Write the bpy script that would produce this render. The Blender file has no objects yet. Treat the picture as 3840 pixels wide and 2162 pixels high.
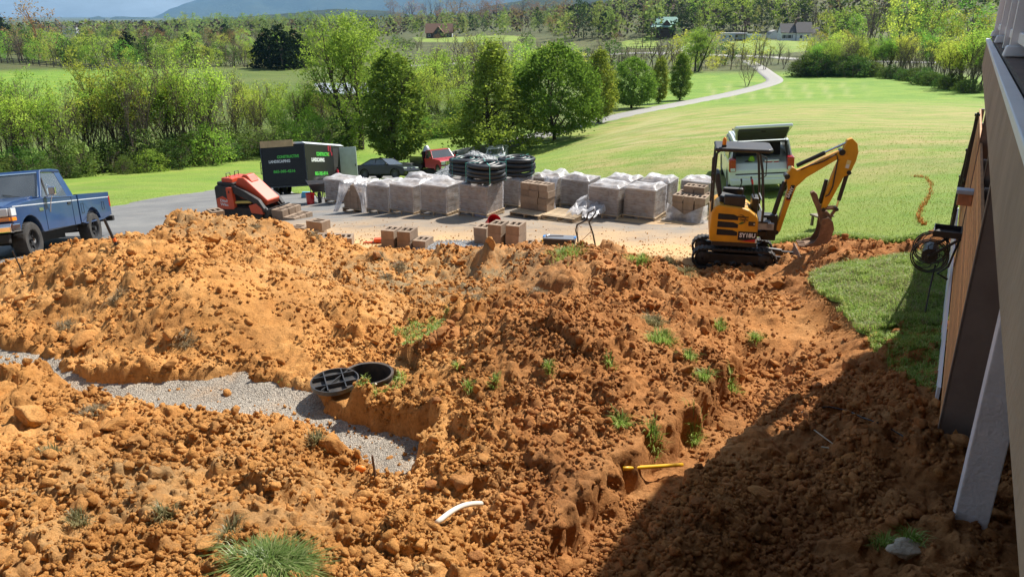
import bpy, bmesh, math, random
import numpy as np
from mathutils import Vector, Matrix, Euler
from mathutils.geometry import tessellate_polygon
R = math.radians
scene = bpy.context.scene
COL = scene.collection
random.seed(7)
RNG = np.random.default_rng(11)
# camera
CAM_Z = 4.9
FPX, CXP, CYP = 2850.0, 1920.0, 1081.0        # focal length and centre in photo pixels
PITCH = math.atan((1081.0 - 60.0) / FPX)
cam_d = bpy.data.cameras.new("camera")
cam = bpy.data.objects.new("camera", cam_d)
COL.objects.link(cam)
cam.location = (0, 0, CAM_Z)
cam.rotation_euler = (math.pi / 2 - PITCH, 0, 0)
cam_d.sensor_width = 36.0
cam_d.lens = 36.0 * FPX / 3840.0
cam_d.clip_start = 0.05
cam_d.clip_end = 30000
scene.camera = cam
# light
SUN_AZ = R(46)          # to the right of straight ahead
SUN_EL = R(51)
world = bpy.data.worlds.new("World")
scene.world = world
world.use_nodes = True
wn = world.node_tree
wn.nodes.clear()
w_out = wn.nodes.new("ShaderNodeOutputWorld")
w_bg = wn.nodes.new("ShaderNodeBackground")
w_sky = wn.nodes.new("ShaderNodeTexSky")
w_sky.sky_type = 'NISHITA'
w_sky.sun_disc = False
w_sky.sun_elevation = SUN_EL
w_sky.sun_rotation = SUN_AZ
w_sky.altitude = 300
w_sky.air_density = 1.0
w_sky.dust_density = 0.9
w_sky.ozone_density = 2.0
w_bg.inputs[1].default_value = 0.058
# thin high cloud, everywhere in the sky alike
w_tc = wn.nodes.new("ShaderNodeTexCoord")
w_map = wn.nodes.new("ShaderNodeMapping")
w_map.inputs['Scale'].default_value = (3.0, 3.0, 14.0)
w_nz = wn.nodes.new("ShaderNodeTexNoise")
w_nz.inputs['Scale'].default_value = 2.2
w_nz.inputs['Detail'].default_value = 7
w_nz.inputs['Roughness'].default_value = 0.6
w_rmp = wn.nodes.new("ShaderNodeValToRGB")
w_rmp.color_ramp.elements[0].position = 0.42
w_rmp.color_ramp.elements[0].color = (0, 0, 0, 1)
w_rmp.color_ramp.elements[1].position = 0.72
w_rmp.color_ramp.elements[1].color = (0.55, 0.55, 0.55, 1)
w_mix = wn.nodes.new("ShaderNodeMixRGB")
w_mix.inputs[2].default_value = (11.0, 13.0, 15.0, 1)
wn.links.new(w_tc.outputs['Generated'], w_map.inputs[0])
wn.links.new(w_map.outputs[0], w_nz.inputs['Vector'])
wn.links.new(w_nz.outputs[0], w_rmp.inputs[0])
wn.links.new(w_rmp.outputs[0], w_mix.inputs[0])
wn.links.new(w_sky.outputs[0], w_mix.inputs[1])
wn.links.new(w_mix.outputs[0], w_bg.inputs[0])
wn.links.new(w_bg.outputs[0], w_out.inputs[0])
sun_d = bpy.data.lights.new("sun", 'SUN')
sun_d.energy = 5.0
sun_d.angle = R(0.53)
sun_d.color = (1.0, 0.95, 0.87)
sun = bpy.data.objects.new("sun", sun_d)
COL.objects.link(sun)
SUN_DIR = Vector((math.sin(SUN_AZ) * math.cos(SUN_EL), math.cos(SUN_AZ) * math.cos(SUN_EL), math.sin(SUN_EL)))
sun.rotation_euler = SUN_DIR.to_track_quat('Z', 'Y').to_euler()
sun.location = (20, 20, 60)
vs = scene.view_settings
vs.view_transform = 'Standard'
vs.look = 'None'
vs.gamma = 1
vs.exposure = 0.75
vs.use_curve_mapping = False
scene.render.engine = 'CYCLES'
cy = scene.cycles
cy.use_denoising = True
try:
    cy.denoiser = 'OPENIMAGEDENOISE'
    cy.denoising_input_passes = 'RGB_ALBEDO_NORMAL'
    cy.denoising_prefilter = 'ACCURATE'
except Exception:
    pass
cy.max_bounces = 6
cy.diffuse_bounces = 2
cy.glossy_bounces = 3
cy.transmission_bounces = 4
cy.transparent_max_bounces = 12
cy.volume_bounces = 0
cy.caustics_reflective = False
cy.caustics_refractive = False
cy.use_adaptive_sampling = True
cy.adaptive_threshold = 0.01
# numeric helpers
CP, SP = math.cos(PITCH), math.sin(PITCH)
def ray(px, py):
    u = (px - CXP) / FPX
    v = (CYP - py) / FPX
    return np.array([u, CP + v * SP, -SP + v * CP])
def at_z(px, py, z):                 # world point of the photo pixel's ray at height z
    d = ray(px, py)
    t = (z - CAM_Z) / d[2]
    return np.array([0, 0, CAM_Z]) + d * t
def at_t(px, py, t):
    return np.array([0, 0, CAM_Z]) + ray(px, py) * t
def polar(x, y):
    return np.arctan2(x, y), np.log(np.maximum(np.hypot(x, y), 0.3))
class TPS:
    """thin plate spline of height over (azimuth, log distance)"""
    def __init__(self, pts, smooth=0.0):
        p = np.array(pts, float)
        a, l = polar(p[:, 0], p[:, 1])
        self.c = np.stack([a, l], 1)
        n = len(p)
        K = self.k(np.hypot(self.c[:, None, 0] - self.c[None, :, 0], self.c[:, None, 1] - self.c[None, :, 1]))
        K += np.eye(n) * smooth
        P = np.hstack([np.ones((n, 1)), self.c])
        A = np.zeros((n + 3, n + 3))
        A[:n, :n] = K; A[:n, n:] = P; A[n:, :n] = P.T
        b = np.zeros(n + 3); b[:n] = p[:, 2]
        self.w = np.linalg.solve(A, b)
    @staticmethod
    def k(r):
        return np.where(r > 1e-9, r * r * np.log(np.maximum(r, 1e-9)), 0)
    def __call__(self, x, y):
        x = np.asarray(x, float); y = np.asarray(y, float)
        sh = x.shape
        x = x.ravel(); y = y.ravel()
        out = np.empty(x.size)
        for i in range(0, x.size, 60000):
            a, l = polar(x[i:i + 60000], y[i:i + 60000])
            acc = self.w[-3] + self.w[-2] * a + self.w[-1] * l
            for j in range(len(self.c)):
                r2 = (a - self.c[j, 0]) ** 2 + (l - self.c[j, 1]) ** 2
                acc += self.w[j] * 0.5 * r2 * np.log(r2 + 1e-18)
            out[i:i + 60000] = acc
        return out.reshape(sh)
class Baked:
    """a spline tabulated over (azimuth, log distance)"""
    def __init__(self, f, a0, a1, da, r0, r1, dl):
        self.a0, self.da, self.l0, self.dl = a0, da, math.log(r0), dl
        a = np.arange(a0, a1 + da, da); l = np.arange(math.log(r0), math.log(r1) + dl, dl)
        A, L = np.meshgrid(a, l)
        self.T = f(np.exp(L) * np.sin(A), np.exp(L) * np.cos(A))
    def __call__(self, x, y):
        a, l = polar(np.asarray(x, float), np.asarray(y, float))
        u = np.clip((a - self.a0) / self.da, 0, self.T.shape[1] - 1.001); v = np.clip((l - self.l0) / self.dl, 0, self.T.shape[0] - 1.001)
        i = u.astype(int); j = v.astype(int); fu = u - i; fv = v - j
        T = self.T
        return (T[j, i] * (1 - fu) + T[j, i + 1] * fu) * (1 - fv) + (T[j + 1, i] * (1 - fu) + T[j + 1, i + 1] * fu) * fv
def _hash(ix, iy, seed):
    h = (ix.astype(np.int64) * 374761393 + iy.astype(np.int64) * 668265263 + seed * 974711) & 0xffffffff
    h = ((h ^ (h >> 13)) * 1274126177) & 0xffffffff
    return (h ^ (h >> 16)) & 0xffffffff
def noise2(x, y, seed=0):            # gradient noise, about -1..1
    x = np.asarray(x, float); y = np.asarray(y, float)
    x0 = np.floor(x); y0 = np.floor(y)
    fx = x - x0; fy = y - y0
    u = fx * fx * fx * (fx * (fx * 6 - 15) + 10); v = fy * fy * fy * (fy * (fy * 6 - 15) + 10)
    def g(ix, iy, dx, dy):
        a = _hash(ix, iy, seed) / 4294967296.0 * (2 * math.pi)
        return np.cos(a) * dx + np.sin(a) * dy
    n00 = g(x0, y0, fx, fy); n10 = g(x0 + 1, y0, fx - 1, fy)
    n01 = g(x0, y0 + 1, fx, fy - 1); n11 = g(x0 + 1, y0 + 1, fx - 1, fy - 1)
    return 1.5 * ((n00 * (1 - u) + n10 * u) * (1 - v) + (n01 * (1 - u) + n11 * u) * v)
def fbm(x, y, octaves=4, seed=0, gain=0.5, lac=2.03):
    s = 0; a = 1.0; f = 1.0
    for o in range(octaves):
        s = s + a * noise2(x * f + 17.3 * o, y * f - 9.1 * o, seed + o)
        a *= gain; f *= lac
    return s
def lump(x, y, cell, seed, fill=0.7):
    """height of a heap of rounded lumps: cellular half-domes about 1 high"""
    wx = noise2(x / cell * 1.3, y / cell * 1.3, seed + 7); wy = noise2(x / cell * 1.3 + 31, y / cell * 1.3, seed + 8)
    gx = x / cell + .33 * wx; gy = y / cell + .33 * wy
    ix = np.floor(gx); iy = np.floor(gy)
    best = np.zeros_like(gx)
    for dx in (-1, 0, 1):
        for dy in (-1, 0, 1):
            cx = ix + dx; cy_ = iy + dy
            h1 = _hash(cx, cy_, seed) / 4294967296.0
            h2 = _hash(cx, cy_, seed + 51) / 4294967296.0
            h3 = _hash(cx, cy_, seed + 97) / 4294967296.0
            h4 = _hash(cx, cy_, seed + 131) / 4294967296.0
            rad = (0.28 + 0.5 * h3) * (h4 < fill)
            d2 = ((gx - cx - h1) ** 2 + (gy - cy_ - h2) ** 2) / np.maximum(rad * rad, 1e-6)
            best = np.maximum(best, np.minimum(np.sqrt(np.maximum(0, 1 - d2)) * 1.25, .72 + .3 * h1) * rad)
    return best
def sstep(a, b, x):
    t = np.clip((x - a) / (b - a), 0, 1)
    return t * t * (3 - 2 * t)
def in_poly(x, y, poly):
    x = np.asarray(x); y = np.asarray(y)
    ins = np.zeros(x.shape, bool)
    n = len(poly)
    for i in range(n):
        x1, y1 = poly[i][:2]; x2, y2 = poly[(i + 1) % n][:2]
        c = ((y1 > y) != (y2 > y)) & (x < (x2 - x1) * (y - y1) / ((y2 - y1) + 1e-12) + x1)
        ins ^= c
    return ins
def seg_dist(x, y, path, closed=False):
    """distance to a polyline, and the parameter (0..n) along it"""
    best = np.full(np.shape(x), 1e9); par = np.zeros(np.shape(x))
    n = len(path)
    for i in range(n if closed else n - 1):
        ax, ay = path[i][:2]; bx, by = path[(i + 1) % n][:2]
        dx, dy = bx - ax, by - ay
        t = np.clip(((x - ax) * dx + (y - ay) * dy) / (dx * dx + dy * dy + 1e-12), 0, 1)
        d = np.hypot(x - ax - t * dx, y - ay - t * dy)
        m = d < best
        best = np.where(m, d, best); par = np.where(m, i + t, par)
    return best, par
def poly_sd(x, y, poly, near=None):  # signed distance, positive inside; far points read -near
    x = np.asarray(x, float); y = np.asarray(y, float)
    if near is not None:
        px = [p[0] for p in poly]; py = [p[1] for p in poly]
        m = (x > min(px) - near) & (x < max(px) + near) & (y > min(py) - near) & (y < max(py) + near)
        out = np.full(x.shape, -float(near))
        if m.any(): out[m] = poly_sd(x[m], y[m], poly)
        return out
    d, _ = seg_dist(x, y, poly, True)
    return np.where(in_poly(x, y, poly), d, -d)
# objects
def link(o, parent=None):
    COL.objects.link(o)
    if parent is not None:
        o.parent = parent
    return o
def tag(o, label=None, cat=None, group=None, kind=None):
    if label: o["label"] = label
    if cat: o["category"] = cat
    if group: o["group"] = group
    if kind: o["kind"] = kind
    return o
def thing(name, label, cat, loc=(0, 0, 0), yaw=0.0, group=None, mtx=None):
    o = bpy.data.objects.new(name, None)
    o.empty_display_size = 0.3
    link(o)
    if mtx is not None:
        o.matrix_world = mtx
    else:
        o.location = loc; o.rotation_euler = (0, 0, yaw)
    return tag(o, label, cat, group)
def np_mesh(name, v, f, mats, mi=None, smooth=False):
    """v (n,3), f (m,3|4) arrays"""
    me = bpy.data.meshes.new(name)
    v = np.asarray(v, np.float32); f = np.asarray(f, np.int32)
    k = f.shape[1]
    me.vertices.add(len(v)); me.vertices.foreach_set("co", v.ravel())
    me.loops.add(f.size); me.loops.foreach_set("vertex_index", f.ravel())
    me.polygons.add(len(f))
    me.polygons.foreach_set("loop_start", np.arange(0, f.size, k, dtype=np.int32))
    me.polygons.foreach_set("loop_total", np.full(len(f), k, np.int32))
    if smooth:
        me.polygons.foreach_set("use_smooth", np.ones(len(f), bool))
    if not isinstance(mats, (list, tuple)): mats = [mats]
    for m in mats: me.materials.append(m)
    if mi is not None:
        me.polygons.foreach_set("material_index", np.asarray(mi, np.int32))
    me.update(calc_edges=True)
    return me
def np_obj(name, v, f, mats, mi=None, smooth=False, parent=None):
    o = bpy.data.objects.new(name, np_mesh(name, v, f, mats, mi, smooth))
    return link(o, parent)
def vcol(me, name, arr):
    a = me.attributes.new(name, 'FLOAT', 'POINT')
    a.data.foreach_set("value", np.asarray(arr, np.float32))
class MB:
    """collects faces for one mesh"""
    def __init__(self):
        self.v = []; self.f = []; self.m = []
    def add(self, vs_, fs, mi=0):
        b = len(self.v)
        self.v.extend([tuple(map(float, p)) for p in vs_])
        for f in fs:
            self.f.append(tuple(b + i for i in f)); self.m.append(mi)
        return self
    def box(self, c, s, rot=None, mi=0, taper=None):
        x, y, z = s[0] / 2, s[1] / 2, s[2] / 2
        p = [(-x, -y, -z), (x, -y, -z), (x, y, -z), (-x, y, -z), (-x, -y, z), (x, -y, z), (x, y, z), (-x, y, z)]
        if taper:
            p = [(q[0] * (taper[0] if q[2] > 0 else 1), q[1] * (taper[1] if q[2] > 0 else 1), q[2]) for q in p]
        if rot is not None:
            M = Euler(rot).to_matrix() if not isinstance(rot, Matrix) else rot
            p = [M @ Vector(q) for q in p]
        p = [(q[0] + c[0], q[1] + c[1], q[2] + c[2]) for q in p]
        return self.add(p, [(0, 3, 2, 1), (4, 5, 6, 7), (0, 1, 5, 4), (1, 2, 6, 5), (2, 3, 7, 6), (3, 0, 4, 7)], mi)
    def bx(self, x0, x1, y0, y1, z0, z1, mi=0):
        return self.box(((x0 + x1) / 2, (y0 + y1) / 2, (z0 + z1) / 2), (x1 - x0, y1 - y0, z1 - z0), None, mi)
    def beam(self, a, b, w, h, mi=0, up=(0, 0, 1)):
        a = Vector(a); b = Vector(b); d = b - a
        L = d.length; d.normalize()
        s = d.cross(Vector(up))
        if s.length < 1e-4: s = d.cross(Vector((1, 0, 0)))
        s.normalize(); u = s.cross(d)
        M = Matrix((s, d, u)).transposed()
        return self.box((a + b) / 2, (w, L, h), M, mi)
    def prism(self, poly, axis, a, b, mi=0, scale_b=1.0, cen=None):
        """extrude 2-D polygon along axis 0/1/2 from a to b (polygon in the other two axes, in order)"""
        def P(q, t):
            if axis == 0: return (t, q[0], q[1])
            if axis == 1: return (q[0], t, q[1])
            return (q[0], q[1], t)
        n = len(poly)
        pb = poly
        if scale_b != 1.0:
            c = cen or (sum(q[0] for q in poly) / n, sum(q[1] for q in poly) / n)
            pb = [(c[0] + (q[0] - c[0]) * scale_b, c[1] + (q[1] - c[1]) * scale_b) for q in poly]
        vs_ = [P(q, a) for q in poly] + [P(q, b) for q in pb]
        tris = tessellate_polygon([[Vector((q[0], q[1], 0)) for q in poly]])
        fs = [tuple(t) for t in tris] + [tuple(n + i for i in reversed(t)) for t in tris]
        fs += [(i, (i + 1) % n, n + (i + 1) % n, n + i) for i in range(n)]
        return self.add(vs_, fs, mi)
    def tube(self, path, r, n=8, mi=0, closed=False, caps=True):
        path = [Vector(p) for p in path]
        m = len(path)
        rr = r if hasattr(r, '__len__') else [r] * m
        rings = []
        prev = None
        for i in range(m):
            if closed:
                d = path[(i + 1) % m] - path[i - 1]
            else:
                d = path[min(i + 1, m - 1)] - path[max(i - 1, 0)]
            if d.length < 1e-9: d = Vector((0, 0, 1))
            d.normalize()
            if prev is None:
                s = d.cross(Vector((0, 0, 1)))
                if s.length < 1e-3: s = d.cross(Vector((1, 0, 0)))
            else:
                s = prev - d * prev.dot(d)
                if s.length < 1e-4: s = d.cross(Vector((0, 0, 1)))
            s.normalize(); prev = s
            u = d.cross(s)
            rings.append([path[i] + (s * math.cos(2 * math.pi * k / n) + u * math.sin(2 * math.pi * k / n)) * rr[i] for k in range(n)])
        vs_ = [p for rg in rings for p in rg]
        fs = []
        for i in range(m if closed else m - 1):
            j = (i + 1) % m
            for k in range(n):
                fs.append((i * n + k, i * n + (k + 1) % n, j * n + (k + 1) % n, j * n + k))
        if caps and not closed:
            fs.append(tuple(reversed(range(n)))); fs.append(tuple((m - 1) * n + k for k in range(n)))
        return self.add(vs_, fs, mi)
    def cyl(self, a, b, r0, r1=None, n=16, mi=0):
        return self.tube([a, b], [r0, r0 if r1 is None else r1], n, mi)
    def lathe(self, prof, c=(0, 0, 0), axis=2, n=24, mi=0):
        """prof: (radius, along axis)"""
        vs_ = []
        for (r, h) in prof:
            for k in range(n):
                a = 2 * math.pi * k / n
                p = (r * math.cos(a), r * math.sin(a), h)
                if axis == 0: p = (p[2], p[0], p[1])
                elif axis == 1: p = (p[0], p[2], p[1])
                vs_.append((p[0] + c[0], p[1] + c[1], p[2] + c[2]))
        fs = []
        m = len(prof)
        for i in range(m - 1):
            for k in range(n):
                fs.append((i * n + k, i * n + (k + 1) % n, (i + 1) * n + (k + 1) % n, (i + 1) * n + k))
        return self.add(vs_, fs, mi)
    def loft(self, rings, mi=0, closed=True, caps=True):
        n = len(rings[0]); vs_ = [p for r in rings for p in r]; fs = []
        for i in range(len(rings) - 1):
            for k in range(n if closed else n - 1):
                fs.append((i * n + k, i * n + (k + 1) % n, (i + 1) * n + (k + 1) % n, (i + 1) * n + k))
        if caps and closed:
            fs.append(tuple(reversed(range(n)))); fs.append(tuple((len(rings) - 1) * n + k for k in range(n)))
        return self.add(vs_, fs, mi)
    def ell(self, c, r, nu=12, nv=8, mi=0):
        vs_ = [(c[0], c[1], c[2] - r[2])]
        for j in range(1, nv):
            t = -math.pi / 2 + math.pi * j / nv
            for i in range(nu):
                a = 2 * math.pi * i / nu
                vs_.append((c[0] + r[0] * math.cos(t) * math.cos(a), c[1] + r[1] * math.cos(t) * math.sin(a), c[2] + r[2] * math.sin(t)))
        vs_.append((c[0], c[1], c[2] + r[2]))
        fs = [(0, 1 + (i + 1) % nu, 1 + i) for i in range(nu)]
        for j in range(nv - 2):
            for i in range(nu):
                a = 1 + j * nu
                fs.append((a + i, a + (i + 1) % nu, a + nu + (i + 1) % nu, a + nu + i))
        L = len(vs_) - 1; a = 1 + (nv - 2) * nu
        fs += [(a + i, a + (i + 1) % nu, L) for i in range(nu)]
        return self.add(vs_, fs, mi)
    def mesh(self, name, mats, smooth=False):
        me = bpy.data.meshes.new(name)
        me.from_pydata(self.v, [], self.f)
        if not isinstance(mats, (list, tuple)): mats = [mats]
        for m in mats: me.materials.append(m)
        if any(self.m): me.polygons.foreach_set("material_index", np.array(self.m, np.int32))
        bm = bmesh.new(); bm.from_mesh(me)
        bmesh.ops.recalc_face_normals(bm, faces=bm.faces)
        bm.to_mesh(me); bm.free()
        if smooth:
            me.polygons.foreach_set("use_smooth", np.ones(len(me.polygons), bool))
        me.update()
        return me
    def obj(self, name, mats, parent=None, smooth=False, bevel=0, seg=2, auto=None):
        o = bpy.data.objects.new(name, self.mesh(name, mats, smooth or auto is not None))
        link(o, parent)
        if auto is not None:
            o.data.set_sharp_from_angle(angle=R(auto))
        if bevel:
            m = o.modifiers.new("bevel", 'BEVEL'); m.width = bevel; m.segments = seg
            m.limit_method = 'ANGLE'; m.angle_limit = R(35); m.harden_normals = False
        return o
def copy_tree(o, parent=None):
    c = o.copy(); COL.objects.link(c); c.parent = parent
    for ch in o.children:
        k = copy_tree(ch, c); k.matrix_parent_inverse = ch.matrix_parent_inverse.copy()
    return c
def text_obj(name, body, size, mat, parent, mtx, extrude=0.002, align='CENTER', bold=0.0, shear=0.0, width=None):
    cu = bpy.data.curves.new(name, 'FONT')
    cu.body = body; cu.size = size; cu.extrude = extrude; cu.align_x = align; cu.align_y = 'CENTER'
    cu.offset = bold; cu.shear = shear; cu.resolution_u = 3
    tmp = bpy.data.objects.new(name, cu)
    me = bpy.data.meshes.new_from_object(tmp)
    bpy.data.objects.remove(tmp)
    if width:
        co = np.empty(len(me.vertices) * 3, np.float32); me.vertices.foreach_get("co", co); co = co.reshape(-1, 3)
        w = co[:, 0].max() - co[:, 0].min()
        co[:, 0] *= width / max(w, 1e-6); me.vertices.foreach_set("co", co.ravel())
    me.materials.clear(); me.materials.append(mat)
    o = bpy.data.objects.new(name, me); link(o, parent)
    o.matrix_local = mtx
    return o
def frame(origin, xdir, ydir):       # matrix whose x/y axes are given directions
    x = Vector(xdir).normalized(); y = Vector(ydir); y = (y - x * y.dot(x)).normalized(); z = x.cross(y)
    M = Matrix((x, y, z)).transposed().to_4x4(); M.translation = Vector(origin)
    return M
# materials
MATS = {}
def nd(nt, t, **kw):
    n = nt.nodes.new(t)
    for k, v in kw.items():
        if k.startswith('i_'):
            n.inputs[k[2:]].default_value = v
        else:
            setattr(n, k, v)
    return n
def mat(name, col, rough=0.6, metal=0.0, var=0.12, scale=6.0, dirt=0.0, dcol=(0.30, 0.17, 0.08), bump=0.0, bscale=60.0, spec=0.5, coat=0.0, rand=0.0, detail=5.0):
    """procedural painted / plain surface with uneven tone, dust and fine relief"""
    if name in MATS: return MATS[name]
    m = bpy.data.materials.new(name); m.use_nodes = True
    nt = m.node_tree; b = nt.nodes["Principled BSDF"]
    b.inputs['Roughness'].default_value = rough; b.inputs['Metallic'].default_value = metal
    b.inputs['Specular IOR Level'].default_value = spec
    if coat: b.inputs['Coat Weight'].default_value = coat; b.inputs['Coat Roughness'].default_value = 0.06
    tc = nd(nt, "ShaderNodeTexCoord")
    nz = nd(nt, "ShaderNodeTexNoise", i_Scale=scale, i_Detail=detail, i_Roughness=0.62)
    nt.links.new(tc.outputs['Object'], nz.inputs['Vector'])
    rp = nd(nt, "ShaderNodeMapRange")
    rp.inputs[1].default_value = 0.3; rp.inputs[2].default_value = 0.7
    rp.inputs[3].default_value = 1 - var; rp.inputs[4].default_value = 1 + var
    nt.links.new(nz.outputs[0], rp.inputs[0])
    val = rp.outputs[0]
    if rand:
        oi = nd(nt, "ShaderNodeObjectInfo")
        r2 = nd(nt, "ShaderNodeMapRange"); r2.inputs[3].default_value = 1 - rand; r2.inputs[4].default_value = 1 + rand
        nt.links.new(oi.outputs['Random'], r2.inputs[0])
        mu = nd(nt, "ShaderNodeMath", operation='MULTIPLY')
        nt.links.new(val, mu.inputs[0]); nt.links.new(r2.outputs[0], mu.inputs[1]); val = mu.outputs[0]
    vm = nd(nt, "ShaderNodeVectorMath", operation='SCALE')
    vm.inputs[0].default_value = col[:3]
    nt.links.new(val, vm.inputs['Scale'])
    c = vm.outputs[0]
    if dirt > 0:
        n2 = nd(nt, "ShaderNodeTexNoise", i_Scale=scale * 0.7, i_Detail=8.0, i_Roughness=0.7)
        nt.links.new(tc.outputs['Object'], n2.inputs['Vector'])
        r3 = nd(nt, "ShaderNodeMapRange"); r3.inputs[1].default_value = 0.42; r3.inputs[2].default_value = 0.75
        r3.inputs[4].default_value = dirt
        nt.links.new(n2.outputs[0], r3.inputs[0])
        mx = nd(nt, "ShaderNodeMixRGB"); mx.inputs[2].default_value = (*dcol, 1)
        nt.links.new(r3.outputs[0], mx.inputs[0]); nt.links.new(c, mx.inputs[1]); c = mx.outputs[0]
        r4 = nd(nt, "ShaderNodeMapRange"); r4.inputs[3].default_value = rough; r4.inputs[4].default_value = min(1, rough + 0.45)
        nt.links.new(r3.outputs[0], r4.inputs[0]); nt.links.new(r4.outputs[0], b.inputs['Roughness'])
    nt.links.new(c, b.inputs['Base Color'])
    if bump > 0:
        n3 = nd(nt, "ShaderNodeTexNoise", i_Scale=bscale, i_Detail=4.0)
        nt.links.new(tc.outputs['Object'], n3.inputs['Vector'])
        bp = nd(nt, "ShaderNodeBump"); bp.inputs['Strength'].default_value = bump; bp.inputs['Distance'].default_value = 0.02
        nt.links.new(n3.outputs[0], bp.inputs['Height']); nt.links.new(bp.outputs[0], b.inputs['Normal'])
    MATS[name] = m
    return m
def glass(name, tint=(0.55, 0.62, 0.6), alpha=0.35, rough=0.03):
    """thin window pane: see-through with a mirror film"""
    if name in MATS: return MATS[name]
    m = bpy.data.materials.new(name); m.use_nodes = True
    nt = m.node_tree; nt.nodes.clear()
    out = nd(nt, "ShaderNodeOutputMaterial")
    tr = nd(nt, "ShaderNodeBsdfTransparent"); tr.inputs[0].default_value = (*tint, 1)
    gl = nd(nt, "ShaderNodeBsdfGlossy"); gl.inputs['Roughness'].default_value = rough
    gl.inputs['Color'].default_value = (1, 1, 1, 1)
    lw = nd(nt, "ShaderNodeLayerWeight"); lw.inputs[0].default_value = alpha
    mx = nd(nt, "ShaderNodeMixShader")
    fd = nd(nt, "ShaderNodeBsdfDiffuse"); fd.inputs[0].default_value = (.5, .55, .55, 1)
    m0 = nd(nt, "ShaderNodeMixShader"); m0.inputs[0].default_value = .14
    nt.links.new(tr.outputs[0], m0.inputs[1]); nt.links.new(fd.outputs[0], m0.inputs[2])
    nt.links.new(lw.outputs['Fresnel'], mx.inputs[0]); nt.links.new(m0.outputs[0], mx.inputs[1]); nt.links.new(gl.outputs[0], mx.inputs[2])
    nt.links.new(mx.outputs[0], out.inputs[0])
    MATS[name] = m
    return m
# lie of the land
G_PTS = [  # photo pixel and height (drive = 0)
 (2400,835,0),(2650,850,.05),(2100,830,0),(1770,820,0),(1500,806,-.25),(1330,800,-.6),(1165,770,-1.2),(1000,800,-1.15),(900,850,-.55),
 (1500,930,.05),(2000,930,.05),(2400,930,.1),(2600,960,.2),(1200,930,.1),(700,920,.15),
 (120,960,0),(370,915,-.75),(0,900,-.9),(450,775,-2.2),(640,735,-3.0),(1050,725,-4.0),(1000,690,-5.0),(1250,650,-6.6),(1500,622,-8.6),
 (1640,650,-7.4),(1865,605,-7.7),(1450,665,-7.7),(1700,680,-1.3),(2300,700,-.6),(2000,650,-1.9),(2200,600,-1.7),(2840,715,-.35),
 (2600,600,-.4),(3000,600,-.2),(3400,600,.2),(3400,800,.9),(3200,850,.7),(2600,450,-2.4),(2300,500,-4.2),(2080,525,-6.6),(1850,560,-7),
 (1490,610,-7.4),(2244,460,-6.6),(2367,405,-7.3),(2470,387,-7.6),(2548,373,-7.8),(2720,340,-8.0),(2880,310,-8),(2850,255,-8.2),
 (2900,400,-4.2),(3300,450,-2.5),(3500,400,-4),(3600,360,-6),(3200,290,-7.5),(3000,280,-7.6),(3400,320,-7),(2750,310,-8.2),
 (300,660,-6.5),(0,680,-6),(900,600,-7.5),(1250,560,-8),(700,690,-4.6),(200,250,-8.2),(0,300,-8.5),(500,300,-8.5),(0,450,-8),(700,400,-8.4),
 (1000,300,-8.6),(1600,300,-8.7),(1700,250,-8.7),(1300,420,-8.5),(2500,130,-3.9),(2985,150,-4.9),(2700,160,-4.9),(1650,145,-8.6),(2200,200,-8),(2600,215,-8),
 (3400,1600,1.85),(3300,1000,1.15),(3450,1200,1.45),(0,1300,.8),(1000,1300,.85),(2000,1300,1.15),(0,2100,1.7),(1920,2100,1.75),(1000,1700,1.3),
 (2600,1300,1.0),(3700,2100,1.9),(2880,1000,.45),(2500,1500,1.3),(3100,1300,1.3),(3500,950,1.15),(3560,750,.8)]
def pol(az, r, z):
    return (r * math.sin(R(az)), r * math.cos(R(az)), z)
_g = [at_z(*p) for p in G_PTS]
_g += [pol(a, 400, z) for a, z in ((-60, -9), (-40, -9), (-20, -9.5), (0, -9.5), (10, -6), (20, -4), (30, -2), (45, 2), (60, 4))]
_g += [pol(a, 900, z) for a, z in ((-60, -14), (-40, -14), (-20, -13), (0, -6), (12, 14), (24, 42), (45, 60))]
_g += [pol(a, 2500, z) for a, z in ((-60, -20), (-30, -20), (0, -6), (24, 60), (45, 80))]
_g += [pol(a, 9000, z) for a, z in ((-60, -25), (0, -10), (45, 60))]
_g += [pol(a, 2.2, 1.9) for a in (-90, -45, 0, 45, 90)]
_g += [pol(-60, 12, .7), pol(-60, 25, -2), pol(-62, 70, -6), pol(55, 12, 1.7), pol(55, 25, 1.2), pol(58, 70, -1), pol(60, 140, -4), pol(-90, 30, -2), pol(90, 30, 2)]
G = Baked(TPS(_g, 1e-7), R(-100), R(100), R(.45), 0.3, 18000, 0.02)
def hit(px, py, f=None, z_off=0.0):
    """first meeting of the photo ray with the land"""
    f = f or G
    d = ray(px, py)
    ts = np.exp(np.linspace(math.log(2.5), math.log(3000), 2600) if f is G else np.linspace(math.log(2.5), math.log(24), 420))
    z = f(d[0] * ts, d[1] * ts) + z_off
    below = (CAM_Z + d[2] * ts) < z
    i = int(np.argmax(below)) if below.any() else len(ts) - 1
    t = ts[i]
    if i > 0:
        a, b = ts[i - 1], ts[i]
        for _ in range(18):
            m = (a + b) / 2
            if CAM_Z + d[2] * m < float(f(np.array([d[0] * m]), np.array([d[1] * m]))[0]) + z_off: b = m
            else: a = m
        t = (a + b) / 2
    return np.array([d[0] * t, d[1] * t, CAM_Z + d[2] * t])
def gz(x, y):
    return float(G(np.array([x]), np.array([y]))[0])
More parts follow.
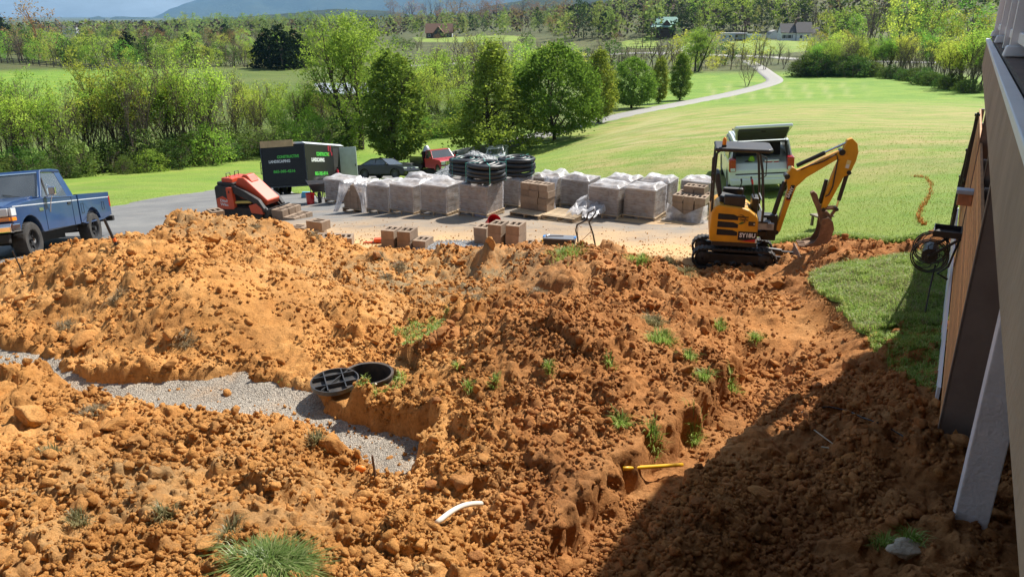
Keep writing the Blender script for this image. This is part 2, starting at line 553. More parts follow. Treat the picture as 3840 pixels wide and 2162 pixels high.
def ground_frame(x, y, yaw, half=(0.9, 1.5), f=None, lift=0.0):
    """matrix of a body standing on the land, its local +y turned by yaw"""
    f = f or G
    c, s = math.cos(yaw), math.sin(yaw)
    ex = np.array([c, s]); ey = np.array([-s, c])
    P = np.array([x, y])
    q = [P + ex * half[0], P - ex * half[0], P + ey * half[1], P - ey * half[1]]
    z = f(np.array([k[0] for k in q]), np.array([k[1] for k in q]))
    vx = Vector((ex[0] * 2 * half[0], ex[1] * 2 * half[0], z[0] - z[1]))
    vy = Vector((ey[0] * 2 * half[1], ey[1] * 2 * half[1], z[2] - z[3]))
    yv = vy.normalized(); zv = vx.cross(vy).normalized(); xv = yv.cross(zv)
    M = Matrix((xv, yv, zv)).transposed().to_4x4()
    M.translation = Vector((x, y, float(z.mean()) + lift))
    return M
# outlines on the land (photo pixels laid on the surface, then world coordinates)
def lay(pts):
    return [tuple(hit(*p)[:2]) for p in pts]
soil_edge = lay([(-500,1090),(-150,1035),(60,1000),(170,985),(350,945),(600,905),(900,893),(1200,915),(1500,937),(1900,955),(2200,950),(2480,962),
                 (2600,985),(2680,965),(2800,940),(2940,905),(3010,892),(3150,884),(3260,897),(3340,906),(3440,893),(3530,878),(3600,872)])
soil_edge += [(8.5, 12.5), (11, 9), (11, 1.2), (0, 0.8), (-12, 0.8), (-15, 8)]
patch_edge = lay([(3035,1035),(3080,1095),(3150,1140),(3190,1190),(3240,1245),(3310,1235),(3400,1215),(3480,1225),(3540,1215),(3552,1150),
                  (3556,1000),(3562,940),(3500,938),(3450,950),(3350,968),(3250,985),(3120,1003)])
_pe = []
for (x1, y1), (x2, y2) in zip(patch_edge, patch_edge[1:] + patch_edge[:1]):
    k = max(1, int(math.hypot(x2 - x1, y2 - y1) / .22))
    for i in range(k):
        x, y = x1 + (x2 - x1) * i / k, y1 + (y2 - y1) * i / k
        _pe.append((x + .07 * float(fbm(np.array([x * 3.]), np.array([y * 3.]), 3, 5)[0]), y + .07 * float(fbm(np.array([x * 3. + 9]), np.array([y * 3.]), 3, 6)[0])))
patch_edge = _pe
# asphalt: parking pad, drive down to the lower lane
pad_edge = lay([(-500,1030),(-520,800),(-200,862),(0,842),(200,812),(450,772),(640,736),(800,712),(960,692)])
pad_edge += lay([(1150,668),(1080,700),(1130,728),(1200,742),(1330,740),(1500,738),(1800,745),(2100,760),(2400,775),(2640,798),(2690,850),(2740,900),(2700,940),(2600,985),(2480,975),(2200,965),(1900,968),(1500,950),(1200,930),(900,905),(600,915),(350,955),(150,990),(0,1010)])
lane_mid = lay([(985,697),(1250,655),(1480,618),(1700,578),(1850,548),(1990,515),(2150,475),(2300,440),(2450,408),(2600,380),(2750,350),(2860,322),(2905,302),(2880,278),(2850,255)])
lane_mid += [tuple(hit(2820,238)[:2]), tuple(hit(2800,228)[:2])]
def lane_dist(x, y):
    return seg_dist(x, y, lane_mid)[0]
def lawn_z(x, y):
    z = G(x, y)
    r = np.hypot(x, y)
    z = z - (0.55 * sstep(0.0, 0.22, poly_sd(x, y, soil_edge)) + .9 * sstep(.6, 1.2, poly_sd(x, y, soil_edge))) * (r < 40)
    m = (r < 60)
    z = z - 0.10 * sstep(-0.12, 0.10, np.where(m, poly_sd(x, y, pad_edge), -9))
    z = z - 0.12 * sstep(2.0, 1.6, lane_dist(x, y)) * (r < 260)
    z = z + 0.03 * noise2(x * .7, y * .7, 5) * sstep(8, 20, r)
    return z
# surface materials
def attr(nt, name):
    return nd(nt, "ShaderNodeAttribute", attribute_name=name)
def ramp(nt, fac, stops):
    r = nd(nt, "ShaderNodeValToRGB")
    el = r.color_ramp.elements
    while len(el) < len(stops): el.new(0.5)
    for e, (p, c) in zip(el, stops):
        e.position = p; e.color = (*c, 1) if len(c) == 3 else c
    nt.links.new(fac, r.inputs[0])
    return r.outputs[0]
def mixc(nt, f, a, b, mode='MIX'):
    m = nd(nt, "ShaderNodeMixRGB", blend_type=mode)
    for i, s in ((0, f), (1, a), (2, b)):
        if hasattr(s, 'links') or isinstance(s, bpy.types.NodeSocket): nt.links.new(s, m.inputs[i])
        elif isinstance(s, (int, float)): m.inputs[i].default_value = s
        else: m.inputs[i].default_value = (*s, 1)
    return m.outputs[0]
def noise_node(nt, vec, scale, detail=6, rough=0.6, dist=0.0):
    n = nd(nt, "ShaderNodeTexNoise", i_Scale=scale, i_Detail=float(detail), i_Roughness=rough, i_Distortion=dist)
    if vec is not None: nt.links.new(vec, n.inputs['Vector'])
    return n.outputs[0]
def bump_to(nt, b, hts, strength=0.5, dist=0.02):
    nrm = None
    for h, s, d in hts:
        bp = nd(nt, "ShaderNodeBump"); bp.inputs['Strength'].default_value = s; bp.inputs['Distance'].default_value = d
        nt.links.new(h, bp.inputs['Height'])
        if nrm is not None: nt.links.new(nrm, bp.inputs['Normal'])
        nrm = bp.outputs[0]
    nt.links.new(nrm, b.inputs['Normal'])
def new_mat(name, rough=0.9, spec=0.2):
    m = bpy.data.materials.new(name); m.use_nodes = True
    nt = m.node_tree; b = nt.nodes["Principled BSDF"]
    b.inputs['Roughness'].default_value = rough; b.inputs['Specular IOR Level'].default_value = spec
    pos = nd(nt, "ShaderNodeNewGeometry").outputs['Position']
    MATS[name] = m
    return m, nt, b, pos
def scaled(nt, vec, s, rot=0.0):
    mp = nd(nt, "ShaderNodeMapping"); mp.inputs['Scale'].default_value = s; mp.inputs['Rotation'].default_value = (0, 0, rot)
    nt.links.new(vec, mp.inputs[0]); return mp.outputs[0]
# lawn
m_lawn, nt, b, pos = new_mat("lawn_grass", 0.85, 0.25)
base = ramp(nt, noise_node(nt, pos, 0.22, 6, 0.62), [(0.30, (0.11, 0.225, 0.024)), (0.52, (0.17, 0.285, 0.032)), (0.75, (0.27, 0.33, 0.055))])
fine = noise_node(nt, scaled(nt, pos, (5, 9, 5)), 3.0, 5, 0.75)
base = mixc(nt, 0.8, base, ramp(nt, fine, [(0.28, (0.45, 0.45, 0.45)), (0.5, (0.92, 0.92, 0.92)), (0.74, (1.5, 1.45, 1.3))]), 'MULTIPLY')
dry = attr(nt, "dry").outputs['Fac']
drn = noise_node(nt, scaled(nt, pos, (0.5, 1.0, 1), 0.5), 0.55, 7, 0.7)
mul = nd(nt, "ShaderNodeMath", operation='MULTIPLY'); nt.links.new(dry, mul.inputs[0])
drr = nd(nt, "ShaderNodeMapRange"); drr.inputs[1].default_value = 0.36; drr.inputs[2].default_value = 0.62
nt.links.new(drn, drr.inputs[0]); nt.links.new(drr.outputs[0], mul.inputs[1])
base = mixc(nt, mul.outputs[0], base, mixc(nt, noise_node(nt, pos, 2.5, 5, .7), (0.30, 0.245, 0.085), (0.46, 0.37, 0.16)))
stripe = attr(nt, "stripe").outputs['Fac']
base = mixc(nt, stripe, base, (0.40, 0.36, 0.17))
rough_g = attr(nt, "rough").outputs['Fac']
base = mixc(nt, rough_g, base, ramp(nt, noise_node(nt, pos, .05, 8, 0.7), [(0.3, (0.045, 0.060, 0.018)), (0.52, (0.085, 0.095, 0.03)), (0.75, (0.16, 0.135, 0.065))]))
nt.links.new(base, b.inputs['Base Color'])
bump_to(nt, b, [(fine, 0.9, 0.05), (noise_node(nt, pos, 38, 3, .6), 0.6, 0.02)])
# asphalt with blown orange dust
m_asph, nt, b, pos = new_mat("asphalt", 0.8, 0.35)
c = ramp(nt, noise_node(nt, pos, 0.7, 8, 0.65), [(0.3, (0.13, 0.13, 0.132)), (0.55, (0.19, 0.188, 0.18)), (0.8, (0.25, 0.24, 0.22))])
c = mixc(nt, 0.7, c, ramp(nt, noise_node(nt, pos, 90, 3, 0.7), [(0.3, (0.55,) * 3), (0.7, (1.35,) * 3)]), 'MULTIPLY')
dust = attr(nt, "dust").outputs['Fac']
dn = noise_node(nt, scaled(nt, pos, (0.55, 1.3, 1), 0.15), 1.1, 9, 0.72)
ad = nd(nt, "ShaderNodeMath", operation='ADD'); nt.links.new(dust, ad.inputs[0]); nt.links.new(dn, ad.inputs[1])
dr = nd(nt, "ShaderNodeMapRange"); dr.inputs[1].default_value = 0.62; dr.inputs[2].default_value = 1.25
nt.links.new(ad.outputs[0], dr.inputs[0])
c = mixc(nt, dr.outputs[0], c, mixc(nt, noise_node(nt, pos, 3, 6, .6), (0.50, 0.29, 0.115), (0.62, 0.42, 0.21)))
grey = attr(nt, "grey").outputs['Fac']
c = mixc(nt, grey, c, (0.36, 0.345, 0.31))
nt.links.new(c, b.inputs['Base Color'])
bump_to(nt, b, [(noise_node(nt, pos, 140, 3, .6), 0.4, 0.006), (noise_node(nt, pos, 9, 5, .6), 0.2, 0.02)])
# soil
def soil_mat(name):
    m, nt, b, pos = new_mat(name, 0.95, 0.1)
    red = attr(nt, "red").outputs['Fac']
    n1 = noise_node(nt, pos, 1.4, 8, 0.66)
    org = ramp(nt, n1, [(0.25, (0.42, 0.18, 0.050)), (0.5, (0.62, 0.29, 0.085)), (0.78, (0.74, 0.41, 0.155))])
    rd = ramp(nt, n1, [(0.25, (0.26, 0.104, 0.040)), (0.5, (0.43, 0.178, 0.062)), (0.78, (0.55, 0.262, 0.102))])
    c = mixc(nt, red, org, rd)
    c = mixc(nt, 0.8, c, ramp(nt, noise_node(nt, pos, .75, 5, 0.6), [(0.3, (0.66, 0.62, 0.60)), (0.5, (1.0, 1.0, 1.0)), (0.7, (1.22, 1.22, 1.25))]), 'MULTIPLY')
    c = mixc(nt, 0.75, c, ramp(nt, noise_node(nt, pos, 26, 6, 0.72), [(0.28, (0.42, 0.38, 0.36)), (0.5, (1.0, 1.0, 1.0)), (0.78, (1.25, 1.3, 1.4))]), 'MULTIPLY')
    tn = noise_node(nt, pos, 2.3, 7, 0.7)
    th = attr(nt, "thatch").outputs['Fac']
    a2 = nd(nt, "ShaderNodeMath", operation='MULTIPLY'); nt.links.new(th, a2.inputs[0])
    r2 = nd(nt, "ShaderNodeMapRange"); r2.inputs[1].default_value = .36; r2.inputs[2].default_value = .58
    nt.links.new(tn, r2.inputs[0]); nt.links.new(r2.outputs[0], a2.inputs[1])
    c = mixc(nt, a2.outputs[0], c, mixc(nt, noise_node(nt, pos, 60, 3, .7), (0.16, 0.115, 0.06), (0.40, 0.32, 0.19)))
    nt.links.new(c, b.inputs['Base Color'])
    bump_to(nt, b, [(noise_node(nt, pos, 48, 8, .75), 0.8, 0.035), (noise_node(nt, pos, 13, 6, .7), 0.6, 0.05)])
    return m
m_soil = soil_mat("clay_soil")
# crushed limestone
m_grav, nt, b, pos = new_mat("crushed_limestone", 0.9, 0.2)
vo = nd(nt, "ShaderNodeTexVoronoi", i_Scale=70.0); nt.links.new(pos, vo.inputs['Vector'])
c = ramp(nt, noise_node(nt, pos, 2.0, 7, .65), [(0.3, (0.28, 0.245, 0.20)), (0.55, (0.39, 0.345, 0.285)), (0.75, (0.47, 0.39, 0.30))])
c = mixc(nt, 0.8, c, ramp(nt, vo.outputs['Color'], [(0.2, (0.6, 0.6, 0.62)), (0.6, (1.0, 1.0, 1.0)), (0.9, (1.35, 1.33, 1.3))]), 'MULTIPLY')
c = mixc(nt, ramp(nt, noise_node(nt, pos, 1.1, 7, .7), [(0.5, (0, 0, 0)), (0.72, (0.7, 0.7, 0.7))]), c, (0.47, 0.29, 0.15))
nt.links.new(c, b.inputs['Base Color'])
bump_to(nt, b, [(vo.outputs['Distance'], 0.8, 0.02), (noise_node(nt, pos, 90, 4, .7), 0.5, 0.01)])
# lawn and far land: one sheet to the horizon
az = np.concatenate([np.linspace(-75, -42, 24, endpoint=False), np.linspace(-42, 42, 250, endpoint=False), np.linspace(42, 80, 26)]) * math.pi / 180
rr = np.concatenate([np.exp(np.arange(math.log(2.5), math.log(45), 0.0125)), np.exp(np.arange(math.log(45.2), math.log(17500), 0.034))])
A, Rr = np.meshgrid(az, rr)
X = Rr * np.sin(A); Y = Rr * np.cos(A)
Z = lawn_z(X, Y)
nr, na = X.shape
idx = np.arange(nr * na).reshape(nr, na)
F = np.stack([idx[:-1, :-1], idx[:-1, 1:], idx[1:, 1:], idx[1:, :-1]], -1).reshape(-1, 4)
ground = np_obj("ground", np.stack([X, Y, Z], -1).reshape(-1, 3), F, m_lawn, smooth=True)
tag(ground, "green and straw mown lawn falling away to the valley fields", None, None, "structure")
xf, yf, rf = X.ravel(), Y.ravel(), Rr.ravel()
# dry patches on the knoll, mowing lines on the far strip, unmown valley beyond
azf = np.degrees(np.arctan2(xf, yf))
knoll = sstep(24, 34, rf) * sstep(125, 80, rf) * sstep(2, 9, azf)
dryv = .9 * np.clip(knoll * 0.95 + 0.25 * sstep(20, 40, rf) * sstep(130, 60, rf), 0, 1) + 0.35 * sstep(12, 20, rf) * sstep(40, 26, rf)
strip = sstep(-0.5, .5, np.sin((azf * .8 + rf * 0.012) * 2 * math.pi) - 0.6) * sstep(118, 128, rf) * sstep(175, 160, rf) * sstep(13, 14.5, azf) * sstep(26, 22, azf) * 0.35
strip = strip + 0.5 * sstep(.25, .9, np.sin(rf * 2.1 + azf * .8)) * sstep(38, 46, rf) * sstep(100, 80, rf) * sstep(4, 8, azf) * sstep(20, 12, azf)
straw = np.exp(-((rf - 37 - 3 * np.sin(azf * .2)) / 2.0) ** 2) * sstep(10, 14, azf) * .9
rgh = sstep(185, 215, rf) * sstep(2, 8, azf) + sstep(82, 95, rf) * sstep(12, 4, azf) * np.maximum(sstep(-26, -20, azf), sstep(150, 130, rf)) * .7 + sstep(225, 250, rf) * sstep(6, 2, azf)
vcol(ground.data, "dry", np.clip(dryv + straw, 0, 1)); vcol(ground.data, "stripe", np.clip(strip, 0, 1)); vcol(ground.data, "rough", np.clip(rgh, 0, 1))
# asphalt pad and lane
def sheet(name, poly, zf, step, m, lift, attrs=None, skirt=0.12):
    xs = [p[0] for p in poly]; ys = [p[1] for p in poly]
    gx = np.arange(min(xs), max(xs) + step, step); gy = np.arange(min(ys), max(ys) + step, step)
    X, Y = np.meshgrid(gx, gy)
    sd = poly_sd(X, Y, poly)
    keep = sd > -step * 1.2
    # pull outside vertices onto the outline
    e = 0.02
    nx = (poly_sd(X + e, Y, poly) - poly_sd(X - e, Y, poly)) / (2 * e); ny = (poly_sd(X, Y + e, poly) - poly_sd(X, Y - e, poly)) / (2 * e)
    out = sd < 0
    X = np.where(out, X - nx * sd, X); Y = np.where(out, Y - ny * sd, Y)
    Z = zf(X, Y) + lift - np.where(out, skirt, 0)
    idx = np.full(X.shape, -1); idx[keep] = np.arange(keep.sum())
    q = np.stack([idx[:-1, :-1], idx[:-1, 1:], idx[1:, 1:], idx[1:, :-1]], -1).reshape(-1, 4)
    q = q[(q >= 0).all(1)]
    o = np_obj(name, np.stack([X[keep], Y[keep], Z[keep]], -1), q, m, smooth=True)
    for k, fn in (attrs or {}).items():
        vcol(o.data, k, fn(X[keep], Y[keep], sd[keep]))
    return o
def dust_f(x, y, sd):
    d = -poly_sd(x, y, soil_edge)
    return np.clip(0.62 * np.exp(-np.maximum(d, 0) / 1.3) + 0.30 * np.exp(-np.maximum(d, 0) / 4.5) + 0.05, 0, 1) * sstep(-12, -6, x) + 0.55 * np.exp(-(((x - 3.5) / 3) ** 2 + ((y - 14.2) / 1.2) ** 2))
driveway = sheet("driveway", pad_edge, G, 0.22, m_asph, 0.045, {"dust": dust_f, "grey": lambda x, y, sd: 0.75 * sstep(0.25, 0.05, sd) * sstep(22, 24, y) + .0 * x})
tag(driveway, "grey asphalt parking pad dusted with orange clay", None, None, "structure")
# lane as a ribbon
def ribbon(name, mid, half, m, lift, zf=G, sub=14):
    pts = []
    P = [np.array(p[:2]) for p in mid]
    P = [2 * P[0] - P[1]] + P + [2 * P[-1] - P[-2]]
    for i in range(1, len(P) - 2):
        for k in range(sub):
            t = k / sub
            pts.append(0.5 * ((2 * P[i]) + (-P[i - 1] + P[i + 1]) * t + (2 * P[i - 1] - 5 * P[i] + 4 * P[i + 1] - P[i + 2]) * t * t + (-P[i - 1] + 3 * P[i] - 3 * P[i + 1] + P[i + 2]) * t ** 3))
    pts.append(P[-2]); pts = np.array(pts)
    tg = np.gradient(pts, axis=0); tg /= np.linalg.norm(tg, axis=1)[:, None]
    nrm = np.stack([tg[:, 1], -tg[:, 0]], 1)
    offs = [-half - .08, -half, -half * .5, 0, half * .5, half, half + .08]
    L = [pts + nrm * o for o in offs]
    V = np.stack(L, 1)
    Z = zf(V[..., 0], V[..., 1]) + lift
    Z[:, 0] -= .3; Z[:, -1] -= .3
    n = len(pts); k = len(offs)
    idx = np.arange(n * k).reshape(n, k)
    F = np.stack([idx[:-1, :-1], idx[:-1, 1:], idx[1:, 1:], idx[1:, :-1]], -1).reshape(-1, 4)
    o = np_obj(name, np.concatenate([V, Z[..., None]], -1).reshape(-1, 3), F, m, smooth=True)
    return o, pts
lane, lane_pts = ribbon("road", lane_mid, 1.7, m_asph, 0.055)
tag(lane, "narrow paved lane curving through the lawn past the row of trees", None, None, "structure")
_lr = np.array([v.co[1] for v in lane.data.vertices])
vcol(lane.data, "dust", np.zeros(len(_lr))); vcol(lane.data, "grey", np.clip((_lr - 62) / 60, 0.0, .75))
# dug-over clay: heaps, cut banks and trenches
S_PTS = [
 # heap behind, by the loader
 (600,850,1.0),(760,812,1.12),(900,822,1.02),(1050,850,.9),(1180,885,.6),(700,880,1.0),(900,880,.95),(1100,920,.6),(580,880,.85),
 # long left heap
 (170,937,1.05),(330,925,1.35),(500,917,1.5),(650,925,1.5),(800,945,1.4),(950,980,1.3),(300,1050,1.35),(600,1050,1.5),(200,1200,1.0),(500,1200,1.25),
 (800,1150,1.35),(900,1280,1.05),(600,1330,.98),(300,1340,.92),(100,1250,.9),(0,1150,.9),(1100,1080,1.15),(1200,1250,.97),(1000,1370,.95),(1100,1430,.92),
 (60,1030,.35),(-100,1100,.5),(1300,1150,.95),(1450,1180,.88),(1350,1330,.92),(1500,1330,.97),(-300,1250,.8),
 # low mounds in the middle
 (1300,980,.55),(1500,955,.4),(1500,1030,.5),(1700,1000,.4),(1820,908,.9),(1790,985,.5),(1870,985,.5),(1700,1090,.6),(1900,1050,.7),(1600,1220,.9),(1750,1100,.75),
 # centre heap, back and front crest
 (2150,937,1.3),(2000,985,1.05),(2080,955,1.2),(2300,962,1.25),(2400,990,1.2),(2550,1050,1.05),(1910,965,.6),(2600,1100,1.0),(2670,1150,.95),(2250,1100,1.15),
 (2000,1172,1.75),(1900,1195,1.5),(2150,1165,1.55),(2300,1190,1.4),(2500,1220,1.2),(1750,1290,1.3),(1600,1340,1.08),(2700,1280,1.05),(2780,1380,1.1),
 (2000,1350,1.5),(2200,1400,1.47),(2500,1450,1.33),(1700,1450,1.27),(1500,1500,1.1),(1300,1480,1.0),(1750,1600,1.22),(2000,1600,1.33),(2300,1650,1.37),
 (2500,1650,1.32),(2600,1570,1.27),(1620,1620,1.15),(1800,1750,1.25),(2100,1800,1.35),(2250,1850,1.4),(1700,1900,1.2),(1900,2000,1.33),(2000,2140,1.5),
 # near left heap
 (100,1405,1.25),(220,1372,1.38),(350,1480,1.25),(560,1545,1.3),(900,1605,1.35),(1080,1585,1.36),(1290,1690,1.2),(1390,1800,1.12),(1500,1895,1.08),
 (300,1650,1.5),(800,1750,1.55),(0,1600,1.5),(200,1950,1.7),(700,2000,1.7),(1100,1850,1.5),(1200,2050,1.65),(1500,2080,1.55),(-300,1500,1.3),(-300,2000,1.7),
 (0,2150,1.8),(600,2150,1.8),(1400,2150,1.65),
 # scraped ground on the right
 (3000,1420,1.2),(3200,1330,1.25),(2800,1650,1.5),(3000,1700,1.6),(3400,1600,1.85),(2600,1950,1.6),(3000,2100,1.75),(3500,2100,1.9),(3300,1400,1.45),
 (3500,1480,1.7),(2400,2150,1.65),(3200,1900,1.75),(3700,1700,1.9),
 (3150,930,1.08),(3080,965,.92),(3000,1010,.66),(3250,950,.92),(3400,925,.72),(2900,1080,.62),(2750,1050,.5),(2700,1000,.34),(2980,950,.55),(2850,1150,.78),(2950,1200,.85),
 (3000,1150,.82),(3100,1235,.95),(2900,1300,.92),(3000,1350,1.02),(2850,1400,1.0)]
_s = [at_z(*p) for p in S_PTS]
_se = [(p[0], p[1], gz(*p[:2])) for p in soil_edge[:23]]
_s += _se + [(8.5, 12.5, 1.6), (10, 9, 1.85), (9, 4, 1.9), (4, 1.5, 1.9), (-6, 1.5, 1.9), (-12, 4, 1.7), (-13, 10, .6)]
_s += [(p[0], p[1], gz(*p) - 0.06) for p in patch_edge[::7]] + [(p[0], p[1], gz(*p) - 0.06) for p in [tuple(np.mean(patch_edge, axis=0))]]
S0 = Baked(TPS(_s, 1e-6), R(-75), R(75), R(.35), 0.6, 24, 0.007)
def lay_z(pts, z):
    return [tuple(at_z(p[0], p[1], z)[:2]) for p in pts]
path_poly = lay_z([(-500,1250),(0,1285),(210,1330),(300,1420),(400,1440),(520,1449),(600,1440),(682,1419),(760,1430),(890,1392),(930,1400),(960,1450),(1110,1455),(1245,1490),
                   (1290,1530),(1350,1570),(1420,1600),(1540,1615),(1620,1640),(1650,1700),(1600,1760),(1580,1850),(1560,1890),(1480,1860),(1300,1800),(1100,1700),(700,1650),
                   (300,1600),(0,1450),(-500,1420)], .8)
trench = lay_z([(2895,1180),(2880,1260),(2840,1400),(2720,1600),(2560,1745),(2440,1860),(2330,1995),(2230,2162),(2180,2300)], 1.1)
riser_c = at_z(1382, 1412, .93)[:2]
lid_c = at_z(1258, 1452, .95)[:2]
def soil_smooth(x, y):
    """where the surface is finely crumbled instead of cloddy"""
    c1 = at_z(950, 1130, 1.25); c2 = at_z(3060, 1230, .9); c3 = at_z(2650, 1650, 1.0)
    m = np.exp(-(((x - c1[0]) / 1.0) ** 2 + ((y - c1[1]) / 1.3) ** 2))
    m = np.maximum(m, np.exp(-(((x - c2[0]) / .9) ** 2 + ((y - c2[1]) / 1.6) ** 2)))
    m = np.maximum(m, .8 * np.exp(-(((x - c3[0]) / .6) ** 2 + ((y - c3[1]) / .7) ** 2)))
    return m
def S_parts(x, y):
    x = np.asarray(x, float); y = np.asarray(y, float)
    z = S0(x, y)
    sd_all = poly_sd(x, y, soil_edge)
    w = sstep(-0.1, 0.5, sd_all)
    smooth = soil_smooth(x, y)
    wig = 0.09 * noise2(x * 2.2, y * 2.2, 31) + 0.05 * noise2(x * 6, y * 6, 32)
    # gravel cut
    psd = poly_sd(x, y, path_poly, .6) + wig * .8
    cut = sstep(-0.02, 0.17, psd)
    z = z * (1 - cut) + np.minimum(z, 0.70) * cut
    # trench along the cut bank
    td, tp = seg_dist(x, y, trench)
    half = 0.34 + 0.03 * np.sin(tp * 2.1)
    tc = sstep(-0.03, 0.11, half - td + wig)
    smooth = np.maximum(smooth, .75 * sstep(.75, .3, td))
    z = z - tc * 0.38 * sstep(0.0, 1.4, tp)
    # lawn patch stands proud of the scraped floor: soil stays under the turf
    pd = poly_sd(x, y, patch_edge, .6)
    z = np.where(pd > -0.35, z * sstep(0.1, -.30, pd) + (G(x, y) - 0.05) * (1 - sstep(0.1, -.30, pd)), z)
    rough = (1 - .78 * smooth) * w * (1 - .75 * cut) * sstep(.05, -.1, pd)
    n = 0.075 * fbm(x * 1.1, y * 1.1, 5, 3) + 0.02 * fbm(x * 7, y * 7, 3, 9)
    n = n + .5 * 0.42 * lump(x, y, 0.42, 3, .15) + .6 * 0.19 * lump(x + 3, y, 0.19, 7, .34) + .7 * 0.095 * lump(x, y + 5, 0.095, 13, .62) + .6 * .05 * lump(x, y, .05, 17, .7)
    # tooth marks on the trench bank
    z = z + (n - .045) * rough + 0.01 * fbm(x * 9, y * 9, 3, 41) * (1 - rough)
    hd = np.hypot(x - riser_c[0], y - riser_c[1])
    z = z - 0.55 * sstep(0.36, 0.31, hd)
    ld = np.hypot(x - lid_c[0], y - lid_c[1])
    z = np.where((hd < .6) | (ld < .45), np.minimum(z, 0.92 + .035 * fbm(x * 4, y * 4, 4, 2)), z)
    z = (G(x, y) - 0.07) * (1 - w) + z * w
    return z, cut, smooth, psd
def S(x, y):
    return S_parts(x, y)[0]
az = np.linspace(-52, 50, 500) * math.pi / 180
rr = np.exp(np.arange(math.log(2.3), math.log(20.5), 0.0038))
A, Rr = np.meshgrid(az, rr)
X = Rr * np.sin(A); Y = Rr * np.cos(A)
keep = poly_sd(X, Y, soil_edge) > -0.45
Xk, Yk = X[keep], Y[keep]
Zk, cutk, smk, psdk = S_parts(Xk, Yk)
# crumble sideways a little so that banks overhang unevenly
Xk2 = Xk + 0.028 * fbm(Xk * 6, Yk * 6 + Zk * 9, 3, 61); Yk2 = Yk + 0.028 * fbm(Xk * 6 + 40, Yk * 6 + Zk * 9, 3, 62)
idx = np.full(X.shape, -1); idx[keep] = np.arange(keep.sum())
q = np.stack([idx[:-1, :-1], idx[:-1, 1:], idx[1:, 1:], idx[1:, :-1]], -1).reshape(-1, 4)
q = q[(q >= 0).all(1)]
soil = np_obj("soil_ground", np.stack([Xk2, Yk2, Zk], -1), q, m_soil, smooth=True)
tag(soil, "dug-over orange clay heaped up and trenched in front of the house", None, None, "structure")
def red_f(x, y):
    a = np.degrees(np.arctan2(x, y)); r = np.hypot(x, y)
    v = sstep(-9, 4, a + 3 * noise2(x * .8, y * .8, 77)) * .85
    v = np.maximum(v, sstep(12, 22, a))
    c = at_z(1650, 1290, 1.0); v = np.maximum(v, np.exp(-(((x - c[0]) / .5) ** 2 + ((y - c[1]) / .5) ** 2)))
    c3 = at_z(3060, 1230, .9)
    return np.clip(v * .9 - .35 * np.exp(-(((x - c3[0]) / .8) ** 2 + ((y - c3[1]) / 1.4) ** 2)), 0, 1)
def thatch_f(x, y):
    c = at_z(1700, 1050, .5)
    v = 1.0 * np.exp(-(((x - c[0]) / 2.4) ** 2 + ((y - c[1]) / 1.7) ** 2))
    c = at_z(800, 860, 1.0); v = v + .6 * np.exp(-(((x - c[0]) / 2) ** 2 + ((y - c[1]) / .8) ** 2))
    c = at_z(500, 1850, 1.6); v = v + .45 * np.exp(-(((x - c[0]) / 2) ** 2 + ((y - c[1]) / 1.2) ** 2))
    return np.clip(v + .12, 0, 1)
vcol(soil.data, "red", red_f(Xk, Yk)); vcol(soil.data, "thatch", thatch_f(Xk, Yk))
# gravel bed in the cut
def grav_z(x, y):
    sd = poly_sd(x, y, path_poly)
    return 0.79 + 0.02 * fbm(x * 1.2, y * 1.2, 3, 21) + 0.07 * sstep(.35, -.05, sd) * sstep(-.35, .1, noise2(x * .9 + 4, y * .9, 8)) * (y > 7.4)
gx = np.arange(-11, 0.4, 0.035); gy = np.arange(5.6, 12, 0.035)
X, Y = np.meshgrid(gx, gy)
keep = poly_sd(X, Y, path_poly) > -0.10
idx = np.full(X.shape, -1); idx[keep] = np.arange(keep.sum())
q = np.stack([idx[:-1, :-1], idx[:-1, 1:], idx[1:, 1:], idx[1:, :-1]], -1).reshape(-1, 4); q = q[(q >= 0).all(1)]
gb = np_obj("gravel_path", np.stack([X[keep], Y[keep], grav_z(X[keep], Y[keep]) + 0.006 * noise2(X[keep] * 20, Y[keep] * 20, 4)], -1), q, m_grav, smooth=True)
tag(gb, "bed of pale crushed stone along the cut bank", None, None, "structure")
# loose clods and stones
def ico(sub):
    bm = bmesh.new(); bmesh.ops.create_icosphere(bm, subdivisions=sub, radius=1.0)
    v = np.array([p.co[:] for p in bm.verts]); f = np.array([[q.index for q in fc.verts] for fc in bm.faces]); bm.free()
    return v, f
def lumpy(v, rng, amp=.28, flat=.7):
    w = v.copy()
    for _ in range(7):                         # a few random cleavage planes
        d = rng.normal(size=3); d /= np.linalg.norm(d); h = rng.uniform(.45, .85)
        s = w @ d; m = s > h; w[m] -= np.outer((s[m] - h) * .92, d)
    w *= 1 + amp * (rng.random((len(w), 1)) - .5)
    w *= rng.uniform(.75, 1.25, 3) * np.array([1, 1, flat])
    return w
rng = np.random.default_rng(5)
V0, F0 = ico(1); V1, F1 = ico(2); V2, F2 = ico(3)
VO = np.array([[1, 0, 0], [-1, 0, 0], [0, 1, 0], [0, -1, 0], [0, 0, 1], [0, 0, -1.]]); FO = np.array([[0, 2, 4], [2, 1, 4], [1, 3, 4], [3, 0, 4], [2, 0, 5], [1, 2, 5], [3, 1, 5], [0, 3, 5]])
protosO = [VO * rng.uniform(.6, 1.3, (6, 1)) + rng.normal(0, .22, (6, 3)) for _ in range(12)]
protos0 = [lumpy(V0, rng) for _ in range(10)]          # 20-faced crumbs (icosphere level 1)
protos1 = [lumpy(V1, rng, .30) for _ in range(10)]     # 80-faced
protos2 = []
for _ in range(9):
    w = lumpy(lumpy(V2, rng, .03), rng, .04)
    n = fbm(w[:, 0] * 2 + 9 * _, w[:, 1] * 2 + w[:, 2] * 1.7, 3, 70 + _)
    protos2.append(w * (1 + .22 * n[:, None]))
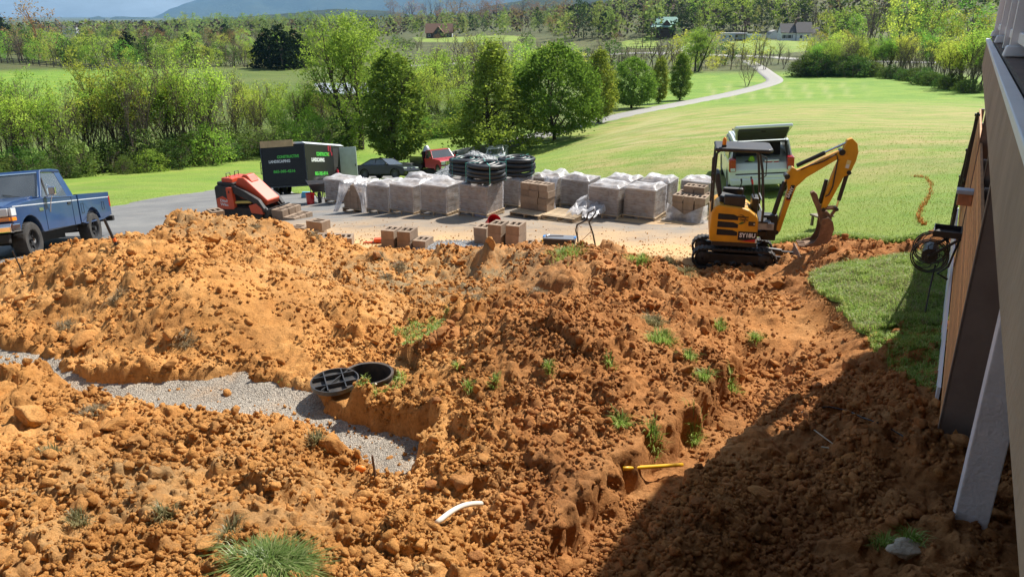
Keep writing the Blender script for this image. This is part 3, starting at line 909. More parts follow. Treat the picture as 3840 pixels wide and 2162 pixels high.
def rand_rot(n, rng):
    q = rng.normal(size=(n, 4)); q /= np.linalg.norm(q, axis=1)[:, None]
    a, b, c, d = q.T
    return np.stack([np.stack([a*a+b*b-c*c-d*d, 2*(b*c-a*d), 2*(b*d+a*c)], -1), np.stack([2*(b*c+a*d), a*a-b*b+c*c-d*d, 2*(c*d-a*b)], -1),
                     np.stack([2*(b*d-a*c), 2*(c*d+a*b), a*a-b*b-c*c+d*d], -1)], 1)
def scatter(P, size, protos, faces, rng, tilt=1.0):
    vs_, fs, own = [], [], []
    base = 0
    k = rng.integers(0, len(protos), len(P))
    Rm = rand_rot(len(P), rng)
    for j, pv in enumerate(protos):
        m = k == j
        if not m.any(): continue
        w = np.einsum('nij,vj->nvi', Rm[m], pv) * size[m][:, None, None] + P[m][:, None, :]
        n = m.sum()
        vs_.append(w.reshape(-1, 3)); fs.append((faces[None] + (np.arange(n) * len(pv))[:, None, None] + base).reshape(-1, 3))
        own.append(np.repeat(np.flatnonzero(m), len(pv)))
        base += n * len(pv)
    return np.concatenate(vs_), np.concatenate(fs), np.concatenate(own)
def sample_soil(n, rng, rmin=2.9, rmax=17.5, bias=1.0):
    out = []
    while sum(len(o) for o in out) < n:
        a = rng.uniform(R(-40), R(38), n); r = np.exp(rng.uniform(math.log(rmin), math.log(rmax), n))
        x = r * np.sin(a); y = r * np.cos(a)
        ok = (poly_sd(x, y, soil_edge) > .05) & (poly_sd(x, y, patch_edge, .6) < -.02)
        ok &= (poly_sd(x, y, path_poly, .6) < .02) | (rng.random(n) < .10)
        ok &= np.hypot(x - riser_c[0], y - riser_c[1]) > .42
        ok &= np.hypot(x - lid_c[0], y - lid_c[1]) > .38
        ok &= rng.random(n) > .8 * soil_smooth(x, y)
        # clods gather in drifts
        ok &= (1.3 * fbm(x * .95, y * .95, 3, 55) + rng.uniform(-.6, .75, n)) > -0.05
        out.append(np.stack([x[ok], y[ok]], 1))
    return np.concatenate(out)[:n]
def stuff_clods(name, n, smin, smax, protos, faces, seed, label, sink=.25):
    rng = np.random.default_rng(seed)
    xy = sample_soil(n, rng)
    z = np.maximum(S(xy[:, 0], xy[:, 1]), np.where(poly_sd(xy[:, 0], xy[:, 1], path_poly) > 0, .79, -9))
    r = np.hypot(xy[:, 0], xy[:, 1])
    sz = smin * (smax / smin) ** (rng.random(n) ** 1.7) * (0.75 + r / 22)
    P = np.column_stack([xy, z + sz * sink])
    v, f, own = scatter(P, sz, protos, faces, rng)
    o = np_obj(name, v, f, m_soil)
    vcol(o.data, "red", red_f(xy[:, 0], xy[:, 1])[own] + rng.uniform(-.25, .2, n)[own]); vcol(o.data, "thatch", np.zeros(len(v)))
    tag(o, label, "soil", None, "stuff")
    return o
stuff_clods("soil_crumbs", 68000, .009, .034, protosO, FO, 1, "loose crumbs of orange clay strewn over the heaps")
stuff_clods("small_clods", 3600, .024, .065, protos1, F1, 2, "small clods of clay strewn over the heaps", .2)
clod_meshes = []
for i, w in enumerate(protos2):
    me = np_mesh("dirt_clod", w, F2, m_soil, smooth=False)
    vcol(me, "red", np.full(len(w), (.0, .15, .85, .7, .05, .9, .3, .0, .6)[i])); vcol(me, "thatch", np.full(len(w), .1))
    clod_meshes.append(me)
rng = np.random.default_rng(21)
xy = sample_soil(130, rng, 3.0, 15.5)
zz = S(xy[:, 0], xy[:, 1])
left = [0, 1, 4, 7, 6]; right = [2, 3, 5, 8, 6]
def clod(x, y, z, s, k, label, group):
    o = bpy.data.objects.new("dirt_clod", clod_meshes[k]); link(o)
    o.location = (x, y, z + s * .28); o.scale = (s, s * rng.uniform(.8, 1.15), s * rng.uniform(.7, 1)); o.rotation_euler = (rng.uniform(-.5, .5), rng.uniform(-.5, .5), rng.uniform(0, 6.28))
    return tag(o, label, "dirt clod", group)
for i in range(len(xy)):
    x, y = xy[i]; a = math.degrees(math.atan2(x, y)); r = math.hypot(x, y)
    s = .04 * (2.9 ** (rng.random() ** 1.5)) * (.8 + r / 20)
    if a < -12:
        lb, gp = ("crumbly orange clay clod lying on the near left heap", "clods on the near left heap") if r < 7.6 else ("crumbly orange clay clod lying on the long left heap", "clods on the long left heap")
        k = left[int(rng.integers(5))]
    elif a < 16:
        lb, gp = ("rounded reddish clay clod lying on the centre heap", "clods on the centre heap")
        k = right[int(rng.integers(5))]
    else:
        lb, gp = ("brown clay clod on the scraped ground beside the deck", "clods on the scraped ground")
        k = right[int(rng.integers(5))]
    clod(x, y, zz[i], s, k, lb, gp)
for px, py, s, k, lb in ((1497,1790,.085,1,"single orange clay clod sitting on the gravel bed"),(800,905,.20,4,"big angular clay block on the crest beside the loader"),
                         (95,1125,.15,0,"large tan clay block near the left picture edge"),(310,1290,.24,1,"largest clay boulder at the foot of the left heap"),
                         (640,1260,.14,7,"paired pale clay block low on the left heap"),(130,1590,.26,0,"broad flat clay slab on the near left heap"),
                         (430,1610,.17,4,"blunt clay block beside the dry grass tuft"),(1055,1625,.16,1,"dark edged clay block above the gravel bed"),
                         (1240,1680,.17,7,"overhanging clay block with grass roots over the gravel bed"),(3180,1380,.13,2,"dark clay clod on the shadow edge by the turf"),
                         (2110,2130,.12,3,"rounded clay boulder at the bottom of the picture"),(1730,1810,.13,8,"blunt clay clod below the terrace bank"),
                         (1840,925,.2,6,"upright clay slab on the small peak by the stacked blocks")):
    p = hit(px, py, S)
    if px == 1497: p = at_z(px, py, .8)
    o = clod(p[0], p[1], p[2], s, k, lb, None)
    if px == 1840: o.scale = (.12, .1, .26); o.rotation_euler = (.1, -.35, .3)
for i, t in enumerate(np.linspace(0, 1, 13)):
    p = hit(1595 + 115 * t, 1322 - 112 * t, S); clod(p[0], p[1] + .05, p[2] + .02, rng.uniform(.07, .13), (2, 5)[i % 2], "dark red clay clod in the ridge beside the grass strip", "dark red ridge clods")
# broken flat stone near the deck post
m_rock = mat("sandstone", (0.42, 0.35, 0.26), .9, var=.25, scale=9, bump=.8, bscale=40, spec=.2)
p = hit(3390, 2080, S)
w = protos2[3] * np.array([.15, .13, .055])
rk = np_obj("flat_stone", w, F2, m_rock, smooth=False); rk.location = (p[0], p[1], p[2] + .05); rk.rotation_euler = (.15, .1, .5)
tag(rk, "pale flat broken stone near the foot of the white post", "stone")
# crushed stone pieces on the gravel bed, and spills by the blocks
m_chip = mat("stone_chip", (0.40, 0.38, 0.35), .9, var=.45, scale=2.2, spec=.2)
def chips(name, n, pts_fn, smin, smax, seed, label, m=m_chip, col_groups=None):
    rng = np.random.default_rng(seed)
    P = pts_fn(n, rng)
    sz = rng.uniform(smin, smax, len(P))
    P = P.copy(); P[:, 2] += sz * .25
    v, f, own = scatter(P, sz, protos0, F0, rng)
    o = np_obj(name, v, f, m)
    return tag(o, label, "gravel", None, "stuff")
def bed_pts(n, rng):
    a = rng.uniform(R(-36), R(-3), n * 3); r = np.exp(rng.uniform(math.log(5.8), math.log(11), n * 3))
    x = r * np.sin(a); y = r * np.cos(a)
    ok = (poly_sd(x, y, path_poly) > 0.02) & (noise2(x * 1.3, y * 1.3, 12) > -.35)
    x, y = x[ok][:n], y[ok][:n]
    return np.column_stack([x, y, grav_z(x, y)])
chips("gravel_stones", 6500, bed_pts, .004, .011, 3, "pale crushed stones lying on the gravel bed", mat("limestone_chip", (0.38, 0.34, 0.28), .9, var=.5, scale=5, spec=.2))
# clay crumbs tracked out over the asphalt
rng = np.random.default_rng(91)
x = rng.uniform(-11, 6, 26000); y = rng.uniform(12, 20, 26000); d = -poly_sd(x, y, soil_edge)
ok = (d > -.05) & (rng.random(26000) < 1.1 * np.exp(-d / .75)) & (poly_sd(x, y, pad_edge) > 0); x, y = x[ok], y[ok]
sz = rng.uniform(.006, .02, len(x)) * rng.uniform(.6, 1.3, len(x)); v, f, own = scatter(np.column_stack([x, y, G(x, y) + .045 + sz * .4]), sz, protosO, FO, rng)
o = np_obj("tracked_crumbs", v, f, m_soil); vcol(o.data, "red", np.full(len(v), .1)); vcol(o.data, "thatch", np.zeros(len(v))); tag(o, "orange clay crumbs tracked out over the asphalt edge", "soil", None, "stuff")
# trees
def leaf_mat(name, dark, light, warm, trans=0.55, rnd=0.18):
    m = bpy.data.materials.new(name); m.use_nodes = True
    nt = m.node_tree; nt.nodes.clear()
    out = nd(nt, "ShaderNodeOutputMaterial")
    geo = nd(nt, "ShaderNodeNewGeometry"); oi = nd(nt, "ShaderNodeObjectInfo")
    tc = nd(nt, "ShaderNodeTexCoord")
    n1 = noise_node(nt, tc.outputs['Object'], 1.1, 4, .6)
    c = ramp(nt, n1, [(0.32, dark), (0.55, light), (0.72, warm)])
    wn_ = nd(nt, "ShaderNodeTexWhiteNoise"); nt.links.new(geo.outputs['Random Per Island'], wn_.inputs['Vector'])
    v = nd(nt, "ShaderNodeMapRange"); v.inputs[3].default_value = 0.72; v.inputs[4].default_value = 1.25
    nt.links.new(geo.outputs['Random Per Island'], v.inputs[0])
    vm = nd(nt, "ShaderNodeVectorMath", operation='SCALE'); nt.links.new(c, vm.inputs[0]); nt.links.new(v.outputs[0], vm.inputs['Scale'])
    hs = nd(nt, "ShaderNodeHueSaturation"); hs.inputs['Saturation'].default_value = .88
    r1 = nd(nt, "ShaderNodeMapRange"); r1.inputs[3].default_value = 0.5 - rnd * .14; r1.inputs[4].default_value = 0.5 + rnd * .14
    r2 = nd(nt, "ShaderNodeMapRange"); r2.inputs[3].default_value = 1 - rnd; r2.inputs[4].default_value = 1 + rnd
    w2 = nd(nt, "ShaderNodeTexWhiteNoise", noise_dimensions='1D'); nt.links.new(oi.outputs['Random'], w2.inputs['W'])
    nt.links.new(oi.outputs['Random'], r1.inputs[0]); nt.links.new(w2.outputs['Value'], r2.inputs[0])
    nt.links.new(r1.outputs[0], hs.inputs['Hue']); nt.links.new(r2.outputs[0], hs.inputs['Value']); nt.links.new(vm.outputs[0], hs.inputs['Color'])
    df = nd(nt, "ShaderNodeBsdfDiffuse"); tr = nd(nt, "ShaderNodeBsdfTranslucent"); mx = nd(nt, "ShaderNodeMixShader"); mx.inputs[0].default_value = trans
    nt.links.new(hs.outputs[0], df.inputs[0])
    tcx = mixc(nt, 1.0, hs.outputs[0], (1.12, 1.15, 0.7), 'MULTIPLY'); nt.links.new(tcx, tr.inputs[0])
    nt.links.new(df.outputs[0], mx.inputs[1]); nt.links.new(tr.outputs[0], mx.inputs[2]); nt.links.new(mx.outputs[0], out.inputs[0])
    MATS[name] = m
    return m
m_bark = mat("bark", (0.085, 0.068, 0.052), .95, var=.4, scale=9, bump=.6, bscale=40, spec=.1)
m_twig = mat("grey_twig", (0.15, 0.118, 0.092), .95, var=.3, scale=4, spec=.1, rand=.3)
m_twig_red = mat("rust_twig", (0.27, 0.145, 0.075), .95, var=.3, scale=4, spec=.1, rand=.25)
m_lf_pear = leaf_mat("pear_leaf", (0.12, 0.185, 0.022), (0.21, 0.28, 0.03), (0.4, 0.4, 0.045))
m_lf_oak = leaf_mat("oak_leaf", (0.085, 0.17, 0.018), (0.14, 0.25, 0.024), (0.24, 0.34, 0.04))
m_lf_spring = leaf_mat("spring_leaf", (0.3, 0.42, 0.04), (0.46, 0.57, 0.06), (0.55, 0.6, 0.1), .5, .28)
m_lf_green = leaf_mat("fresh_leaf", (0.17, 0.33, 0.03), (0.28, 0.47, 0.045), (0.4, 0.53, 0.07), .5, .25)
m_lf_pale = leaf_mat("pale_leaf", (0.22, 0.31, 0.07), (0.31, 0.42, 0.085), (0.38, 0.45, 0.12), .45, .2)
m_lf_bush = leaf_mat("bush_leaf", (0.068, 0.1275, 0.0238), (0.1105, 0.187, 0.034), (0.187, 0.255, 0.051), .4, .25)
m_lf_dark = leaf_mat("cedar_leaf", (0.011, 0.026, 0.01), (0.018, 0.036, 0.013), (0.03, 0.052, 0.018), .15, .2)
m_lf_pine = leaf_mat("pine_leaf", (0.033, 0.0675, 0.024), (0.054, 0.093, 0.033), (0.0825, 0.1275, 0.045), .2, .2)
m_lf_rust = leaf_mat("rust_bud", (0.25, 0.12, 0.055), (0.34, 0.19, 0.09), (0.38, 0.27, 0.12), .4, .2)
m_lf_gold = leaf_mat("gold_leaf", (0.364, 0.338, 0.065), (0.468, 0.416, 0.078), (0.546, 0.468, 0.117), .5, .15)
m_lf_white = leaf_mat("white_bloom", (0.55, 0.52, 0.42), (0.62, 0.6, 0.5), (0.7, 0.66, 0.55), .4, .1)
def skeleton(rng, h, trunk_r, levels, spread, upk, n_child, first=0.25, stems=1, lean=.12, taper=.62, len0=None):
    """branches as (points, radii)"""
    out = []; tips = []
    def grow(p, d, L, r, lv):
        n = 5 if lv == 0 else 4
        pts = [p.copy()]; rad = [r]
        q = p.copy(); dd = d.copy()
        for i in range(n):
            dd = dd + rng.normal(0, .10 + .05 * lv, 3) + np.array([0, 0, upk * .10])
            dd /= np.linalg.norm(dd)
            q = q + dd * (L / n)
            pts.append(q.copy()); rad.append(r * (1 - (i + 1) / n * (.65 if lv < levels else .9)))
        out.append((np.array(pts), np.array(rad), lv))
        if lv >= levels:
            tips.append((pts[-1], dd)); tips.append((pts[-2], dd)); return
        k = n_child[lv]
        for j in range(k):
            t = (first if lv == 0 else .2) + (1 - (first if lv == 0 else .2)) * (j + rng.random() * .8) / k
            s = t * n; i0 = min(int(s), n - 1); f = s - i0
            bp = pts[i0] * (1 - f) + pts[i0 + 1] * f
            br = (rad[i0] * (1 - f) + rad[i0 + 1] * f) * .62
            a = rng.uniform(0, 2 * math.pi)
            side = np.array([math.cos(a), math.sin(a), 0])
            nd_ = dd * (1 - spread) + side * spread + np.array([0, 0, upk * .35])
            nd_ /= np.linalg.norm(nd_)
            grow(bp, nd_, L * taper * (1.15 - .55 * t) * rng.uniform(.8, 1.2), max(br, .012), lv + 1)
        tips.append((pts[-1], dd))
    for s in range(stems):
        a = rng.uniform(0, 6.28); off = np.array([math.cos(a), math.sin(a), 0]) * (.0 if stems == 1 else rng.uniform(.15, .7))
        d = np.array([0, 0, 1.0]) + (np.array([math.cos(a), math.sin(a), 0]) * lean * (1 if stems == 1 else rng.uniform(.8, 2.6)))
        grow(off + np.array([0, 0, -.25]), d / np.linalg.norm(d), (len0 or .8 * h) * rng.uniform(.85, 1.1), trunk_r * rng.uniform(.7, 1.1), 0)
    return out, tips
def tubes(branches, min_sides=3):
    vs_, fs, base = [], [], 0
    for pts, rad, lv in branches:
        n = 7 if lv == 0 else (4 if lv == 1 else min_sides)
        m = len(pts)
        d = np.gradient(pts, axis=0); d /= np.linalg.norm(d, axis=1)[:, None] + 1e-9
        ref = np.array([1.0, .3, 0]) if abs(d[0, 2]) > .8 else np.array([0, 0, 1.0])
        s = np.cross(d, ref); s /= np.linalg.norm(s, axis=1)[:, None] + 1e-9
        u = np.cross(d, s)
        a = np.arange(n) / n * 2 * math.pi
        ring = pts[:, None] + (s[:, None] * np.cos(a)[None, :, None] + u[:, None] * np.sin(a)[None, :, None]) * rad[:, None, None]
        vs_.append(ring.reshape(-1, 3))
        i = np.arange(m - 1)[:, None] * n; k = np.arange(n)[None]; k2 = (k + 1) % n
        fs.append(np.stack([i + k, i + k2, i + n + k2, i + n + k], -1).reshape(-1, 4) + base)
        base += m * n
    return np.concatenate(vs_), np.concatenate(fs)
def leaves(P, size, rng, aspect=.55, droop=0.0):
    """small diamond leaves (quads) at P"""
    n = len(P)
    d = rng.normal(size=(n, 3)); d[:, 2] -= droop; d /= np.linalg.norm(d, axis=1)[:, None]
    e = rng.normal(size=(n, 3)); e -= (e * d).sum(1)[:, None] * d; e /= np.linalg.norm(e, axis=1)[:, None]
    s = (size * rng.uniform(.6, 1.35, n))[:, None]
    a = d * s; b = e * s * aspect
    V = np.stack([P - a * .5, P + b * .5 + a * .05, P + a * .5, P - b * .5 + a * .05], 1).reshape(-1, 3)
    return V, np.arange(4 * n).reshape(n, 4)
def clumps(C, per, sig, rng):
    n = len(C); sig = sig * rng.uniform(.55, 1.5, n)
    P = np.repeat(C, per, 0) + rng.normal(0, 1, (n * per, 3)) * (np.repeat(sig, per)[:, None] if hasattr(sig, '__len__') else sig) * np.array([1, 1, .7])
    return P
def crown_pts(rng, n, prof, h, shell=.55, wob=.25, seed=0):
    """clump centres in a crown of revolution; prof(t) gives radius share of h at height t"""
    t = rng.random(n * 3); a = rng.uniform(0, 2 * math.pi, n * 3)
    rad = np.array([prof(q) for q in t])
    ok = rng.random(len(t)) < rad / rad.max() + .12
    t, a, rad = t[ok][:n], a[ok][:n], rad[ok][:n]
    q = shell + (1 - shell) * np.sqrt(rng.random(len(t)))
    w = 1 + wob * noise2(a * 1.3 + seed, t * 6, 90 + seed) + .5 * wob * noise2(a * 3.1, t * 13 + seed, 91 + seed)
    gap = noise2(a * 1.9 + 5 * seed, t * 7.5 + seed, 95 + seed) > -.42 + .25 * (q < .7)
    t, a, rad, q, w = t[gap], a[gap], rad[gap], q[gap], w[gap]
    r = rad * q * w * h
    return np.stack([r * np.cos(a), r * np.sin(a), t * h], 1)
PROTO = {}
def proto(kind, h, branches, lv, lf, bark, leaf):
    tv, tf = tubes(branches)
    PROTO.setdefault(kind, []).append((h, np_mesh("trunk", tv, tf, bark, smooth=True), np_mesh("crown", lv, lf, leaf) if lv is not None else None))
def piece(x, xs, ys): return np.interp(x, xs, ys)
for sd in range(2):       # columnar ornamental pear
    rng = np.random.default_rng(100 + sd); h = 9.0
    br, tips = skeleton(rng, h, .19, 2, .38, 1.2, [22, 5], .12, taper=.40)
    pf = lambda t: piece(t, [0, .06, .12, .25, .45, .7, .88, 1], [.0, .06, .17, .25, .245, .19, .12, .03])
    C = crown_pts(rng, 640, pf, h, .45, .3, sd)
    C[:, 2] += .25
    lv, lf = leaves(clumps(C, 26, .24, rng), .25, rng)
    proto("pear", h, br, lv, lf, m_bark, m_lf_pear)
rng = np.random.default_rng(110); h = 9.5       # broad cone with skirts
br, tips = skeleton(rng, h, .2, 2, .6, .5, [24, 5], .08, taper=.42)
pf = lambda t: piece(t, [0, .05, .12, .22, .34, .5, .8, 1], [.08, .32, .385, .33, .25, .17, .09, .025])
C = crown_pts(rng, 720, pf, h, .4, .42, 4); C[:, 2] += .3
lv, lf = leaves(clumps(C, 25, .25, rng), .25, rng)
proto("cone", h, br, lv, lf, m_bark, m_lf_green)
for sd in range(2):       # round shade tree
    rng = np.random.default_rng(120 + sd); h = 8.6
    br, tips = skeleton(rng, h, .24, 2, .62, .7, [14, 7], .14, taper=.55)
    pf = lambda t: piece(t, [0, .10, .17, .3, .5, .7, .88, 1], [.0, .18, .36, .47, .50, .41, .25, .04])
    C = crown_pts(rng, 900, pf, h, .5, .22, 7 + sd)
    C[:, 2] = np.maximum(C[:, 2], 1.0)
    lv, lf = leaves(clumps(C, 27, .27, rng), .27, rng)
    proto("oak", h, br, lv, lf, m_bark, m_lf_oak)
for sd in range(4):       # thin hedgerow trees just in leaf
    rng = np.random.default_rng(130 + sd); h = 8.0
    br, tips = skeleton(rng, h, .085, 3, .50, .9, [9, 5, 4], .28, stems=3 + sd % 2, lean=.14, taper=.50, len0=6.6)
    T = np.array([p for p, d in tips])
    top = T[:, 2] > h * (.30 + .1 * (sd % 2))
    C = T[top]; C = C[rng.permutation(len(C))[:420]]
    lv, lf = leaves(clumps(C, 10, .27, rng), .175, rng, .5)
    proto("hedge", h, br, lv, lf, m_bark, (m_lf_spring, m_lf_green, m_lf_spring, m_lf_spring)[sd])
for sd in range(3):       # still bare
    rng = np.random.default_rng(140 + sd); h = 8.0
    br, tips = skeleton(rng, h, .085, 3, .46, 1.0, [9, 6, 5], .22, stems=3, lean=.16, taper=.50, len0=6.4)
    T = np.array([p for p, d in tips]); C = T[rng.permutation(len(T))[:160]]
    lv, lf = leaves(clumps(C, 3, .2, rng), .11, rng, .5)
    proto("bare", h, br, lv, lf, m_twig, m_lf_spring)
rng = np.random.default_rng(150); h = 12.0    # big yellow-green tree
br, tips = skeleton(rng, h, .30, 3, .52, .9, [8, 6, 4], .26, stems=2, lean=.12, taper=.56, len0=9.5)
pf = lambda t: piece(t, [0, .22, .35, .5, .7, .88, 1], [.0, .05, .22, .36, .40, .30, .06])
C = np.concatenate([crown_pts(rng, 420, pf, h, .35, .3, 12), np.array([p for p, d in tips if p[2] > 4])[:350]])
lv, lf = leaves(clumps(C, 24, .34, rng), .23, rng, .45, .4)
proto("willow", h, br, lv, lf, m_bark, m_lf_spring)
for sd in range(3):       # shrubs
    rng = np.random.default_rng(160 + sd); h = 2.6
    br, tips = skeleton(rng, h, .04, 2, .6, .6, [6, 4], .1, stems=5, lean=.3, taper=.6, len0=2.0)
    pf = lambda t: piece(t, [0, .15, .4, .7, 1], [.35, .55, .58, .42, .08])
    C = crown_pts(rng, 170, pf, h, .4, .4, 20 + sd)
    lv, lf = leaves(clumps(C, 18, .18, rng), .15, rng)
    proto("shrub", h, br, lv, lf, m_twig, (m_lf_bush, m_lf_bush, m_lf_green)[sd])
rng = np.random.default_rng(170); h = 2.2      # grey-green wispy shrub
br, tips = skeleton(rng, h, .03, 2, .5, .5, [8, 5], .1, stems=7, lean=.4, taper=.6, len0=2.0)
C = np.array([p for p, d in tips]); lv, lf = leaves(clumps(C, 7, .16, rng), .09, rng, .35)
proto("wispy", h, br, lv, lf, m_twig, m_lf_pale)
for sd in range(2):       # dark cedar
    rng = np.random.default_rng(180 + sd); h = 8.0
    br, tips = skeleton(rng, h, .15, 1, .7, .2, [20], .08, taper=.25)
    pf = lambda t: piece(t, [0, .06, .2, .5, .8, 1], [.10, .28, .33, .24, .12, .02])
    C = crown_pts(rng, 330, pf, h, .45, .35, 30 + sd)
    lv, lf = leaves(clumps(C, 13, .26, rng), .28, rng, .4, .3)
    proto("cedar", h, br, lv, lf, m_bark, m_lf_dark)
# far kinds, cheap
def far(kind, sd, h, pf, n, per, sig, sz, leaf, bark=m_twig, tr=.2, br_args=None, shell=.4):
    rng = np.random.default_rng(sd)
    br, tips = skeleton(rng, h, tr, 1, .5, .7, [7], .25, taper=.5) if br_args is None else skeleton(rng, h, tr, *br_args)
    C = crown_pts(rng, n, pf, h, shell, .35, sd % 50)
    lv, lf = leaves(clumps(C, per, sig, rng), sz, rng)
    proto(kind, h, br, lv, lf, bark, leaf)
oval = lambda t: piece(t, [0, .15, .3, .55, .8, 1], [.0, .12, .25, .28, .18, .03])
rnd_ = lambda t: piece(t, [0, .15, .3, .55, .8, 1], [.0, .20, .36, .42, .30, .05])
pin = lambda t: piece(t, [0, .15, .25, .5, .8, 1], [.0, .10, .22, .2, .12, .02])
for sd in range(2): far("far_poplar", 200 + sd, 14, oval, 110, 12, .55, .55, m_lf_pale)
for sd in range(2): far("far_round", 210 + sd, 11, rnd_, 110, 12, .55, .5, m_lf_spring)
for sd in range(2): far("far_green", 215 + sd, 12, rnd_, 110, 12, .55, .5, m_lf_green)
for sd in range(2): far("far_pine", 220 + sd, 16, pin, 120, 10, .6, .6, m_lf_pine)
for sd in range(2): far("far_bush", 225 + sd, 7, rnd_, 90, 12, .4, .42, m_lf_bush)
for sd in range(2): far("far_rust", 230 + sd, 11, rnd_, 120, 11, .55, .34, m_lf_rust, m_twig_red, .2, (2, .5, .8, [8, 5], .25, 1, .1, .5), .3)
for sd in range(3): far("far_bare", 240 + sd, 11, rnd_, 26, 8, .6, .25, m_lf_spring, m_twig, .17, (2, .48, .9, [11, 7], .2, 2, .12, .52), .3)
far("far_gold", 250, 11, rnd_, 120, 12, .55, .42, m_lf_gold)
far("far_white", 251, 5, rnd_, 60, 12, .3, .3, m_lf_white)
far("far_cedar", 252, 9, lambda t: piece(t, [0, .05, .3, .7, 1], [.2, .32, .33, .2, .02]), 190, 13, .4, .6, m_lf_dark)
NAMES = dict(pear="pear_tree", cone="shade_tree", oak="shade_tree", hedge="hedgerow_tree", bare="bare_tree", willow="willow_tree", shrub="shrub", wispy="shrub", cedar="cedar_tree",
             far_poplar="poplar_tree", far_round="broadleaf_tree", far_green="broadleaf_tree", far_pine="pine_tree", far_bush="bushy_tree", far_rust="budding_tree", far_bare="bare_tree",
             far_gold="golden_tree", far_white="blossom_tree", far_cedar="cedar_tree")
trng = np.random.default_rng(77)
def plant(kind, x, y, h, label, group=None, k=None, wide=1.0, cat=None, parts=None):
    ps = PROTO[kind]; k = int(trng.integers(len(ps))) if k is None else k
    h0, tm, cm = ps[k]
    name = NAMES[kind]
    s = h / h0
    cat = cat or ("shrub" if kind in ("shrub", "wispy") else "tree")
    if parts is None: parts = not kind.startswith("far_")
    z = gz(x, y)
    o = bpy.data.objects.new(name, None); link(o); o.empty_display_size = .5
    o.location = (x, y, z - .05); o.rotation_euler = (0, 0, trng.uniform(0, 6.28)); o.scale = (s * wide, s * wide, s)
    for nm, me in (("trunk", tm), ("crown", cm)):
        c = bpy.data.objects.new(nm if not (cat == "shrub" and nm == "trunk") else "stem", me); link(c, o)
    return tag(o, label, cat, group)
def plant_px(kind, px, py, top, label, group=None, k=None, wide=1.0):
    """tree whose foot and top show at these photo heights"""
    p = hit(px, py)
    d = ray(px, py); t = p[0] / d[0] if abs(d[0]) > .02 else p[1] / d[1]
    h = (py - top) * t / FPX / (CP * .99)
    return plant(kind, p[0], p[1], h, label, group, k, wide)
# the row along the lane
plant_px("pear", 1490, 612, 246, "tall columnar tree with yellow-green tips behind the black coupe", None, 0, 1.2)
plant_px("cone", 1850, 558, 205, "cone shaped tree with low skirts above the white car", None, 0, 1.3)
plant_px("oak", 2080, 524, 205, "largest round dark green tree in the lane row", None, 0)
plant_px("pear", 2244, 461, 222, "slim columnar tree right of the largest round tree", None, 1, .95)
plant_px("oak", 2367, 406, 236, "smaller round green tree beside the lane", None, 1)
plant_px("pear", 2470, 388, 234, "narrow columnar tree, second from the end of the lane row", None, 0, .8)
plant_px("pear", 2548, 376, 222, "columnar tree at the far end of the lane row", None, 1, .95)
plant_px("bare", 2800, 322, 232, "small spreading bare tree by the bend of the lane", None, 0, 1.25)
# hedgerow below the parking pad
hr = np.random.default_rng(9)
gpH = "thin spring trees of the hedgerow below the drive"
gpB = "still bare trees of the hedgerow below the drive"
gpS = "shrubs along the foot of the hedgerow"
xs_ = np.linspace(-330, 1330, 44)
for i, px in enumerate(xs_):
    py = np.interp(px, [-330, 0, 300, 600, 900, 1250, 1400], [705, 684, 662, 640, 602, 562, 548]) - hr.uniform(4, 48)
    top = np.interp(px, [-330, 0, 230, 330, 400, 480, 560, 640, 760, 860, 1000, 1080, 1200, 1330], [330, 330, 300, 300, 262, 232, 270, 235, 235, 270, 290, 315, 300, 290]) + hr.uniform(-8, 70)
    kd = "bare" if (i % 3 == 1 or hr.random() < .26) else "hedge"
    plant_px(kd, px + hr.uniform(-14, 14), py, top, "thin multi-stemmed tree in fresh yellow-green leaf in the hedgerow" if kd == "hedge" else "leafless grey-brown multi-stemmed tree in the hedgerow", gpH if kd == "hedge" else gpB, None, hr.uniform(.85, 1.15))
for i, px in enumerate(np.linspace(-330, 1300, 46)):
    py = np.interp(px, [-330, 0, 300, 600, 900, 1250, 1400], [705, 684, 662, 640, 602, 562, 548]) - hr.uniform(-3, 22)
    plant_px("shrub", px + hr.uniform(-10, 10), py, py - hr.uniform(60, 150), "dense dark green shrub at the foot of the hedgerow", gpS, None, hr.uniform(.9, 1.4))
plant_px("willow", 1330, 560, 108, "big yellow-green tree towering over the hedgerow by the tin roof", None, 0, 1.0)
plant_px("shrub", 1255, 545, 448, "bright green rounded shrub at the lawn edge by the lane", None, 2, 1.25)
plant_px("wispy", 1605, 512, 435, "pale wispy shrub between the columnar and the cone tree", None, 0, 1.1)
plant_px("wispy", 1090, 585, 470, "grey-green wispy shrub in front of the hedgerow", None, 0, 1.5)
# thicket behind the row
gpT = "yellow-green thicket trees behind the lane row"
for px, py, top in ((1545,440,225),(1600,450,215),(1660,440,200),(1720,430,205),(1780,420,160),(1850,400,150),(1910,400,185),(1960,380,225),(1640,480,270),(1720,470,255),(1950,440,270),(1420,470,260),(1480,440,215),(2010,330,190),(1560,500,330),(1690,500,350),(1750,490,330)):
    plant_px("hedge" if hr.random() < .75 else "bare", px, py, top, "bushy yellow-green tree in the thicket behind the lane row", gpT, None, hr.uniform(1.0, 1.4))
for px, py in ((1560,520),(1620,500),(1680,510),(1740,500),(1800,470),(1900,450),(1960,430),(2010,420)):
    plant_px("shrub", px, py, py - hr.uniform(60, 110), "dark green shrub under the thicket behind the lane row", "shrubs under the thicket", None, 1.3)
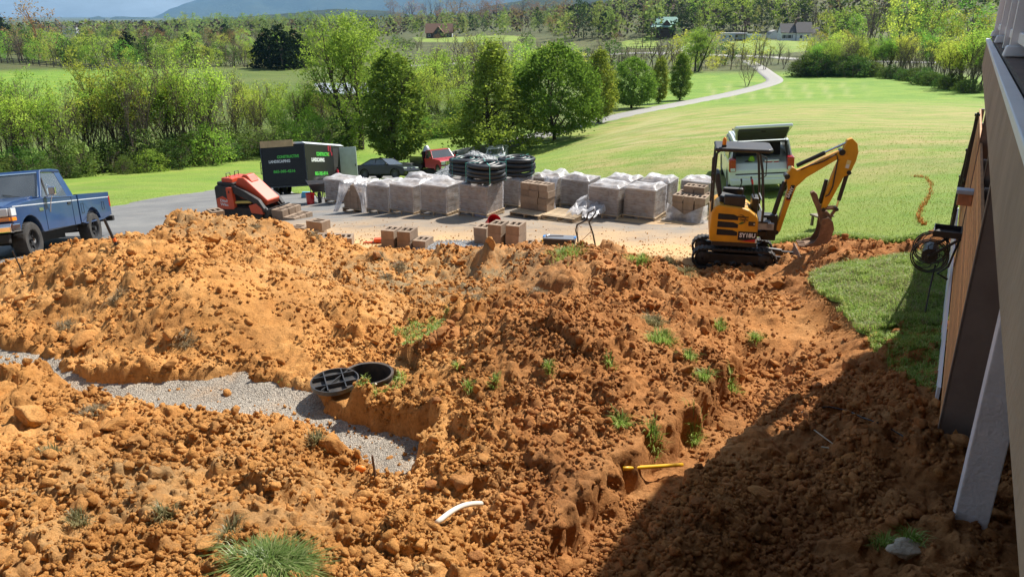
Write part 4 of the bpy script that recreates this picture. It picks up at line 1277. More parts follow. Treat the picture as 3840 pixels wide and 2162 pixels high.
# creek line across the middle distance
gpC = "bare creek-side trees across the middle distance"
for px in np.arange(1880, 2960, 22):
    py = np.interp(px, [1880, 2200, 2500, 2960], [285, 275, 262, 252]) + hr.uniform(-18, 8)
    kd = "far_bare" if hr.random() < .72 else ("far_round" if hr.random() < .55 else "far_bush")
    plant_px(kd, px, py, py - hr.uniform(45, 125), {"far_bare": "bare brown twiggy tree along the creek", "far_round": "tree in young yellow leaf along the creek", "far_bush": "low dark green tree along the creek"}[kd], gpC if kd == "far_bare" else None if False else {"far_round": "young-leaved creek trees", "far_bush": "dark creek bushes"}.get(kd, gpC), None, hr.uniform(.9, 1.3))
plant_px("willow", 2615, 268, 122, "golden-green spreading willow in front of the trailer home", None, 0, 1.15)
plant_px("far_gold", 2690, 250, 128, "golden yellow tree behind the willow", None, 0, 1.1)
plant_px("far_green", 1960, 240, 172, "round bright green tree behind the lane row", None, 0, 1.3)
# right-hand thicket closing the lawn
gpR = "thicket trees closing the right side of the lawn"
for px in np.arange(2985, 3760, 17):
    base = np.interp(px, [2985, 3100, 3300, 3420, 3560, 3700], [282, 285, 290, 305, 335, 365]) - hr.uniform(0, 34)
    top = np.interp(px, [2985, 3080, 3200, 3300, 3400, 3500, 3700], [215, 165, 150, 150, 150, 145, 120]) + hr.uniform(-20, 40)
    kd = "bare" if hr.random() < .55 else "hedge"
    plant_px(kd, px, base, top, "tangled bare tree in the thicket right of the lawn" if kd == "bare" else "light green young tree in the thicket right of the lawn", gpR + (", bare" if kd == "bare" else ", in leaf"), None, hr.uniform(1.0, 1.35))
for px in np.arange(3005, 3640, 21):
    base = np.interp(px, [2985, 3100, 3300, 3420, 3560, 3700], [286, 289, 294, 311, 338, 368])
    big = 1 if px < 3250 else 0
    plant_px("shrub", px, base - hr.uniform(0, 8), base - hr.uniform(40, 62) - 18 * big, "dark green honeysuckle shrub edging the right side of the lawn", "shrubs edging the right side of the lawn", int(hr.integers(2)), 1.35)
for px, py, top in ((3045,285,225),(3180,284,232),(3230,285,228)):
    plant_px("cedar", px, py, top, "low dark cedar among the shrubs right of the lawn", "low cedars right of the lawn", None, 1.7)
plant_px("far_green", 3480, 170, -20, "tall bright yellow-green tree on the right skyline", None, 1, .75)
plant_px("far_round", 3370, 165, -15, "tall pale-leaved tree left of the bright skyline tree", None, 1, .8)
plant_px("far_bare", 3260, 175, 0, "tall dark-limbed tree behind the white farmhouse", None, 0, 1.0)
# left meadow edge, far tree belts
gpL = "mixed trees along the far edge of the left meadow"
CLEAR = ((1650, 62, 138), (1445, 36, 124), (2500, 60, 130), (2785, 75, 148), (2985, 70, 148), (270, 45, 128), (2400, 80, 130))
def belt(x0, x1, step, yb, hts, kinds, lab, grp, jit=10, wide=(.9, 1.3)):
    for px in np.arange(x0, x1, step):
        kd = kinds[int(hr.integers(len(kinds)))]
        py = np.interp(px, *yb) + hr.uniform(-jit, jit * .3)
        if any(abs(px - a) < w and py > yb_ for a, w, yb_ in CLEAR) and py < 200: continue
        nmk = NAMES[kd].replace('_', ' ')
        plant_px(kd, px + hr.uniform(-step, step) * .4, py, py - hr.uniform(*hts), lab.format(nmk), grp.format(nmk), None, hr.uniform(*wide))
belt(-160, 620, 17, ([-160, 0, 300, 620], [222, 232, 244, 262]), (62, 118), ["far_bare", "far_round", "far_bush", "far_green", "far_bare"], "{} on the far edge of the left meadow", "{}s on the far edge of the left meadow")
belt(560, 1320, 17, ([560, 1320], [255, 246]), (55, 105), ["far_bare", "far_bare", "far_bush", "far_round"], "{} beyond the hedgerow by the dark cedars", "{}s beyond the hedgerow", 12)
plant_px("far_rust", 150, 222, 30, "tallest bare tree with tan buds on the left skyline", None, 1, 1.25)
plant_px("far_white", 335, 232, 190, "white flowering tree at the edge of the left meadow", None, 0, 1.6)
plant_px("far_white", 580, 225, 168, "cream flowering tree right of the left meadow", None, 0, 1.2)
for px, py, top in ((485,228,132),(265,232,160),(1010,256,126),(1062,260,114),(1112,254,130),(15,165,75),(605,160,104),(850,165,100),(800,158,118)):
    plant_px("far_cedar", px, py, top, "dark cedar standing out of the pale trees at left", "dark cedars in the left tree belts", None, 1.25)
belt(0, 1340, 15, ([0, 700, 1340], [172, 178, 184]), (38, 70), ["far_bare", "far_round", "far_poplar", "far_bare", "far_bush", "far_rust"], "{} in the second tree belt across the valley", "{}s of the second tree belt", 16)
belt(640, 1340, 16, ([640, 1340], [132, 122]), (52, 74), ["far_poplar"], "pale green {} on the ridge across the valley", "pale {}s on the ridge", 6, (1.0, 1.35))
belt(1480, 2150, 22, ([1480, 1800, 2150], [118, 122, 128]), (44, 78), ["far_poplar", "far_poplar", "far_rust", "far_bare", "far_pine"], "{} around the houses across the valley", "{}s around the houses across the valley", 8)
belt(1380, 2020, 22, ([1380, 2020], [188, 190]), (34, 56), ["far_bare", "far_bush", "far_round", "far_bare"], "{} below the houses across the valley", "{}s below the houses across the valley", 12)
belt(1460, 2150, 24, ([1460, 2150], [80, 84]), (55, 85), ["far_rust", "far_bare", "far_rust"], "{} on the crest above the brown roofed houses", "{}s on the crest above the houses", 8)
belt(2120, 2620, 26, ([2120, 2620], [150, 128]), (75, 135), ["far_pine", "far_pine", "far_poplar", "far_green", "far_bare"], "{} on the slope left of the green roofed house", "{}s left of the green roofed house", 10, (.8, 1.15))
belt(2560, 3060, 24, ([2560, 3060], [112, 128]), (75, 130), ["far_pine", "far_bush", "far_green", "far_bare", "far_pine"], "{} on the slope behind the trailer home", "{}s behind the trailer home", 8, (.8, 1.15))
belt(3060, 3720, 24, ([3060, 3720], [150, 165]), (80, 150), ["far_round", "far_bare", "far_green", "far_bush"], "{} on the hillside above the right thicket", "{}s above the right thicket", 12, (.8, 1.2))
belt(3020, 3200, 20, ([3020, 3200], [215, 205]), (40, 85), ["far_gold", "far_bare", "far_round"], "{} right of the white farmhouse", "{}s right of the white farmhouse", 14)
plant_px("far_rust", 2310, 160, 112, "small rust orange tree left of the sunny slope", None, 0, 1.2)
plant_px("far_green", 2530, 142, 88, "round green tree in front of the green roofed house", None, 1, 1.0)
plant_px("far_rust", 1640, 158, 130, "pinkish budding tree in front of the brown roofed house", None, 0, 1.3)
# wooded hills beyond, as one mass
m_fpale = leaf_mat("far_pale", (0.20, 0.27, 0.08), (0.24, 0.31, 0.09), (0.28, 0.33, 0.11), .4, .05)
m_fmix = leaf_mat("far_mixed", (0.17, 0.19, 0.07), (0.21, 0.22, 0.08), (0.25, 0.24, 0.10), .4, .05)
m_fbrown = leaf_mat("far_brown", (0.19, 0.13, 0.085), (0.24, 0.17, 0.11), (0.28, 0.20, 0.13), .3, .05)
def forest(name, n, az0, az1, r0, r1, seed, label, sizes=(7, 15)):
    rng = np.random.default_rng(seed)
    a = rng.uniform(R(az0), R(az1), n); r = np.sqrt(rng.uniform(r0 ** 2, r1 ** 2, n))
    x = r * np.sin(a); y = r * np.cos(a); z = G(x, y)
    mats_ = [m_lf_pine, m_fpale, m_twig, m_fmix, m_fbrown, m_lf_bush]
    wgt = np.cumsum([.13, .34, .27, .10, .07, .09])
    kind = np.minimum(np.searchsorted(wgt, rng.random(n)), 5)
    h = rng.uniform(*sizes, n)
    per = 46
    t = rng.random((n, per)); ang = rng.uniform(0, 6.28, (n, per))
    narrow = np.where((kind == 0), .2, .34)
    rad = np.interp(t, [0, .2, .5, .8, 1], [.25, .8, 1, .65, .1]) * narrow[:, None] * h[:, None] * rng.uniform(.6, 1.1, (n, per))
    P = np.stack([x[:, None] + rad * np.cos(ang), y[:, None] + rad * np.sin(ang), z[:, None] + (.15 + .85 * t) * h[:, None]], -1).reshape(-1, 3)
    V, F = leaves(P, np.repeat(h, per) * .15, rng, .6)
    o = np_obj(name, V, F, mats_, np.repeat(kind, per))
    return tag(o, label, "forest", None, "stuff")
forest("hillside_forest", 2600, 3, 46, 380, 1150, 4, "wooded hillside rising behind the houses at right", (8, 16))
forest("valley_forest", 2300, -48, 6, 480, 1700, 5, "woods and hedges filling the far valley floor", (8, 15))
# mountains
m_mtn, nt, b, pos = new_mat("forested_mountain", 0.95, 0.1)
c = ramp(nt, noise_node(nt, pos, .006, 9, .68), [(0.3, (0.030, 0.046, 0.028)), (0.55, (0.055, 0.072, 0.040)), (0.75, (0.095, 0.10, 0.055))])
nt.links.new(c, b.inputs['Base Color'])
bump_to(nt, b, [(noise_node(nt, pos, .02, 8, .7), 1.0, 25.0)])
def ridge(name, sky, r0, r1, label, seed, az0=-60, az1=60, foot=-25, n=260):
    """sky: (px, py) skyline seen in the photo; crest stands at r1"""
    az = np.linspace(R(az0), R(az1), n)
    px = CXP + np.tan(az) * FPX * 1.0645
    py = np.interp(px, [s[0] for s in sky], [s[1] for s in sky])
    el = (60 - py) / FPX * .945
    crest = CAM_Z + el * r1
    crest = crest + (fbm(az * 60, az * 0 + seed, 4, seed) * .0016 * r1)
    rows = []
    depth = np.linspace(0, 1.5, 30)
    for k, d in enumerate(depth):
        rad = r0 + (r1 - r0) * d
        prof = np.where(d <= 1, np.sin(min(d, 1) * math.pi / 2) ** 1.3, 1 - (d - 1) * .5)
        z = foot + (crest - foot) * prof
        x = rad * np.sin(az); y = rad * np.cos(az)
        z = z + (crest - foot) * .16 * fbm(az * 22 + seed, az * 0 + d * 2.2, 4, seed + 3) * math.sin(min(d, 1) * math.pi)
        rows.append(np.stack([x, y, z], -1))
    V = np.array(rows); idx = np.arange(V.shape[0] * n).reshape(-1, n)
    F = np.stack([idx[:-1, :-1], idx[:-1, 1:], idx[1:, 1:], idx[1:, :-1]], -1).reshape(-1, 4)
    o = np_obj(name, V.reshape(-1, 3), F, m_mtn, smooth=True)
    return tag(o, label, None, None, "structure")
ridge("mountain", [(-1800, 40), (-200, 95), (300, 92), (520, 78), (590, 60), (640, 38), (720, 14), (790, -8), (860, -26), (1000, -60), (1300, -90), (1800, -110), (2600, -120), (5000, -60)], 11000, 15000, "long blue mountain ridge behind the valley", 5)
ridge("distant_hills", [(-1800, 88), (0, 88), (120, 82), (220, 72), (290, 78), (350, 60), (400, 70), (440, 60), (500, 62), (560, 66), (700, 95), (5000, 120)], 8000, 10800, "row of small blue hills on the left skyline", 8)
ridge("foothills", [(-1800, 100), (0, 96), (260, 92), (330, 86), (560, 78), (800, 66), (1000, 58), (1250, 36), (1420, 42), (1700, 70), (1850, 22), (2050, -5), (2400, -25), (5000, -60)], 2500, 3600, "hazy wooded foothills in front of the mountain", 12)
belt(-60, 1340, 17, ([-60, 700, 1340], [204, 212, 216]), (40, 76), ["far_bare", "far_round", "far_bush", "far_bare", "far_green", "far_cedar"], "{} in the middle tree belt beyond the hedgerow", "{}s of the middle tree belt", 14)
belt(300, 700, 20, ([300, 700], [140, 134]), (34, 52), ["far_bare", "far_poplar", "far_round", "far_rust"], "{} in the farthest tree belt at left", "{}s of the farthest tree belt", 8)
# the air between
hz = MB(); hz.bx(-17000, 17000, -60, 19000, -60, 1000)
m_haze = bpy.data.materials.new("haze_air"); m_haze.use_nodes = True
nt = m_haze.node_tree; nt.nodes.clear()
o_ = nd(nt, "ShaderNodeOutputMaterial"); pv = nd(nt, "ShaderNodeVolumePrincipled")
pv.inputs['Color'].default_value = (0.32, 0.62, 1.0, 1); pv.inputs['Density'].default_value = 5.5e-5; pv.inputs['Anisotropy'].default_value = 0.0
nt.links.new(pv.outputs[0], o_.inputs['Volume'])
haze = hz.obj("haze", m_haze)
tag(haze, "pale blue summer haze filling the valley air", "haze", None, "stuff")
# covered deck on the right
WD = Vector((math.sin(R(30)), math.cos(R(30)), 0)); WR = Vector((math.cos(R(30)), -math.sin(R(30)), 0))
M_DECK = Matrix((WR, WD, Vector((0, 0, 1)))).transposed().to_4x4()     # local x = out from the wall (d), y = along it (s)
m_brown = mat("brown_trim", (0.19, 0.145, 0.12), .6, var=.16, scale=3, spec=.4, bump=.15, bscale=30, dirt=.25, dcol=(.2, .13, .09))
m_fascia = mat("tan_fascia", (0.33, 0.245, 0.175), .75, var=.22, scale=2.2, bump=.35, bscale=26)
m_cedar = mat("cedar_slat", (0.56, 0.27, 0.10), .7, var=.3, scale=5, bump=.25, bscale=50, rand=.22)
m_white = mat("white_vinyl", (0.78, 0.78, 0.80), .45, var=.04, scale=3)
m_wpost = mat("white_painted_wood", (0.66, 0.64, 0.66), .65, var=.10, scale=3.5, dirt=.35, dcol=(.33, .27, .22), bump=.35, bscale=35)
m_deckbd = mat("deck_board", (0.10, 0.062, 0.045), .7, var=.2, scale=5, rand=.2, bump=.3, bscale=40)
m_black = mat("black_iron", (0.018, 0.018, 0.019), .45, var=.2, scale=8, spec=.5)
m_steel = mat("galvanised", (0.45, 0.46, 0.48), .4, metal=.7, var=.2, scale=12)
deck = thing("covered_deck", "covered deck with white railing and tan fascia along the right edge", "deck", mtx=M_DECK)
S_END = 11.1; DK = 4.66; DE = .14
b = MB(); b.bx(DE + .03, 3.6, -2.5, S_END - .03, DK - .30, DK - .05); b.obj("joist_frame", m_brown, deck)
b = MB(); b.bx(DE, DE + .03, -2.5, S_END, DK - .33, DK - .045); b.bx(DE + .03, 3.6, S_END - .03, S_END, DK - .33, DK - .045); b.obj("fascia", m_fascia, deck, bevel=.004)
b = MB(); b.bx(DE - .012, DE + .035, -2.5, S_END + .012, DK - .042, DK - .012); b.obj("edge_trim", m_white, deck, bevel=.004)
bd = MB(); bd.bx(-.069, .069, -2.5, S_END - .02, -.0125, .0125); bme = bd.mesh("board", m_deckbd)
for i in range(24):
    o = bpy.data.objects.new("board", bme); link(o, deck); o.location = (DE + .11 + i * .145, 0, DK - .002)
for s in (S_END - .16, S_END - 2.75, 5.55, 2.8, .3):
    b = MB(); b.bx(DE + .05, DE + .18, s - .065, s + .065, DK + .012, DK + 1.1)
    b.lathe([(.0, 1.15), (.075, 1.12), (.095, 1.10), (.095, 1.08)], (DE + .115, s, DK), n=4)
    p = b.obj("railing_post", m_white, deck, bevel=.006)
    b = MB(); b.box((DE + .115, s, DK + .045), (.185, .185, .06), taper=(.86, .86)); b.obj("base_skirt", m_white, p, bevel=.008)
for a_, b_ in ((S_END - 2.69, S_END - .22), (5.61, S_END - 2.81), (2.86, 5.49), (.36, 2.74)):
    q = MB(); q.bx(DE + .085, DE + .145, a_, b_, DK + .09, DK + .15); q.bx(DE + .08, DE + .15, a_, b_, DK + .95, DK + 1.02)
    rl = q.obj("rail", m_white, deck, bevel=.005)
    bal = MB(); bal.bx(DE + .1, DE + .13, -.015, .015, DK + .14, DK + .96); bm_ = bal.mesh("baluster", m_white)
    for k in range(int((b_ - a_) / .115)):
        o = bpy.data.objects.new("baluster", bm_); link(o, rl); o.location = (0, a_ + .06 + k * .115, 0)
q = MB(); q.bx(DE + .3, 3.4, S_END - .14, S_END - .08, DK + .09, DK + .15); q.bx(DE + .3, 3.4, S_END - .15, S_END - .07, DK + .95, DK + 1.02); q.obj("rail", m_white, deck)
for s, d0 in ((6.0, .27), (8.15, .30), (10.6, .27)):       # wrapped posts under the deck
    b = MB(); z0 = 1.7 if s < 7 else 3.2 if s < 9 else .9
    b.bx(d0, d0 + .23, s, s + .23, z0, DK - .33)
    c_ = b.obj("column", m_brown, deck, bevel=.006)
    b = MB(); b.bx(d0 - .006, d0 + .002, s - .006, s + .03, z0, DK - .335); b.bx(d0 + .205, d0 + .236, s - .007, s + .002, z0, DK - .335); b.obj("corner_trim", m_brown, c_)
# slatted cedar screen below the deck
sl = MB(); sl.bx(-.012, .012, 6.24, 14.6, -.045, .045); slm = sl.mesh("slat", m_cedar)
screen = thing("slat_screen", "orange cedar slat screen between the brown columns under the deck", "screen", mtx=M_DECK)
for i in range(15):
    o = bpy.data.objects.new("slat", slm); link(o, screen); o.location = (.285, 0, 1.93 + i * .108); o.rotation_euler = (0, 0, 0)
for s in (7.6, 9.2, 10.8, 12.5, 14.5):
    b = MB(); b.bx(.30, .345, s, s + .09, .6, 3.5); b.obj("batten", m_brown, screen)
b = MB(); b.bx(.24, .265, 7.0, 14.6, 1.18, 1.86); b.obj("skirt_board", m_white, screen)
# roof over the deck and the house wall behind it (both out of the picture; they shade the ground)
rf = thing("porch_roof", "low porch roof over the deck", "roof", mtx=M_DECK)
b = MB(); b.prism([(-.22, 7.72), (-.22, 7.86), (4.2, 9.3), (4.2, 9.16)], 1, -5, S_END + .1); b.obj("roof_panel", mat("shingle", (0.10, 0.09, 0.085), .9, var=.3, scale=14), rf)
b = MB(); b.bx(-.2, .3, -5, S_END, 7.5, 7.72); b.obj("eave_beam", m_white, rf)
for s in (S_END - .25, 7.0, 2.5):
    b = MB(); b.bx(.2, .36, s, s + .16, DK + .012, 7.5); b.obj("roof_post", m_white, rf)
hw = thing("house_wall", "white house wall behind the deck", "wall", mtx=M_DECK)
b = MB(); b.bx(3.62, 3.9, -6, S_END - .5, 1.0, 9.0); b.obj("siding", m_white, hw)
# unseen wall added behind the viewer to block sky fill and deepen the shade
hg = thing("sky_block_wall", "added unseen brown wall behind the viewer, blocking sky light", "house", (0, 0, 0))
b = MB(); b.bx(-11, 3.5, -2.6, -1.9, 1.2, 9.2); b.obj("wall", mat("brown_blocker", (.13, .10, .085), .8, var=.15), hg)
b = MB(); b.bx(-11.4, 3.8, -2.9, -1.3, 9.2, 9.4); b.obj("blocker_top", m_brown, hg)
# the bare white post
b = MB(); b.bx(.40, .585, 4.86, 5.045, 1.55, DK - .34)
wp = b.obj("white_post", m_wpost, bevel=.007, seg=2); wp.matrix_world = M_DECK
tag(wp, "weathered white wooden post standing in the soil at right", "post")
# lamp box on the screen
lb = thing("lamp_box", "small copper lamp box with blue-grey cap on the slat screen", "lamp", mtx=M_DECK)
b = MB(); b.bx(.135, .27, 9.15, 9.28, 3.02, 3.14); b.obj("box", mat("copper", (0.42, 0.20, 0.11), .5, metal=.3, var=.3), lb, bevel=.006)
b = MB(); b.bx(.115, .275, 9.13, 9.30, 3.142, 3.185); b.obj("cap", mat("blue_grey_cap", (0.30, 0.38, 0.48), .4), lb, bevel=.006)
# hose reel
hr_ = thing("hose_reel", "black cast iron hose reel with scrolled wheels hanging on the slat screen", "hose reel", mtx=M_DECK)
def wheel_ring(y):
    b = MB()
    for rad in (.205, .185):
        b.tube([(-.02 + rad * math.cos(k / 28 * 6.283), y, 2.16 + rad * math.sin(k / 28 * 6.283)) for k in range(28)], .009, 6, closed=True)
    for k in range(8):
        a = k / 8 * 6.283
        pts = [(-.02 + (.02 + .17 * t) * math.cos(a + 1.1 * math.sin(t * 3.1)), y, 2.16 + (.02 + .17 * t) * math.sin(a + 1.1 * math.sin(t * 3.1))) for t in np.linspace(0, 1, 9)]
        b.tube(pts, .006, 5)
    b.cyl((-.02, y - .02, 2.16), (-.02, y + .02, 2.16), .03, n=10)
    return b
for y in (10.17, 10.57): wheel_ring(y).obj("reel_wheel", m_black, hr_, smooth=True)
b = MB(); b.cyl((-.02, 10.17, 2.16), (-.02, 10.57, 2.16), .09, n=14); b.obj("drum", m_black, hr_)
b = MB(); b.bx(-.03, .27, 10.17, 10.55, 2.405, 2.425); b.bx(-.03, -.02, 10.17, 10.55, 2.425, 2.48); b.bx(.26, .27, 10.17, 10.55, 2.425, 2.48); b.bx(-.02, .26, 10.17, 10.18, 2.425, 2.48); b.bx(-.02, .26, 10.54, 10.55, 2.425, 2.48); b.obj("tray", m_black, hr_)
b = MB(); b.beam((-.02, 10.15, 2.16), (.27, 10.15, 2.42), .02, .03); b.beam((-.02, 10.59, 2.16), (.27, 10.59, 2.42), .02, .03); b.tube([(.27, 10.37, 2.4), (.2, 10.37, 2.0), (.1, 10.37, 1.9), (.22, 10.37, 1.84)], .014, 6); b.obj("bracket", m_black, hr_)
b = MB(); b.tube([(.06, 10.21, 2.05), (.05, 10.15, 1.75), (.05, 10.05, 1.35), (.09, 9.95, 1.25)], .010, 6); b.obj("hose", m_black, hr_, smooth=True)
# black metal railing beyond the screen
fr = thing("stair_railing", "black metal stair railing descending at the far end of the deck", "railing", mtx=M_DECK)
def rz_(q): return 3.78 - (q - 11.0) * .40
for q in (11.2, 12.9, 14.6):
    b = MB(); b.bx(.18, .22, q, q + .04, rz_(q) - 1.1, rz_(q) + .03); b.box((.2, q + .02, rz_(q) + .045), (.06, .06, .03)); b.obj("post", m_black, fr)
for dz in (0, -.8):
    b = MB(); b.beam((.2, 11.0, 3.78 + dz), (.2, 14.7, rz_(14.7) + dz), .025, .035); b.obj("rail", m_black, fr)
bal = MB(); bal.bx(.194, .206, -.006, .006, -.8, 0); bm_ = bal.mesh("baluster", m_black)
for k in range(28):
    o = bpy.data.objects.new("baluster", bm_); link(o, fr); o.location = (0, 11.3 + k * .12, rz_(11.3 + k * .12))
# river rock bed seen under the deck
m_river = mat("river_rock", (0.47, 0.36, 0.25), .8, var=.45, scale=1.6, spec=.3)
def rock_pts(n, rng):
    d = rng.uniform(1.3, 6.5, n); s = rng.uniform(9.6, 19, n)
    P = np.outer(d, np.array(WR)) + np.outer(s, np.array(WD)); P[:, 2] = G(P[:, 0], P[:, 1]) + .12
    return P
rng = np.random.default_rng(8)
P = rock_pts(5200, rng); sz = rng.uniform(.035, .085, len(P)); v, f, own = scatter(P, sz, protos0, F0, rng)
o = np_obj("river_rocks", v, f, m_river, smooth=True); tag(o, "bed of rounded tan river rocks seen under the deck", "rocks", None, "stuff")
sb = [np.outer([d], np.array(WR))[0] + np.array(WD) * s for d, s in ((1.2, 9.4), (6.6, 9.4), (6.6, 19.2), (1.2, 19.2))]
rbed = sheet("rock_bed", [tuple(p[:2]) for p in sb], G, .3, mat("bed_soil", (.2, .14, .09), .9, var=.3), .10)
tag(rbed, "soil bed under the river rocks", None, None, "structure")
sp_ = thing("splash_slab", "pale flat paving slab lying among the river rocks", "slab", mtx=M_DECK)
b = MB(); b.bx(1.5, 2.3, 10.2, 11.6, gz(*(WR * 1.9 + WD * 10.9)[:2]) + .12, gz(*(WR * 1.9 + WD * 10.9)[:2]) + .2); b.obj("slab", mat("pale_paver", (.55, .46, .36), .9, var=.15, bump=.3), sp_, bevel=.01)
# garden rake in the shade
rk_ = thing("garden_rake", "black garden rake lying in the shade behind the white post", "rake", mtx=M_DECK)
zb = float(S(np.array([(WR * .95 + WD * 4.95)[0]]), np.array([(WR * .95 + WD * 4.95)[1]]))[0]) + .06
b = MB(); b.beam((.8, 5.0, zb + .05), (1.15, 4.9, zb + .05), .02, .014); b.obj("head", m_black, rk_)
tn = MB(); tn.cyl((0, 0, .05), (0, -.02, -.03), .004, .003, 5); tnm = tn.mesh("tine", m_black)
for k in range(12):
    o = bpy.data.objects.new("tine", tnm); link(o, rk_); o.location = (.81 + k * .03, 5.0 - k * .0086, zb)
b = MB(); b.cyl((.97, 4.95, zb + .05), (1.9, 6.1, zb + .18), .014, n=8); b.obj("handle", mat("ash_handle", (.42, .28, .14), .6), rk_)
# grass blades and tufts
def blade_mat(name, a, c, tipc):
    m = bpy.data.materials.new(name); m.use_nodes = True
    nt = m.node_tree; nt.nodes.clear(); out = nd(nt, "ShaderNodeOutputMaterial")
    geo = nd(nt, "ShaderNodeNewGeometry")
    col = ramp(nt, geo.outputs['Random Per Island'], [(0.0, a), (0.6, c), (1.0, tipc)])
    df = nd(nt, "ShaderNodeBsdfDiffuse"); tr = nd(nt, "ShaderNodeBsdfTranslucent"); gl = nd(nt, "ShaderNodeBsdfGlossy"); gl.inputs['Roughness'].default_value = .4
    m1 = nd(nt, "ShaderNodeMixShader"); m1.inputs[0].default_value = .45; m2 = nd(nt, "ShaderNodeMixShader"); m2.inputs[0].default_value = .02
    nt.links.new(col, df.inputs[0]); nt.links.new(col, tr.inputs[0])
    nt.links.new(df.outputs[0], m1.inputs[1]); nt.links.new(tr.outputs[0], m1.inputs[2]); nt.links.new(m1.outputs[0], m2.inputs[1]); nt.links.new(gl.outputs[0], m2.inputs[2])
    nt.links.new(m2.outputs[0], out.inputs[0]); MATS[name] = m
    return m
m_blade = blade_mat("grass_blade", (0.17, 0.30, 0.04), (0.30, 0.42, 0.08), (0.50, 0.52, 0.20))
m_blade_dry = blade_mat("dry_grass_blade", (0.14, 0.14, 0.05), (0.27, 0.24, 0.11), (0.42, 0.36, 0.20))
m_lawn_blade = blade_mat("lawn_blade", (0.20, 0.30, 0.035), (0.28, 0.36, 0.06), (0.42, 0.43, 0.14))
m_thatch = blade_mat("dead_grass_blade", (0.20, 0.15, 0.08), (0.30, 0.23, 0.13), (0.42, 0.34, 0.21))
def blades(P, h, w, rng, lean=.5, seg=2, dirv=None):
    n = len(P)
    a = rng.uniform(0, 6.283, n)
    d = np.stack([np.cos(a), np.sin(a), np.zeros(n)], 1) if dirv is None else dirv
    s = np.stack([-d[:, 1], d[:, 0], np.zeros(n)], 1)
    L = (h * rng.uniform(.55, 1.3, n))[:, None]; k = (lean * rng.uniform(.3, 1.5, n))[:, None]
    up = np.array([0, 0, 1.0])
    if hasattr(w, '__len__'): w = np.asarray(w)[:, None]
    if seg == 1:
        tip = P + up * L * .85 + d * L * k
        V = np.stack([P - s * w * .5, P + s * w * .5, tip], 1).reshape(-1, 3)
        return V, np.arange(3 * n).reshape(n, 3)
    mid = P + up * L * .6 + d * L * k * .35; tip = P + up * L * .85 * (1 - .35 * np.minimum(k, 1.2)) + d * L * k
    V = np.stack([P - s * w * .5, P + s * w * .5, mid + s * w * .4, mid - s * w * .4, tip], 1).reshape(-1, 3)
    b = (np.arange(n) * 5)[:, None]
    F = np.concatenate([b + np.array([[0, 1, 2]]), b + np.array([[0, 2, 3]]), b + np.array([[3, 2, 4]])])
    return V, F
rng = np.random.default_rng(31)
# turf patch cut round by the digging
def turf_z(x, y): return G(x, y) + 0.02 + 0.035 * fbm(x * 1.4, y * 1.4, 3, 14)
xs_ = [p[0] for p in patch_edge]; ys_ = [p[1] for p in patch_edge]
pt = sheet("turf_patch", patch_edge, turf_z, 0.07, m_lawn, 0.0, {"dry": lambda x, y, sd: np.full(x.shape, .15), "stripe": lambda x, y, sd: np.zeros(x.shape), "rough": lambda x, y, sd: np.zeros(x.shape)}, .05)
tag(pt, "patch of green turf left standing between the trench and the deck", None, None, "structure")
n = 60000
x = rng.uniform(min(xs_), max(xs_), n); y = rng.uniform(min(ys_), max(ys_), n)
sd = poly_sd(x, y, patch_edge) + .06 * noise2(x * 5, y * 5, 6); ok = sd > -.04
ok &= (noise2(x * 2.2, y * 2.2, 19) > -.62)
x, y = x[ok], y[ok]
V, F = blades(np.column_stack([x, y, turf_z(x, y) - .01]), .09 + .05 * np.clip(noise2(x * 3, y * 3, 29), -1, 1), .0075, rng, .85)
k_ = np.tile(rng.random(len(x)) < .3 * (noise2(x * 1.7, y * 1.7, 23) > -.1) + .06, 3).astype(int)
o = np_obj("turf_grass", V, F, [m_blade, m_blade_dry], k_); tag(o, "long green grass on the turf patch beside the deck", "grass", None, "stuff")
# lawn blades, thinning with distance
n = 160000
a = rng.uniform(R(-37), R(36), n); r = np.exp(rng.uniform(math.log(12.5), math.log(52), n))
x = r * np.sin(a); y = r * np.cos(a)
ok = (poly_sd(x, y, soil_edge) < -.03) & (poly_sd(x, y, pad_edge) < -.06) & (lane_dist(x, y) > 1.85)
ok &= rng.random(n) < sstep(52, 16, r)
x, y, r = x[ok], y[ok], r[ok]
V, F = blades(np.column_stack([x, y, lawn_z(x, y) - .01]), .045 + .0004 * r, .008 + .0005 * r, rng, .8, 1)
o = np_obj("lawn_blades", V, F, m_lawn_blade); tag(o, "short green grass blades all over the mown lawn", "grass", None, "stuff")
# ragged fringe along the cut edge of the lawn
E = soil_edge[13:23]; P = []
for i in range(len(E) - 1):
    t = rng.random(1100)
    P.append(np.column_stack([E[i][0] + (E[i + 1][0] - E[i][0]) * t + rng.normal(0, .05, 1100), E[i][1] + (E[i + 1][1] - E[i][1]) * t + rng.normal(.05, .07, 1100)]))
P = np.concatenate(P); V, F = blades(np.column_stack([P, G(P[:, 0], P[:, 1]) - .02]), .12, .010, rng, .8)
o = np_obj("fringe_grass", V, F, m_blade); tag(o, "ragged grass fringe along the cut lawn edge behind the trench", "grass", None, "stuff")
